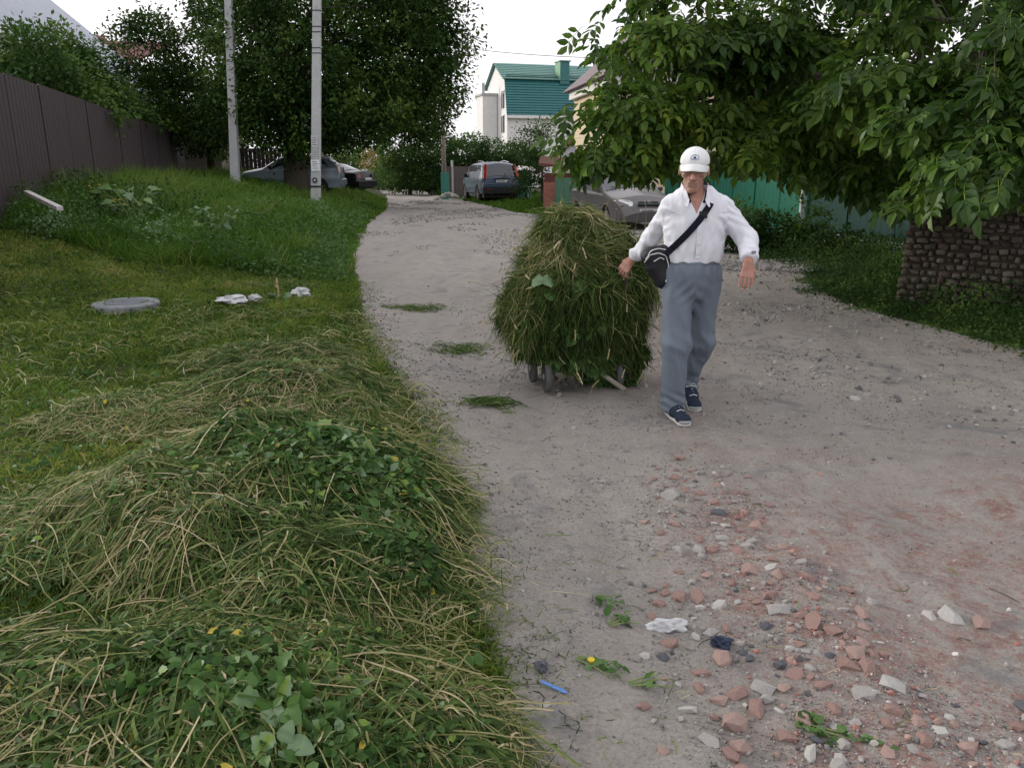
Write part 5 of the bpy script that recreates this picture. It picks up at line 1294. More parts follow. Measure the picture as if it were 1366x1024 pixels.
# head frame
hc = np.array([-.022, -.035, 1.548]); yaw, tilt = math.radians(-14), math.radians(12)
HR = (Matrix.Rotation(math.radians(2), 3, 'Y') @ Matrix.Rotation(yaw, 3, 'Z') @ Matrix.Rotation(tilt, 3, 'X'))
HRn = np.array(HR)
def hp(x, y, z): return hc + HRn @ np.array([x * 1.07, y * 1.04, z * 1.02])
body = Field((-.44, -.44, -.0), (.40, .46, 1.72), .0042)
def he(c, r, k=.01, mode='add'): body.ell(hp(*c), np.array(r) * 1.04, k, mode, HRn)
def hcn(a, b, r1, r2, k=.008, mode='add'): body.cone(hp(*a), hp(*b), r1, r2, k, mode=mode)
# legs and torso (beneath the clothes)
hipR, kneR, ankR = (-.085, 0, .90), (-.085, -.11, .49), (-.075, -.07, .10)
hipL, kneL, ankL = (.10, 0, .90), (.115, .06, .48), (.085, .27, .16)
for h_, k_, a_ in ((hipR, kneR, ankR), (hipL, kneL, ankL)):
    body.cone(h_, k_, .075, .05, .03); body.cone(k_, a_, .05, .034, .03)
body.cone(ankR, (-.062, -.19, .040), .030, .018, .02); body.cone(ankL, (.09, .12, .055), .030, .018, .02)
body.ell((.01, .01, .95), (.155, .10, .12), .03); body.cone((.01, .01, 1.0), (.015, .01, 1.20), .12, .14, .05, flat=((0, 1, 0), .68))
body.cone((.015, .01, 1.18), (.015, .01, 1.28), .145, .15, .05, flat=((0, 1, 0), .66))
shR, elR, wrR = (-.140, .03, 1.322), (-.225, .19, 1.125), (-.322, .315, .975)
shL, elL, wrL = (.172, .00, 1.322), (.322, -.075, 1.135), (.278, -.27, 1.025)
body.cone((-.06, .02, 1.36), shR, .05, .05, .05); body.cone((.09, .01, 1.36), shL, .05, .05, .05)
body.cone(shR, elR, .046, .036, .03); body.cone(elR, wrR, .036, .026, .02); body.cone(shL, elL, .046, .036, .03); body.cone(elL, wrL, .038, .027, .02)
body.cone((0, .025, 1.36), hp(0, .025, -.05), .053, .050, .03)
body.cone((-.012, -.035, 1.33), (-.03, -.02, 1.43), .02, .014, .03)      # throat tendons
body.cone((.03, -.035, 1.33), (.015, -.02, 1.43), .012, .010, .02)
# skull and face
he((0, .018, .035), (.075, .094, .082), .01); he((0, -.025, -.045), (.053, .066, .070), .02)
hcn((0, -.070, -.098), (0, -.062, -.09), .022, .026, .02); hcn((-.042, -.005, -.068), (-.017, -.062, -.104), .014, .015, .02); hcn((.042, -.005, -.068), (.017, -.062, -.104), .014, .015, .02)
he((-.042, -.052, -.012), (.022, .022, .018), .014); he((.042, -.052, -.012), (.022, .022, .018), .014)
for sx in (-1, 1):
    he((sx * .031, -.094, .012), (.020, .018, .013), .010, 'sub'); he((sx * .045, -.072, -.050), (.014, .014, .024), .018, 'sub')
hcn((-.036, -.078, .028), (-.008, -.086, .026), .007, .008, .012); hcn((.036, -.078, .028), (.008, -.086, .026), .007, .008, .012)
hcn((0, -.088, .018), (0, -.120, -.022), .0085, .0135, .008); he((-.012, -.098, -.026), (.009, .010, .008), .006); he((.012, -.098, -.026), (.009, .010, .008), .006)
for sx in (-1, 1): hcn((sx * .021, -.092, -.030), (sx * .036, -.076, -.066), .005, .005, .007, 'sub')
hcn((-.021, -.083, -.057), (.021, -.083, -.057), .0075, .0075, .006); hcn((-.018, -.082, -.070), (.018, -.082, -.070), .0075, .0075, .006); hcn((-.025, -.090, -.063), (.025, -.090, -.063), .0022, .0022, .003, 'sub')
for sx in (-1, 1):
    he((sx * .078, .012, -.005), (.010, .018, .031), .008); he((sx * .086, .008, -.002), (.005, .010, .018), .005, 'sub')
# hands
def hand(w, d, back, side, curl, scale=1.0, thumb=1):
    w = np.array(w, float); d = nrm(np.array(d, float)); back = np.array(back, float); back = nrm(back - d * (back @ d)); side = nrm(np.cross(d, back)) * thumb
    body.cone(w - d * .02, w + d * .02, .025, .025, .015, flat=(back, .75))
    for q in (-.6, -.2, .2, .6):
        body.cone(w + d * .015 + side * q * .026, w + d * .082 * scale + side * q * .052 , .014, .0125, .012, flat=(back, .85))
    K = [(-.62, .070, .0088), (-.21, .080, .0090), (.21, .076, .0092), (.62, .066, .0088)]
    tips = []
    for (q, Lf, rf) in K:                                  # side = towards the thumb
        p = w + d * (.082 if abs(q) < .5 else .076) * scale + side * q * .054; dd = nrm(d + side * q * .13); r = rf
        ang = 0
        for j, fr in enumerate((.45, .30, .25)):
            ang += curl * (.7 + .3 * j); v = nrm(dd * math.cos(ang) - back * math.sin(ang)); p2 = p + v * Lf * fr * scale
            body.cone(p, p2, r, r * .93, .003); r *= .92; p = p2
        tips.append((p, v))
    p = w + d * .022 + side * .026 - back * .006; v = nrm(d * .75 + side * .65 - back * .25); p2 = p + v * .036; body.cone(p, p2, .014, .0115, .012)
    v2 = nrm(d * .95 + side * .15 - back * (.25 + curl)); p3 = p2 + v2 * .030; body.cone(p2, p3, .0112, .0098, .004); body.cone(p3, p3 + v2 * .022, .0098, .0085, .004)
    return tips
tipsL = hand(wrL, (-.10, -.26, -.95), (.10, -.95, .2), None, .16, 1.02, -1)
tipsR = hand(wrR, (-.60, .10, -.78), (-.35, -.75, .55), None, .62, 1.0, 1)
Vb, Fb = body.mesh()
# stubble and moustache shading region
loc = (Vb - hc) @ HRn / 1.04
st = np.exp(-((loc[:, 2] + .075) / .032) ** 2) * (loc[:, 1] < -.02) * np.clip((np.abs(loc[:, 0]) < .06) * 1.0, 0, 1) * (Vb[:, 2] > 1.40)
st += .9 * np.exp(-(((loc[:, 2] + .045) / .007) ** 2 + (loc[:, 0] / .022) ** 2)) * (loc[:, 1] < -.07)
st += 1.6 * np.exp(-(((loc[:, 2] - .028) / .0045) ** 2)) * (loc[:, 1] < -.07) * (np.abs(loc[:, 0]) > .012) * (np.abs(loc[:, 0]) < .05)
st = np.clip(st * .6 * (.55 + .4 * noise3(Vb[:, 0] * 200, Vb[:, 1] * 200, Vb[:, 2] * 200, 2)), 0, .8)
link('body', npmesh('body', Vb, Fb, m_skin, st, True), person)
for sx in (-1, 1):
    p = hp(sx * .031, -.0725, .012); mb = MB(); mb.lathe([(.001, -.011), (.008, -.008), (.011, 0), (.008, .008), (.001, .011)], p, 'z', 12)
    e = mb.build('eye', pmat('eye_white', (.5, .46, .42), .3, .05) if sx < 0 else bpy.data.materials['eye_white'], person, smooth=True)
    q = hp(sx * .031 - .001, -.0842, .0105); MB().lathe([(.0052, -.0006), (.0052, .0006)], q, 'y', 12).build('iris', bpy.data.materials['black_plastic'], e)
m_nail = pmat('nail', (.62, .45, .40), .35)
for tips, bk in ((tipsL, (0, -1, .3)), (tipsR, (-.35, -.75, .55))):
    for p, v in tips:
        c = Vector(p) - Vector(v) * .002 + Vector(bk).normalized() * .0068; R = Matrix(frames(np.array([v]), np.array([bk]))[0].tolist()).to_4x4()
        mb = MB(); mb.lathe([(.001, .0012), (.0042, .0009), (.0055, -.001)], (0, 0, 0), 'z', 10); o = mb.build('fingernail', m_nail, person, smooth=True); o.matrix_local = Matrix.Translation(c) @ R @ Matrix.Diagonal((1, 1.25, 1, 1))

# trousers
tr = Field((-.26, -.30, .0), (.28, .42, 1.06), .0045)
tr.cone((-.075, .005, .90), kneR, .100, .082, .05); tr.cone(kneR, (-.074, -.060, .13), .082, .072, .04); tr.cone((-.074, -.060, .13), (-.072, -.070, .02), .074, .080, .02)
tr.cone((.095, .005, .90), kneL, .098, .078, .05); tr.cone(kneL, (.087, .25, .20), .078, .064, .04); tr.cone((.087, .25, .20), (.088, .262, .07), .068, .076, .02)
tr.cone((-.03, .01, .93), (.055, .01, .93), .115, .115, .05); tr.cone((.012, .01, .90), (.012, .01, 1.02), .168, .155, .05, flat=((0, 1, 0), .66))
tr.cone((.012, -.06, .83), (.012, -.075, .93), .05, .05, .05)
def wr_t(x, y, z):
    leg = np.where(x < .012, -1, 1)
    q = 2.2 * noise3(x * 9, y * 9, z * 7, 31)
    w = .016 * noise3(x * 15 + z * 4, y * 10, z * 3.4, 1) + .0065 * noise3(x * 30 + z * 10, y * 26, z * 11, 2)
    w += .006 * np.exp(-((z - .82) / .07) ** 2) * np.sin((z * .9 + leg * x * 1.1) * 80 + q) * np.exp(-((np.abs(x - .012) - .05) / .06) ** 2) * (y < 0)
    w += .006 * np.exp(-((z - .13) / .06) ** 2) * np.sin(z * 95 + x * 35 + q * 1.5) + .004 * np.exp(-((z - .50) / .07) ** 2) * np.sin(z * 60 + x * 45 + q)
    w += .004 * np.sin(x * 130 + q) * sst((z - .86) / .12) * (z < .985) + .004 * np.exp(-((z - .985) / .005) ** 2)
    crease = np.exp(-((x - (-.075 - .0)) / .008) ** 2) * (y < -.05) * (z < .8) * .004
    return w - crease
tr.wrinkle(wr_t); tr.D = np.maximum(tr.D, (1.015 - 0) * 0 + (tr.ax[2][None, None, :] - 1.022).astype(np.float32))
x = tr.ax[0][:, None, None]; y = tr.ax[1][None, :, None]; z = tr.ax[2][None, None, :]
tr.D = np.maximum(tr.D, np.where(x < .012, (.062 - z + .25 * (y + .07)), (.092 - z)) * np.ones_like(tr.D)).astype(np.float32)
V, F = tr.mesh(); link('trousers', npmesh('trousers', V, F, m_trous, None, True), person)

# shirt
sh = Field((-.40, -.36, .93), (.42, .40, 1.46), .004)
sh.cone((.012, .012, 1.055), (.013, .012, 1.20), .174, .178, .05, flat=((0, 1, 0), .68)); sh.cone((.013, .012, 1.18), (.015, .015, 1.29), .178, .172, .05, flat=((0, 1, 0), .66))
sh.cone((.012, .012, 1.045), (.012, .012, 1.07), .182, .184, .03, flat=((0, 1, 0), .70))
sh.cone((-.045, .02, 1.368), shR, .052, .058, .07); sh.cone((.080, .012, 1.368), shL, .052, .058, .07)
sh.cone(shR, elR, .060, .055, .03); sh.cone(elR, (-.300, .285, 1.010), .057, .043, .03); sh.cone((-.296, .28, 1.016), (-.310, .298, .997), .046, .036, .012)
sh.cone(shL, elL, .060, .060, .03); sh.cone(elL, (.288, -.235, 1.062), .060, .052, .03); sh.cone((.288, -.238, 1.06), (.281, -.262, 1.035), .050, .038, .012)
sh.cone((0, .025, 1.36), hp(0, .02, -.075), .074, .066, .03)
def wr_s(x, y, z):
    arm = (np.abs(x - .015) > .17)
    u = z * 1.0 + np.abs(x) * .9
    w = .0075 * noise3(x * 15 + z * 7, y * 9, z * 6 - x * 7, 3) + .0045 * noise3(x * 30, y * 26, z * 15 + x * 12, 5)
    w += .0045 * noise3(x * 26 + z * 3, y * 18, z * 5, 41) + .0022 * noise3(x * 60, y * 50, z * 22, 42)
    w += arm * (.0045 * np.sin(z * 105 + y * 60 + x * 75 + 5 * noise3(x * 9, y * 9, z * 9, 7)) * np.clip(.5 + noise3(x * 9, y * 9, z * 9, 12), 0, 1))
    w += .006 * np.exp(-((z - 1.06) / .05) ** 2) * np.sin(x * 95 + 3 * noise3(x * 10, y * 10, z * 10, 9))
    w += .0025 * np.exp(-((x - .012) / .016) ** 2) * (y < 0) * (z < 1.3) * -1
    w += .005 * np.exp(-(((np.abs(x - .015) - .15) / .03) ** 2)) * np.sin(z * 70 + x * 60 + 4 * noise3(x * 9, y * 9, z * 9, 17)) * (z > 1.12) * (z < 1.3)
    return w
sh.wrinkle(wr_s)
zz = sh.ax[2][None, None, :]; xx = sh.ax[0][:, None, None]; yy = sh.ax[1][None, :, None]
sh.D = np.maximum(sh.D, (1.0 + .006 * np.sin(xx * 70) - zz) * ((np.abs(xx - .012) < .22) & (yy < .16) & (yy > -.17)) - 9 * ~((np.abs(xx - .012) < .22) & (yy < .16) & (yy > -.17))).astype(np.float32)
# neck hole and open V at the throat
sh.op(lambda x, y, z: np.maximum(np.maximum(np.abs(x + .006) - np.clip((z - 1.292) * .44, 0, .062), y - .0), 1.292 - z) + 0 * x * y * z, (-.1, -.25, 1.22), (.1, .0, 1.5), .006, 'sub')
sh.cone((0, .02, 1.38), hp(0, .01, -.03), .063, .064, .004, mode='sub')
# cuffs open
d = np.array(wrL) - elL; d /= np.linalg.norm(d); s_ = (xx - .281) * d[0] + (yy + .262) * d[1] + (zz - 1.035) * d[2]; nearL = (xx > .2) & (yy < -.19)
sh.D = np.where(nearL, np.maximum(sh.D, s_ - .004), sh.D).astype(np.float32)
d = np.array(wrR) - elR; d /= np.linalg.norm(d); s_ = (xx + .310) * d[0] + (yy - .298) * d[1] + (zz - .997) * d[2]; nearR = (xx < -.24) & (yy > .2)
sh.D = np.where(nearR, np.maximum(sh.D, s_ - .004), sh.D).astype(np.float32)
V, F = sh.mesh(); shirt = link('shirt', npmesh('shirt', V, F, m_shirt, None, True), person)
def front(F_, x, z, y0=-.34, y1=.05):
    ys = np.arange(y0, y1, .002); P = np.stack([np.full_like(ys, x), ys, np.full_like(ys, z)], -1); dv = F_.at(P); i = np.argmax(dv < 0); return ys[i] if dv[i] < 0 else 0.0
def back(F_, x, z, y1=.34, y0=-.05):
    ys = np.arange(y1, y0, -.002); P = np.stack([np.full_like(ys, x), ys, np.full_like(ys, z)], -1); dv = F_.at(P); i = np.argmax(dv < 0); return ys[i] if dv[i] < 0 else 0.0
def strip(path, w, th, mat, name, parent, wd=None):
    """flat band along a path; wd = width direction"""
    V = []; F = []; n = len(path)
    for i, p in enumerate(path):
        p = Vector(p); t = (Vector(path[min(i + 1, n - 1)]) - Vector(path[max(i - 1, 0)])).normalized()
        a = Vector(wd[i]) if wd else Vector((0, -1, 0)); a = (a - t * a.dot(t)).normalized(); b = t.cross(a).normalized()
        # a: outward, b: across
        ww = w[i] if isinstance(w, (list, tuple)) else w
        V += [p + b * ww / 2, p + b * ww / 2 + a * th, p - b * ww / 2 + a * th, p - b * ww / 2]
    for i in range(n - 1):
        for c in range(4): F.append((i * 4 + c, i * 4 + (c + 1) % 4, i * 4 + 4 + (c + 1) % 4, i * 4 + 4 + c))
    F += [(0, 1, 2, 3), (n * 4 - 1, n * 4 - 2, n * 4 - 3, n * 4 - 4)]
    mb = MB(); mb.add(V, F); return mb.build(name, mat, parent)
# collar: dark facing turned out on both sides of the throat, white flaps outside it
def smooth_path(P, it=2):
    P = [Vector(p) for p in P]
    for _ in range(it):
        Q = [P[0]]
        for a_, b_ in zip(P[:-1], P[1:]): Q += [a_.lerp(b_, .25), a_.lerp(b_, .75)]
        P = Q + [P[-1]]
    return P
for sx in (-1, 1):
    fr = lambda x_, z_: front(sh, x_, z_) - .004
    nav = smooth_path([(sx * .03, .088, 1.475), (sx * .066, .055, 1.478), (sx * .070, .0, 1.462), (sx * .058 - .004, -.052, 1.425), (sx * .052 - .005, fr(sx * .052, 1.39), 1.392), (sx * .040 - .006, fr(sx * .042, 1.358), 1.360)])
    nn_ = len(nav); wv = [(sx * math.sin(math.pi * (1 - k / nn_)) * 1.0, math.cos(math.pi * (1 - k / nn_)) * -1 if k < nn_ * .5 else -1, .25) for k in range(nn_)]
    strip(nav, [.034 - .020 * (k / nn_) for k in range(nn_)], .003, m_navy, 'collar_lining', shirt, wv)
    fl = [p + Vector((sx * .012, -.003 + .006 * (k < nn_ * .4), -.016)) for k, p in enumerate(nav[:int(nn_ * .82)])]
    tip = Vector((sx * .066, fr(sx * .064, 1.335) - .004, 1.335)); fl = fl + [fl[-1].lerp(tip, .5), tip]
    strip(fl, [.036] * (len(fl) - 3) + [.040, .030, .008], .003, m_shirt, 'collar_flap', shirt, (wv + wv)[:len(fl)])
zs_ = np.linspace(1.03, 1.28, 18); fy_ = [min(front(sh, x_, z_) for x_ in (-.003, .005, .012, .020, .027)) for z_ in zs_]
pl = [(.012, min(fy_[max(0, i - 1):i + 2]) - .001, z_) for i, z_ in enumerate(zs_)]
strip(pl, .030, .0022, m_shirt, 'placket', shirt, [(0, -1, 0)] * 18)
for z_ in (1.10, 1.18, 1.26): MB().lathe([(.0045, -.004), (.0045, 0)], (.012, float(np.interp(z_, zs_, [p[1] for p in pl])) - .002, z_), 'y', 10).build('button', m_cap, shirt)
# small embroidered patch on the left cuff
q = Vector((.30, 0, 1.085)); q.y = min(front(sh, q.x + d_, q.z) for d_ in (-.015, 0, .015)) - .003
strip([q + Vector((-.014, 0, 0)), q + Vector((.014, .002, 0))], .018, .002, pmat('patch_grey', (.25, .24, .33), .9), 'sleeve_patch', shirt, [(0, -1, 0)] * 2)

# cap
cp = Field((-.16, -.22, 1.50), (.13, .16, 1.72), .0034)
cp.ell(hp(0, .016, .052), np.array([.085, .106, .079]) * 1.02, .01, 'add', HRn)
Pn = HRn @ np.array([0, 0, -1.0]); cpo = hp(0, 0, .042)
xx = cp.ax[0][:, None, None]; yy = cp.ax[1][None, :, None]; zz = cp.ax[2][None, None, :]
cp.D = np.maximum(cp.D, ((xx - cpo[0]) * Pn[0] + (yy - cpo[1]) * Pn[1] + (zz - cpo[2]) * Pn[2])).astype(np.float32)
def seam(x, y, z):
    q = (np.stack([x, y, z], -1) - hc) @ HRn; a = np.arctan2(q[:, 0], -(q[:, 1] - .016)); w = 0
    for k in range(6): w = w + .0022 * np.exp(-(((a - (k - 3) * math.pi / 3 + math.pi) % (2 * math.pi) - math.pi) / .035) ** 2)
    return w + .0015 * noise3(x * 40, y * 40, z * 40, 3) - .0012 * (q[:, 2] < .045)
cp.wrinkle(seam, .02); V, F = cp.mesh(); capo = link('cap', npmesh('cap', V, F, m_cap, None, True), person)
mb = MB(); V = []; F = []; nu, nv = 17, 7
for side_ in (0, 1):
    for i in range(nu):
        a = (i / (nu - 1) - .5) * 2; 
        for j in range(nv):
            t = j / (nv - 1); x_ = .079 * a * (1 - .12 * t * t * 0); rad = math.sqrt(max(0, 1 - (a * .98) ** 2))
            y_ = .016 - .094 * rad ** .9 - t * .058 * (max(0, 1 - abs(a) ** 2.8)); z_ = .058 - .026 * a * a - t * .032 + .006 * (1 - a * a) * math.sin(t * 3.14)
            V.append(hp(x_, y_, z_ - .004 * side_))
for i in range(nu - 1):
    for j in range(nv - 1):
        q = i * nv + j; F.append((q, q + nv, q + nv + 1, q + 1)); q += nu * nv; F.append((q, q + 1, q + nv + 1, q + nv))
for i in range(nu - 1):
    for j in (0, nv - 1): q = i * nv + j; F.append((q, q + nv, q + nv + nu * nv, q + nu * nv))
for j in range(nv - 1):
    for i in (0, nu - 1): q = i * nv + j; F.append((q, q + 1, q + 1 + nu * nv, q + nu * nv))
mb.add(V, F); mb.build('visor', m_cap, capo, smooth=True)
MB().lathe([(.007, 0), (.006, .004), (.001, .006)], hp(0, .016, .129), 'z', 12).build('cap_button', m_cap, capo, smooth=True)
m_emb = pmat('emblem_blue', (.12, .20, .42), .8); m_embd = pmat('emblem_dark', (.03, .05, .14), .8)
def onhead(x, z, out=.0):
    rz_ = (z - .052) / .079; rx_ = x / .083; yy_ = .016 - .1045 * math.sqrt(max(0, 1 - rz_ ** 2 - rx_ ** 2)); return Vector(hp(x, yy_ - .002 - out, z))
arc = [onhead(.022 * math.cos(t), .088 + .015 * math.sin(t)) for t in np.linspace(-.25, math.pi + .25, 15)]
MB().tube(arc, .0014, 5).build('emblem_arch', m_emb, capo)
MB().tube([onhead(x_, .081) for x_ in np.linspace(-.023, .023, 8)], .0017, 5).build('emblem_bar', m_emb, capo)
v_ = [onhead(-.009, .086, .001), onhead(.009, .086, .001), onhead(.0, .098, .001)]; mb = MB(); mb.prism(v_, tuple(Vector(HRn @ np.array([0, -.0012, 0])))); mb.build('emblem_peak', m_embd, capo)

# hair at the sides and back
hf = Field((-.16, -.14, 1.44), (.13, .15, 1.64), .0034)
hf.ell(hp(0, .028, .005), np.array([.081, .092, .075]) * 1.05, .01, 'add', HRn)
q = [hf.ax[0][:, None, None] - hc[0], hf.ax[1][None, :, None] - hc[1], hf.ax[2][None, None, :] - hc[2]]
lx = q[0] * HRn[0, 0] + q[1] * HRn[1, 0] + q[2] * HRn[2, 0]; ly = q[0] * HRn[0, 1] + q[1] * HRn[1, 1] + q[2] * HRn[2, 1]; lz = q[0] * HRn[0, 2] + q[1] * HRn[1, 2] + q[2] * HRn[2, 2]
hf.D = np.maximum(hf.D, np.maximum(-(ly + .028 - .35 * np.clip(-lz, 0, 1)), -lz - .062)).astype(np.float32)
hf.D = np.maximum(hf.D, lz - .045).astype(np.float32)
hf.wrinkle(lambda x, y, z: .0045 * noise3(x * 120, y * 120, z * 25, 3) + .003 * noise3(x * 60, y * 60, z * 20, 5), .02)
V, F = hf.mesh(); link('hair', npmesh('hair', V, F, m_hair, None, True), person)

# shoes
def shoe(heel, toe, pitch, name='shoe'):
    heel = Vector(heel); toe = Vector(toe); d = (toe - heel); Ls = d.length
    f = Field((-.07, -.04, -.02), (.07, .33, .15), .0036); s = Field((-.07, -.04, -.02), (.07, .33, .05), .0036)
    f.cone((0, .035, .045), (0, .12, .05), .040, .043, .02); f.cone((0, .12, .048), (.0, .235, .035), .043, .036, .03, flat=((0, 0, 1), .8)); f.cone((0, .03, .05), (0, .045, .10), .038, .038, .02); f.cone((0, .06, .085), (0, .14, .060), .036, .036, .02)
    f.ell((.003, .225, .035), (.045, .055, .03), .02)
    f.D = np.maximum(f.D, (.020 - f.ax[2][None, None, :]).astype(np.float32)); f.cone((0, .042, .115), (0, .042, .17), .026, .034, .004, mode='sub')
    s.cone((0, .035, .012), (0, .12, .012), .041, .038, .02, flat=((0, 0, 1), .5)); s.cone((0, .12, .012), (.002, .235, .012), .040, .046, .02, flat=((0, 0, 1), .5))
    s.D = np.maximum(s.D, np.maximum(-s.ax[2][None, None, :], s.ax[2][None, None, :] - .026)).astype(np.float32)
    o = empty(name, heel); o.parent = person
    o.rotation_euler = (pitch, 0, math.atan2(-d.x, d.y)); o['label'] = 'dark blue and grey trainer with pale sole'
    V, F = f.mesh(); u = link('upper', npmesh('upper', V, F, m_shoe, None, True), o); V, F = s.mesh(); link('sole', npmesh('sole', V, F, m_sole, None, True), o)
    for sx in (-1, 1):
        strip([(sx * .040, .07, .035), (sx * .044, .10, .048), (sx * .041, .13, .062)], .016, .004, m_shoeg, 'side_panel', o, [(sx, 0, .2)] * 3)
    for k in range(4):
        y_ = .095 + .026 * k; z_ = .112 - .0095 * k; MB().tube([(-.026, y_, z_ - .010), (0, y_ + .006, z_ + .001), (.026, y_, z_ - .010)], .0030, 6).build('lace', m_lace, o)
    for sx in (-1, 1): MB().tube([(0, .09, .118), (sx * .022, .082, .124), (sx * .036, .098, .100), (sx * .010, .094, .114)], .0026, 6).build('lace', m_lace, o)
    link('toe_cap', npmesh('toe_cap', *(lambda g: g)(((lambda ff: ff.mesh())(Field((-.07, .18, -.0), (.07, .31, .08), .0036).ell((.003, .245, .03), (.042, .042, .021), .01)))), m_shoeg, None, True), o)
shoe((-.088, -.005, 0), (-.030, -.26, 0), 0)
shoe((.092, .30, .045), (.098, .06, .0), math.radians(-9))

# shoulder bag (hangs from the man: its own thing)
bo = PO + Vector((-.205, -.005, .985))
bag = empty('shoulder_bag', bo, label='black shoulder bag with white piping hanging at the man\'s right hip', cat='bag')
bf = Field((-.13, -.13, -.16), (.13, .13, .16), .004)
bf.cone((-.045, 0, .055), (.055, 0, .065), .052, .052, .03); bf.cone((-.03, 0, -.01), (.03, .0, -.10), .056, .050, .04); bf.cone((-.055, 0, .04), (.035, 0, -.10), .045, .045, .04); bf.cone((.06, 0, .06), (.045, 0, -.10), .045, .04, .04)
bf.wrinkle(lambda x, y, z: .0035 * noise3(x * 16, y * 16, z * 30, 3) + .001 * noise3(x * 60, y * 60, z * 60, 4))
V, F = bf.mesh(); link('bag_body', npmesh('bag_body', V, F, pmat('black_nylon', (.012, .013, .017), .55, .1, 20, .3, 120), None, True), bag)
def bfront(x, z): return front(bf, x, z, -.125, .1) - .002
for pts in ([(-.088, .03), (-.06, .085), (-.01, .098), (.04, .09), (.075, .05)], [(-.092, .012), (-.065, .060), (-.01, .072), (.035, .055), (.055, .0), (.055, -.06), (.035, -.115)], [(-.04, .02), (0, .045), (.03, .03)]):
    P = []; 
    for i in range(len(pts) - 1):
        for t in np.linspace(0, 1, 6, endpoint=False): x_ = pts[i][0] * (1 - t) + pts[i + 1][0] * t; z_ = pts[i][1] * (1 - t) + pts[i + 1][1] * t; P.append((x_, min(bfront(x_, z_), -.03) if bfront(x_, z_) > -.03 else bfront(x_, z_), z_))
    MB().tube(smooth_path(P[::3] + [P[-1]], 2), .0030, 6).build('piping', m_cap, bag, smooth=True)
# strap from the left shoulder across the chest
pth = []; wv = []
for k in range(26):
    t = k / 25; x_ = .100 + (-.150 - .100) * t; z_ = 1.385 + (1.075 - 1.385) * t - .01 * math.sin(t * 3.1)
    y_ = front(sh, x_, z_) - .004
    pth.append(Vector((x_, y_, z_))); wv.append(Vector((0, -1, .15)))
ys = [p.y for p in pth]
for k in range(1, 25): pth[k].y = min(pth[k].y, (ys[k - 1] + ys[k] + ys[k + 1]) / 3)
pre = [Vector((-.05, back(sh, -.05, 1.2) + .006, 1.20)), Vector((.02, back(sh, .02, 1.30) + .006, 1.30)), Vector((.075, .09, 1.385)), Vector((.098, .03, 1.422)), Vector((.102, -.025, 1.412))]
pth2 = pre + pth[1:] + [Vector((-.175, -.085, 1.055))]; wv2 = [Vector((0, 1, 0)), Vector((0, 1, .2)), Vector((0, .6, 1)), Vector((0, 0, 1)), Vector((0, -.6, 1))] + wv[1:] + [Vector((0, -1, 0))]
so = PO - bo
for _ in range(3):
    for k in range(1, len(pth2) - 1): pth2[k] = (pth2[k - 1] + pth2[k] * 2 + pth2[k + 1]) / 4 - Vector((0, .0012, 0)) * (k > 5)
strip([p + so for p in pth2], .040, .004, cloth('black_webbing', (.010, .011, .02)), 'strap', bag, wv2)
q = pth[7] + so; part('strap_buckle', bpy.data.materials['black_plastic'], bag, lambda m: m.box(q.x - .024, q.x + .024, q.y - .012, q.y - .003, q.z - .02, q.z + .02))

# ------------------------------------------------------------------ cart and its load of hay
LC = (.47, 5.78)
cart = empty('hand_cart', (LC[0], LC[1], Hs(*LC)), label='small spoked wheel cart with wire mesh sides under the hay load', cat='cart')
m_tube_ = pmat('rusty_frame', (.10, .085, .075), .6, .2, 10, .2, 40, metal=.3); m_tyre = pmat('grey_tyre', (.10, .10, .10), .9, .15, 20, .3, 80)
m_rim = pmat('rim_grey', (.28, .28, .27), .6, .15, 12)
for (x, y, r) in ((-.215, -.22, .115), (-.31, .05, .11), (.30, -.18, .115), (.30, .25, .115)):
    w = empty('wheel', (x, y, r + .005)); w.parent = cart; w.rotation_euler = (0, 0, math.radians(8))
    MB().lathe([(r * .80, -.022), (r * .97, -.022), (r, 0), (r * .97, .022), (r * .80, .022), (r * .80, -.022)], (0, 0, 0), 'x', 28).build('tyre', m_tyre, w, smooth=True)
    rm = MB().lathe([(r * .72, -.016), (r * .79, -.018), (r * .79, .018), (r * .72, .016), (r * .72, -.016)], (0, 0, 0), 'x', 28).build('rim', m_rim, w)
    MB().lathe([(.022, -.026), (.022, .026)], (0, 0, 0), 'x', 14).build('hub', m_rim, w)
    for k in range(6):
        a = k * math.pi / 3; MB().tube([(0, .015 * math.cos(a), .015 * math.sin(a)), (0, r * .75 * math.cos(a), r * .75 * math.sin(a))], .006, 5).build('spoke', m_rim, w)
part('frame', m_tube_, cart, lambda m: [m.tube(p, .012, 8) for p in ([(-.2, -.25, .2), (.3, -.2, .2)], [(-.3, .05, .2), (.3, .25, .2)], [(-.2, -.25, .2), (-.3, .05, .2)], [(.3, -.2, .2), (.3, .25, .2)])])['kind'] = 'stuff'
part('handle', m_tube_, cart, lambda m: m.tube([(.30, -.1, .2), (.30, -.30, .62), (.31, -.43, .885), (.25, -.475, .905)], .011, 8), smooth=True)
wm = MB()
for k in range(12):
    y_ = -.22 + .045 * k; wm.tube([(.39, y_, .10), (.40, y_, .72)], .0024, 4)
for k in range(13): wm.tube([(.39 + .001 * k, -.24, .10 + .05 * k), (.39 + .001 * k, .30, .10 + .05 * k)], .0024, 4)
for k in range(10): x_ = -.02 + .046 * k; wm.tube([(x_, -.25, .10), (x_, -.24, .72)], .0024, 4)
for k in range(13): wm.tube([(-.02, -.25, .10 + .05 * k), (.39, -.24, .10 + .05 * k)], .0024, 4)
wm.build('wire_mesh', m_tube_, cart)['kind'] = 'stuff'

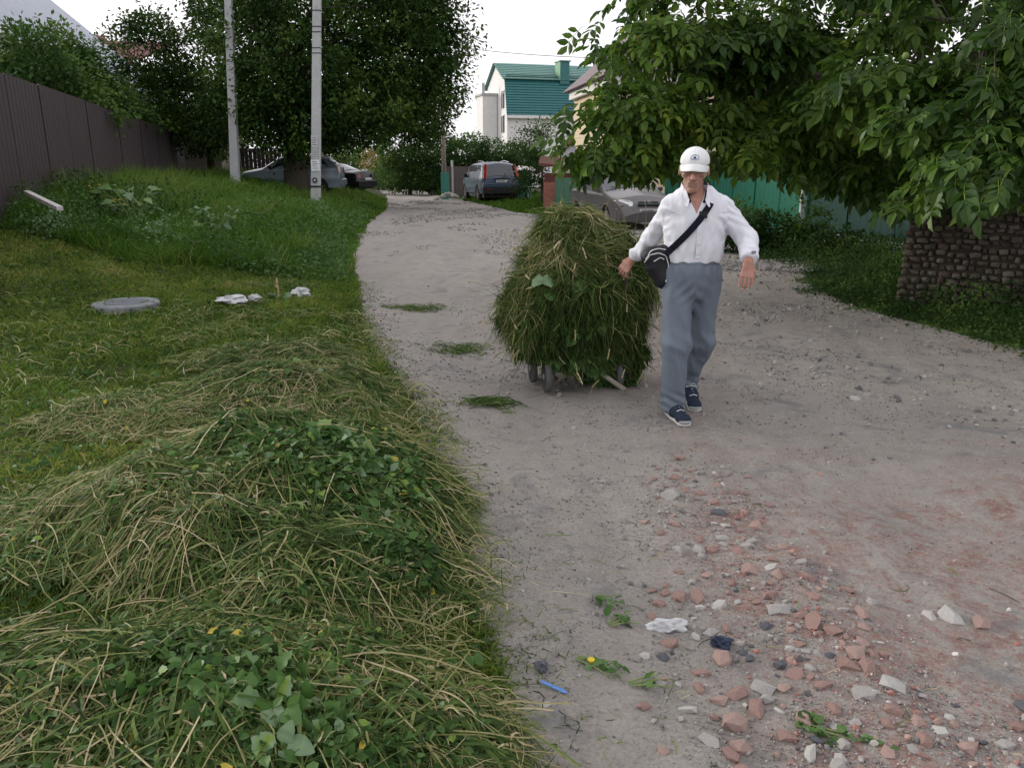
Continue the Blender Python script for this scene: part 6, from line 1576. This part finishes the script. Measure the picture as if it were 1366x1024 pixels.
load = empty('hay_load', (LC[0], LC[1], Hs(*LC) + .02), label='towering load of freshly cut weeds and grass heaped on the hand cart', cat='hay load')
Zk = [0, .10, .25, .45, .66, .84, 1.02, 1.13, 1.24, 1.30]
Xl = [.10, .05, -.40, -.53, -.47, -.39, -.27, -.20, -.15, -.06]
Xr = [.45, .46, .48, .50, .51, .47, .34, .20, .08, .0]
def prof(z): return np.interp(z, Zk, Xl), np.interp(z, Zk, Xr)
def lpt(a, z, k=1.0):
    l, r = prof(z); cx = (l + r) / 2; rx = (r - l) / 2; ry = .36 * np.clip(rx / .5, .15, 1.1) ** .7
    wob = 1 + .22 * noise3(np.cos(a) * 2, np.sin(a) * 2, z * 5, 6) + .15 * noise3(np.cos(a) * 5, np.sin(a) * 5, z * 11, 7)
    return np.stack([cx + rx * np.cos(a) * wob * k, ry * np.sin(a) * wob * k, z], -1)
na, nz_ = 60, 50
A_, Z_ = np.meshgrid(np.linspace(0, 2 * math.pi, na, endpoint=False), np.linspace(.02, 1.28, nz_), indexing='ij')
P = lpt(A_, Z_, .86); ii = np.arange(na * nz_).reshape(na, nz_); F = np.stack([ii, np.roll(ii, -1, 0)], -1); F = np.stack([ii[:, :-1], np.roll(ii, -1, 0)[:, :-1], np.roll(ii, -1, 0)[:, 1:], ii[:, 1:]], -1).reshape(-1, 4)
F = F[P.reshape(-1, 3)[F][:, :, 2].min(1) > .03]
link('core', npmesh('core', P.reshape(-1, 3), F, m_under, smooth=True), load)
def drape(n, Lr, Wr, tl, sd, out=.02, name='cut_stems', prof_=None, nseg=5, zlo=.05, spread=.9, tsd=.17, gr=.55):
    a = RNG.random(n) * 2 * math.pi; z = zlo + (1.27 - zlo) * RNG.random(n) ** .9
    l, r = prof(z); P0 = lpt(a, z, .93 + .08 * RNG.random(n))
    nn = nrm(np.stack([np.cos(a) / 1, np.sin(a) * 1.3, .25 + .9 * (z > 1.08)], -1))
    down = np.array([0, 0, -1.0]) * np.ones((n, 1)); tang = nrm(down - nn * (down * nn).sum(-1, keepdims=True)); cr_ = np.cross(nn, tang)
    fl = (noise3(P0[:, 0] * 6, P0[:, 1] * 6, P0[:, 2] * 6, 5) * spread * 2.4 + RNG.normal(size=n) * .75 + .5)[:, None]
    D = nrm(tang * np.cos(fl) + cr_ * np.sin(fl) + nn * (.15 + .3 * RNG.random(n))[:, None])
    bend = np.array([0, 0, -1.0]) * (gr + RNG.random(n))[:, None] + RNG.normal(size=(n, 3)) * .8 - nn * .25
    L_ = RNG.uniform(*Lr, n) * np.clip(z / .5, .35, 1)
    PP = arcs(P0 + nn * out * RNG.random(n)[:, None], D, L_, bend, nseg); PP[:, :, 2] = np.maximum(PP[:, :, 2], .008 + .02 * RNG.random((n, 1)))
    kp = ~((PP[:, :, 2].min(1) < .215) & (PP[:, -1, 0] < -.12) & (PP[:, -1, 0] > -.29) & (PP[:, -1, 1] < .1)); PP = PP[kp]; z = z[kp]; P0 = P0[kp]; n = len(PP)
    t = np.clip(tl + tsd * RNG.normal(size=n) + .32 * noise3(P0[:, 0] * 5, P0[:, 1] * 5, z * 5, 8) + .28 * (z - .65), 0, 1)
    V, F, T = ribbons(PP, nseg, RNG.uniform(*Wr, n), t, taper=prof_ is None, profile=prof_)
    o = link(name, npmesh(name, V, F, G_hay, T), load); o['kind'] = 'stuff'; return PP
drape(20000, (.06, .26), (.003, .0055), .32, 1, out=.06, tsd=.25)
drape(7000, (.07, .20), (.006, .013), .22, 1, out=.05, name='cut_blades', prof_=[.5, 1, 1, .8, .5, .1])
PP = drape(800, (.18, .42), (.0035, .0055), .64, 1, .07, name='long_stalks', spread=1.1, gr=.2)
# seed heads on the ends of the stalks
E_ = PP[:, -1]; D_ = nrm(PP[:, -1] - PP[:, -2]); q = RNG.random(len(E_)) < .35; E_, D_ = E_[q], D_[q]; n = len(E_)
V, F, T = ribbons(arcs(E_, D_, RNG.uniform(.05, .11, n), RNG.normal(size=(n, 3)) * .2 + np.array([0, 0, -.3]), 6), 6, RNG.uniform(.009, .014, n), np.clip(.85 + .1 * RNG.normal(size=n), 0, 1), profile=[.4, 1, .5, 1, .55, .9, .1])
link('seed_heads', npmesh('seed_heads', V, F, G_hay, T), load)['kind'] = 'stuff'
n = 42000; a = RNG.random(n) * 6.283; z = .02 + 1.25 * RNG.random(n) ** 1.2; P = lpt(a, z, .9 + .18 * RNG.random(n)); gp = noise3(P[:, 0] * 4, P[:, 1] * 4, P[:, 2] * 4, 15); k = RNG.random(n) < .30 + gp + .6 * (z < .5); P = P[k]; n = len(P)
link('small_leaves', leaf_mesh('small_leaves', P, nrm(P * [1.5, 1.5, 0] + RNG.normal(size=(n, 3)) * .5 + np.array([0, 0, -.5])), .038, G_broad, .05, .68, 'leaf', 4), load)['kind'] = 'stuff'
n = 60; a = RNG.uniform(2.6, 4.4, n); z = RNG.uniform(.15, .75, n); P0 = lpt(a, z, .95)
D = nrm(np.stack([np.cos(a) * 1.3, np.sin(a) * .6, RNG.uniform(-.1, 1.0, n)], -1)); PP = arcs(P0, D, RNG.uniform(.2, .42, n), np.array([0, 0, -1.0]) * RNG.uniform(.2, 1.8, n)[:, None] + RNG.normal(size=(n, 3)) * .4, 9)
V, F, T = ribbons(PP, 9, RNG.uniform(.0022, .0035, n), np.clip(.5 + .2 * RNG.normal(size=n), 0, 1)); link('stray_stems', npmesh('stray_stems', V, F, G_hay, T), load)['kind'] = 'stuff'
r = random.Random(2)
for i in range(150):
    a = r.uniform(math.pi * 1.02, math.pi * 1.98) if r.random() < .9 else r.random() * 6.28; z = r.choice([r.uniform(.04, .30), r.uniform(.1, 1.1)])
    p = lpt(np.array([a]), np.array([z]), 1.04)[0]; q = r.uniform(.05, .10)
    f = Vector((math.cos(a) * .5 + r.gauss(0, .3), math.sin(a) * .5, -1 + r.gauss(0, .3))); R = Matrix(frames(np.array([f]), np.array([[math.cos(a), math.sin(a), .5]]))[0].tolist()).to_4x4()
    o = link('leaf', PLEAF[r.choice([0, 1, 2, 3, 3, 4, 8, 9])], load); o.matrix_local = Matrix.Translation(Vector(p)) @ R @ Matrix.Scale(q, 4)
p = lpt(np.array([4.2]), np.array([.86]), 1.07)[0]
for dx_, dz_, rz_ in ((0, 0, .3), (-.05, .0, -.5), (.02, -.09, .1)):
    o = link('leaf', PLEAF[6 if dz_ == 0 else 3], load); o.matrix_local = Matrix.Translation(Vector(p) + Vector((dx_ - .05, -.02, dz_))) @ Matrix.Rotation(rz_, 4, 'Z') @ Matrix.Rotation(-2.2, 4, 'X') @ Matrix.Scale(.12, 4)
part('branch', m_wood, load, lambda m: m.tube([(.15, -.30, .16), (.33, -.44, .06)], [.016, .018], 8))
# ------------------------------------------------------------------ cars (front towards local +y)
m_tyrec = pmat('car_tyre', (.018, .018, .019), .85, .1, 20, .2); m_rimc = pmat('alloy_rim', (.38, .39, .40), .35, .08, 10, 0, metal=.7)
m_lampr = pmat('red_lamp', (.35, .012, .018), .2, .1, 30, 0, spec=.6, coat=.6); m_lampw = pmat('clear_lamp', (.62, .64, .66), .12, .15, 40, 0, metal=.3, spec=.7, coat=.8)
m_plate = pmat('plate_white', (.62, .63, .64), .5, .05, 5, 0); m_cglass = pmat('car_glass', (.02, .028, .04), .09, .1, 2, 0, spec=.9); m_trim = pmat('black_trim', (.02, .02, .022), .6, .1, 10, 0)
m_chrome = pmat('chrome', (.6, .62, .64), .15, .05, 5, 0, metal=1)
def paint(name, col): return pmat(name, col, .36, .05, 3, .02, 20, metal=.2, spec=.35, coat=.35)

class Car:
    def __init__(s, L, W, prof, belt, wheels, wr, sill=.26, tumble=.34, roofz=1.45, noser=.25, tailr=.18):
        s.L, s.W, s.prof, s.belt, s.wheels, s.wr, s.sill, s.tumble, s.nr, s.tr = L, W, prof, belt, wheels, wr, sill, tumble, noser, tailr
        s.py = [p[0] for p in prof]; s.pz = [p[1] for p in prof]
    def top(s, y): return np.interp(y, s.py, s.pz)
    def half(s, y, z):
        """half width at station y, height z"""
        w = s.W / 2 * np.ones_like(y * z)
        e0 = (y - s.py[0]); e1 = (s.py[-1] - y)
        w = w * (1 - .22 * np.clip(1 - e1 / .75, 0, 1) ** 2.2) * (1 - .13 * np.clip(1 - e0 / .6, 0, 1) ** 2.2)
        b = np.interp(y, [p[0] for p in s.belt], [p[1] for p in s.belt])
        w = w - np.clip(z - b, 0, 2) * s.tumble - .05 * np.clip((b - z) / b - .35, 0, 1) ** 1.3 + .012 * np.exp(-((z - .55) / .12) ** 2)
        return w
    def pt(s, y, t):
        """section curve: t in 0..1 from sill to the centre line"""
        T = s.top(y); b0 = s.sill
        for (wy) in s.wheels:
            d = np.abs(y - wy); arch = np.where(d < s.wr * 1.16, np.sqrt(np.maximum((s.wr * 1.16) ** 2 - d ** 2, 0)) + s.wr * .95, 0); b0 = np.maximum(b0, arch * (d < s.wr * 1.16))
        zt = T - .10
        side = np.clip(t / .62, 0, 1); up = np.clip((t - .62) / .38, 0, 1)
        z = b0 + (np.maximum(zt, b0 + .02) - b0) * side
        hw = s.half(y, zt)
        ang = up * math.pi / 2
        z = z + (T - zt) * np.sin(ang) ** .8 * 1.0
        r = np.minimum(.16, hw * .5)
        x = np.where(t <= .62, s.half(y, z), (hw - r) * (1 - up) ** .9 + r * np.cos(ang) * (1 - up) ** .3)
        z = z + .025 * (1 - (x / np.maximum(hw, .1)) ** 2) * (up > 0) * up
        return x, z
    def body(s, root, mat):
        ys = np.concatenate([np.linspace(s.py[0], s.py[-1], 110)]); ts = np.concatenate([np.linspace(0, .62, 16), np.linspace(.66, 1, 12)])
        Yg, Tg = np.meshgrid(ys, ts, indexing='ij'); X, Z = s.pt(Yg, Tg)
        V = []; F = []
        for sg in (1, -1):
            o = len(V) and sum(len(v) for v in V); V.append(np.stack([sg * X, Yg, Z], -1).reshape(-1, 3))
            ii = o + np.arange(X.size).reshape(X.shape); q = np.stack([ii[:-1, :-1], ii[1:, :-1], ii[1:, 1:], ii[:-1, 1:]], -1).reshape(-1, 4); F.append(q if sg > 0 else q[:, ::-1])
        # end caps
        off = X.size * 2; 
        for yi in (0, -1):
            n = len(ts); R_ = V[0].reshape(len(ys), n, 3)[yi]; Lq = V[1].reshape(len(ys), n, 3)[yi]
            V.append(R_); V.append(Lq); k = np.arange(n - 1); F.append(np.stack([off + k, off + k + 1, off + n + k + 1, off + n + k], -1)); off += 2 * n
        b = link('body', npmesh('body', np.concatenate(V), np.concatenate(F), mat, None, True), root)
        mb = MB(); mb.box(-s.W / 2 + .12, s.W / 2 - .12, s.py[0] + .12, s.py[-1] - .12, .2, .62); mb.build('underbody', m_trim, root)
        return b
    def patch(s, name, mat, root, y0, y1, t0, t1, out=.006, both=True, n=8, skew=None, side=None):
        """a panel lying on the body surface; y0,y1 may be pairs (bottom, top)"""
        objs = []
        for sg in ((1, -1) if both else (side or 1,)):
            tt = np.linspace(t0, t1, n); V = []
            for t in tt:
                f = (t - t0) / (t1 - t0); a = y0[0] + (y0[1] - y0[0]) * f if isinstance(y0, tuple) else y0; b = y1[0] + (y1[1] - y1[0]) * f if isinstance(y1, tuple) else y1
                yy = np.linspace(a, b, 12); x, z = s.pt(yy, np.full(12, t)); V.append(np.stack([sg * (x + out), yy, z + out * .5], -1))
            V = np.array(V); ii = np.arange(n * 12).reshape(n, 12); F = np.stack([ii[:-1, :-1], ii[:-1, 1:], ii[1:, 1:], ii[1:, :-1]], -1).reshape(-1, 4)
            objs.append(link(name, npmesh(name, V.reshape(-1, 3), F, mat, None, True), root))
        return objs
    def across(s, name, mat, root, ya, yb, t0, out=.008, n=10, my=10):
        """glass across the car (windscreen or rear window) between stations ya and yb"""
        ts = np.linspace(t0, 1, n); yy = np.linspace(ya, yb, my); V = []
        for y in yy:
            x, z = s.pt(np.full(n, y), ts); V.append(np.concatenate([np.stack([x, np.full(n, y), z + out], -1), np.stack([-x[::-1][1:], np.full(n - 1, y), z[::-1][1:] + out], -1)]))
        V = np.array(V); a, b = V.shape[:2]; sgn = 1 if yb > ya else -1; V[..., 1] += (out if (s.top(yb) < s.top(ya)) == (yb > ya) else -out) * sgn
        ii = np.arange(a * b).reshape(a, b); F = np.stack([ii[:-1, :-1], ii[:-1, 1:], ii[1:, 1:], ii[1:, :-1]], -1).reshape(-1, 4)
        return link(name, npmesh(name, V.reshape(-1, 3), F, mat, None, True), root)
    def wheels_(s, root):
        for wy in s.wheels:
            for sg in (1, -1):
                w = empty('wheel', (sg * (s.W / 2 - .115), wy, s.wr)); w.parent = root; r = s.wr
                MB().lathe([(r * .62, -.10), (r * .95, -.10), (r, -.07), (r, .07), (r * .95, .10), (r * .62, .10), (r * .62, -.10)], (0, 0, 0), 'x', 28).build('tyre', m_tyrec, w, smooth=True)
                rm = MB(); rm.lathe([(r * .63, sg * .085), (r * .58, sg * .095), (r * .5, sg * .05), (.02, sg * .05)], (0, 0, 0), 'x', 24)
                for k in range(6):
                    a = k * math.pi / 3; c, q = math.cos(a), math.sin(a); rm.tube([(sg * .085, .03 * c, .03 * q), (sg * .085, r * .58 * c, r * .58 * q)], .022, 5)
                rm.build('rim', m_rimc, w)
def simple_glyphs(root, x0, y, z, n, h, seed, sgn=1):
    r = random.Random(seed)
    seg = {'a': [(0, 0, 0, 1), (1, 0, 1, 1), (0, 1, 1, 1), (0, .5, 1, .5)], '5': [(0, 1, 1, 1), (0, 1, 0, .5), (0, .5, 1, .5), (1, .5, 1, 0), (0, 0, 1, 0)], '8': [(0, 0, 0, 1), (1, 0, 1, 1), (0, 1, 1, 1), (0, .5, 1, .5), (0, 0, 1, 0)], '3': [(1, 0, 1, 1), (0, 1, 1, 1), (0, .5, 1, .5), (0, 0, 1, 0)]}
    for i, c in enumerate('a853a8'[:n]):
        mb = MB(); x = x0 + i * h * .78
        for (ax, az, bx, bz) in seg[c]:
            p, q = Vector((x + ax * h * .45, y, z + az * h)), Vector((x + bx * h * .45, y, z + bz * h)); p.x *= sgn; q.x *= sgn
            mb.tube([p, q], h * .06, 4)
        mb.build('plate_character', m_trim, root)['kind'] = 'stuff'

# blue off-roader, seen from behind
c = Car(4.5, 1.78, [(-2.25, .55), (-2.24, .98), (-2.16, 1.05), (-1.86, 1.62), (-1.6, 1.69), (.2, 1.70), (.45, 1.66), (1.15, 1.12), (1.3, 1.06), (2.0, .94), (2.22, .72), (2.26, .5)], [(-2.25, 1.0), (1.0, .98), (2.3, .8)], (-1.36, 1.30), .35, sill=.36, tumble=.22)
pS = at(664, 272, 36.2)
suv = empty('off_road_car', (-1.05, 37.6, Hs(-1.0, 37.6)), math.radians(15.5), label='blue grey off-road car with tall red rear lamps parked facing away', cat='car', group='parked cars')
m_blue = paint('blue_grey_paint', (.055, .08, .125)); c.body(suv, m_blue); c.wheels_(suv)
c.across('rear_window', m_cglass, suv, -2.13, -1.88, .66, .012)
c.across('windscreen', m_cglass, suv, .47, 1.12, .68)
c.patch('side_window', m_cglass, suv, (-1.75, -1.55), (-1.0, -.98), .47, .60); c.patch('side_window', m_cglass, suv, (-.92, -.9), (-.08, -.05), .47, .60); c.patch('side_window', m_cglass, suv, (.0, .0), (.75, .38), .47, .60)
for sg in (1, -1):
    part('tail_lamp', m_lampr, suv, lambda m: m.prism([(sg * .82, -2.20, 1.0), (sg * .69, -2.25, 1.0), (sg * .60, -1.93, 1.60), (sg * .71, -1.88, 1.60)], (0, -.05, .015)), bevel=.01)
    part('mirror', m_trim, suv, lambda m: m.prism([(sg * .86, .62, 1.02), (sg * 1.05, .60, 1.03), (sg * 1.06, .60, 1.2), (sg * .90, .62, 1.18)], (0, .09, 0)), bevel=.02)
    part('roof_rail', m_chrome, suv, lambda m: m.tube([(sg * .56, -1.4, 1.70), (sg * .58, -.5, 1.76), (sg * .56, .1, 1.72)], .018, 6))
    part('reflector', m_lampr, suv, lambda m: m.box(sg * .62 - .07, sg * .62 + .07, -2.42, -2.402, .55, .59))
    part('exhaust' if sg > 0 else 'tow_eye', m_chrome, suv, lambda m: m.lathe([(.028, -2.36), (.028, -2.2)], (sg * .45, 0, .33), 'y', 10))
part('rear_bumper', m_trim, suv, lambda m: m.prism([(-.86, -2.28, .36), (.86, -2.28, .36), (.88, -2.30, .62), (-.88, -2.30, .62)], (0, -.10, 0)), bevel=.03)
part('bumper_top', m_blue, suv, lambda m: m.prism([(-.88, -2.24, .62), (.88, -2.24, .62), (.86, -2.24, .80), (-.86, -2.24, .80)], (0, -.16, 0)), bevel=.03)
part('tailgate', m_blue, suv, lambda m: m.prism([(-.72, -2.255, .80), (.72, -2.255, .80), (.70, -2.20, 1.04), (-.70, -2.20, 1.04)], (0, -.035, 0)), bevel=.015)
part('chrome_strip', m_chrome, suv, lambda m: m.box(-.36, .36, -2.325, -2.297, .985, 1.03))
pl_ = part('number_plate', m_plate, suv, lambda m: m.box(-.26, .26, -2.325, -2.297, .84, .95)); simple_glyphs(pl_, -.2, -2.33, .86, 6, .07, 1)
part('rear_wiper', m_trim, suv, lambda m: m.tube([(0, -2.20, 1.06), (.3, -2.185, 1.10)], .012, 5))
part('door_handle', m_blue, suv, lambda m: m.box(-.905, -.885, -.85, -.68, .98, 1.01)); part('door_handle', m_blue, suv, lambda m: m.box(-.905, -.885, .05, .22, .96, .99))

# grey brown sedan facing the yard
c = Car(4.35, 1.68, [(-2.15, .48), (-2.14, .90), (-2.0, 1.0), (-1.45, 1.04), (-.75, 1.38), (-.3, 1.425), (.25, 1.40), (.98, 1.02), (1.15, .98), (1.85, .85), (2.08, .68), (2.2, .45)], [(-2.15, .92), (0, .90), (1.0, .86), (2.2, .66)], (-1.25, 1.27), .29, sill=.22, tumble=.40)
sed = empty('sedan_car', (3.0, 22.6, Hs(3.0, 22.6)), math.radians(180 + 13), label='metallic grey brown sedan facing the camera behind the hay load', cat='car', group='parked cars')
m_gb_ = paint('grey_brown_paint', (.115, .105, .108)); c.body(sed, m_gb_); c.wheels_(sed)
c.across('windscreen', m_cglass, sed, .28, .97, .66, .010); c.across('rear_window', m_cglass, sed, -1.42, -.78, .68)
for a, b in (((-1.25, -.85), (-.75, -.70)), ((-.68, -.62), (-.02, .0)), ((.05, .05), (.72, .30))): c.patch('side_window', m_cglass, sed, a, b, .50, .61)
for sg in (1, -1):
    part('headlight', m_lampw, sed, lambda m: m.prism([(sg * .42, 2.09, .60), (sg * .72, 1.90, .58), (sg * .76, 1.82, .66), (sg * .70, 1.84, .77), (sg * .50, 2.0, .75), (sg * .40, 2.06, .70)], (sg * .015, .06, .0)), bevel=.015)
    part('fog_lamp', m_lampw, sed, lambda m: m.lathe([(.05, 2.14), (.055, 2.17), (.02, 2.18)], (sg * .55, 0, .33), 'y', 12))
    part('mirror', m_gb_, sed, lambda m: m.prism([(sg * .80, .62, .92), (sg * .99, .60, .93), (sg * 1.0, .60, 1.05), (sg * .84, .62, 1.04)], (0, .09, 0)), bevel=.02)
    part('wiper', m_trim, sed, lambda m: m.tube([(sg * .3 - .1, 1.02, 1.0), (sg * .3 + .3, .90, 1.07)], .008, 4))
part('front_bumper', m_gb_, sed, lambda m: m.prism([(-.80, 1.92, .24), (-.45, 2.14, .22), (.45, 2.14, .22), (.80, 1.92, .24), (.80, 1.80, .24), (-.80, 1.80, .24)], (0, .02, .33)), bevel=.04)
part('grille', m_trim, sed, lambda m: m.prism([(-.30, 2.13, .62), (.30, 2.13, .62), (.26, 2.06, .72), (-.26, 2.06, .72)], (0, .035, 0)), bevel=.006)
part('grille_bar', m_chrome, sed, lambda m: m.box(-.31, .31, 2.165, 2.19, .655, .68)); part('air_intake', m_trim, sed, lambda m: m.box(-.42, .42, 2.15, 2.168, .26, .36))
pl_ = part('number_plate', m_plate, sed, lambda m: m.box(-.26, .26, 2.165, 2.185, .42, .54)); simple_glyphs(pl_, -.2, 2.19, .445, 6, .07, 2, -1)
part('badge', m_chrome, sed, lambda m: m.lathe([(.04, 2.17), (.035, 2.20)], (0, 0, .70), 'y', 12))

# pale blue hatchback half hidden in the grass, side on
c = Car(4.0, 1.68, [(-2.0, .5), (-1.98, .95), (-1.9, 1.05), (-1.55, 1.36), (-1.2, 1.42), (.1, 1.43), (.3, 1.38), (.95, .98), (1.1, .94), (1.75, .82), (1.95, .66), (2.02, .45)], [(-2, .95), (.9, .88), (2, .70)], (-1.2, 1.22), .29, sill=.22, tumble=.36)
hb = empty('hatchback_car', (-8.75, 32.3, Hs(-8.75, 32.3) - .02), math.radians(94), label='pale blue silver hatchback parked side-on behind the tree and pole', cat='car', group='parked cars')
m_pb = paint('pale_blue_silver_paint', (.20, .245, .29)); c.body(hb, m_pb); c.wheels_(hb)
c.across('windscreen', m_cglass, hb, .33, .93, .66, .010); c.across('rear_window', m_cglass, hb, -1.88, -1.58, .66, .010)
for a, b in (((-1.6, -1.35), (-1.0, -.95)), ((-.9, -.88), (-.12, -.08)), ((-.03, -.02), (.70, .28))): c.patch('side_window', m_cglass, hb, a, b, .47, .61)
for sg in (1, -1):
    part('headlight', m_lampw, hb, lambda m: m.prism([(sg * .45, 1.95, .58), (sg * .72, 1.78, .56), (sg * .74, 1.62, .68), (sg * .46, 1.86, .70)], (0, .03, 0)), bevel=.01)
    part('tail_lamp', m_lampr, hb, lambda m: m.prism([(sg * .60, -2.0, .78), (sg * .78, -1.93, .78), (sg * .76, -1.90, 1.0), (sg * .60, -1.95, 1.0)], (0, -.03, 0)), bevel=.01)
    part('mirror', m_trim, hb, lambda m: m.box(sg * .9 - .09, sg * .9 + .09, .58, .68, .92, 1.04), bevel=.02)
part('door_handle', m_trim, hb, lambda m: m.box(.85, .865, -.75, -.6, .84, .87)); part('bumper', m_pb, hb, lambda m: m.box(-.74, .74, -2.08, -1.9, .3, .55), bevel=.04)

# black sedan behind it
c = Car(4.5, 1.75, [(-2.25, .5), (-2.24, .98), (-2.1, 1.06), (-1.5, 1.10), (-.7, 1.40), (-.2, 1.46), (.3, 1.43), (1.0, 1.02), (1.2, .97), (1.9, .85), (2.15, .66), (2.25, .45)], [(-2.2, .96), (1, .88), (2.2, .7)], (-1.3, 1.35), .31, sill=.24, tumble=.40)
bs = empty('black_car', (-9.3, 41.5, Hs(-9.0, 41) - .05), math.radians(64), label='black sedan parked with its rear toward the road behind the hatchback', cat='car', group='parked cars')
m_bk = pmat('black_paint', (.008, .008, .011), .3, .05, 3, 0, spec=.25, coat=.12); c.body(bs, m_bk); c.wheels_(bs)
c.across('windscreen', m_cglass, bs, .33, .97, .66); c.across('rear_window', m_cglass, bs, -1.45, -.75, .66, .010)
for a, b in (((-1.2, -.85), (-.75, -.70)), ((-.68, -.62), (-.02, .0)), ((.05, .05), (.75, .32))): c.patch('side_window', m_cglass, bs, a, b, .50, .61)
for sg in (1, -1):
    part('tail_lamp', m_lampr, bs, lambda m: m.prism([(sg * .48, -2.26, .74), (sg * .82, -2.10, .74), (sg * .80, -2.04, .93), (sg * .48, -2.24, .93)], (0, -.03, 0)), bevel=.01)
    part('mirror', m_trim, bs, lambda m: m.box(sg * .95 - .09, sg * .95 + .09, .62, .72, .94, 1.06), bevel=.02)
part('rear_bumper', m_bk, bs, lambda m: m.box(-.80, .80, -2.38, -2.15, .3, .62), bevel=.05)
pl_ = part('number_plate', m_plate, bs, lambda m: m.box(-.25, .25, -2.40, -2.382, .64, .74))
# little white car far down the road
c = Car(4.2, 1.7, [(-2.1, .5), (-2.08, .92), (-1.5, .98), (-.9, 1.36), (.2, 1.40), (.95, .98), (1.85, .82), (2.1, .5)], [(-2.1, .92), (2.1, .7)], (-1.2, 1.25), .29, sill=.22, tumble=.38)
pw_ = at(491, 241, 66)
wc_ = empty('white_car', (pw_.x, 66, 0), math.radians(70), label='tiny white car far away at the bend of the road', cat='car', group='parked cars')
m_wp = paint('white_paint', (.7, .7, .7)); c.body(wc_, m_wp); c.wheels_(wc_); c.across('windscreen', m_cglass, wc_, .25, .9, .66)
for a, b in (((-1.2, -.9), (-.1, -.05)), ((.0, .0), (.7, .3))): c.patch('side_window', m_cglass, wc_, a, b, .48, .60)
bpy.context.view_layer.update()
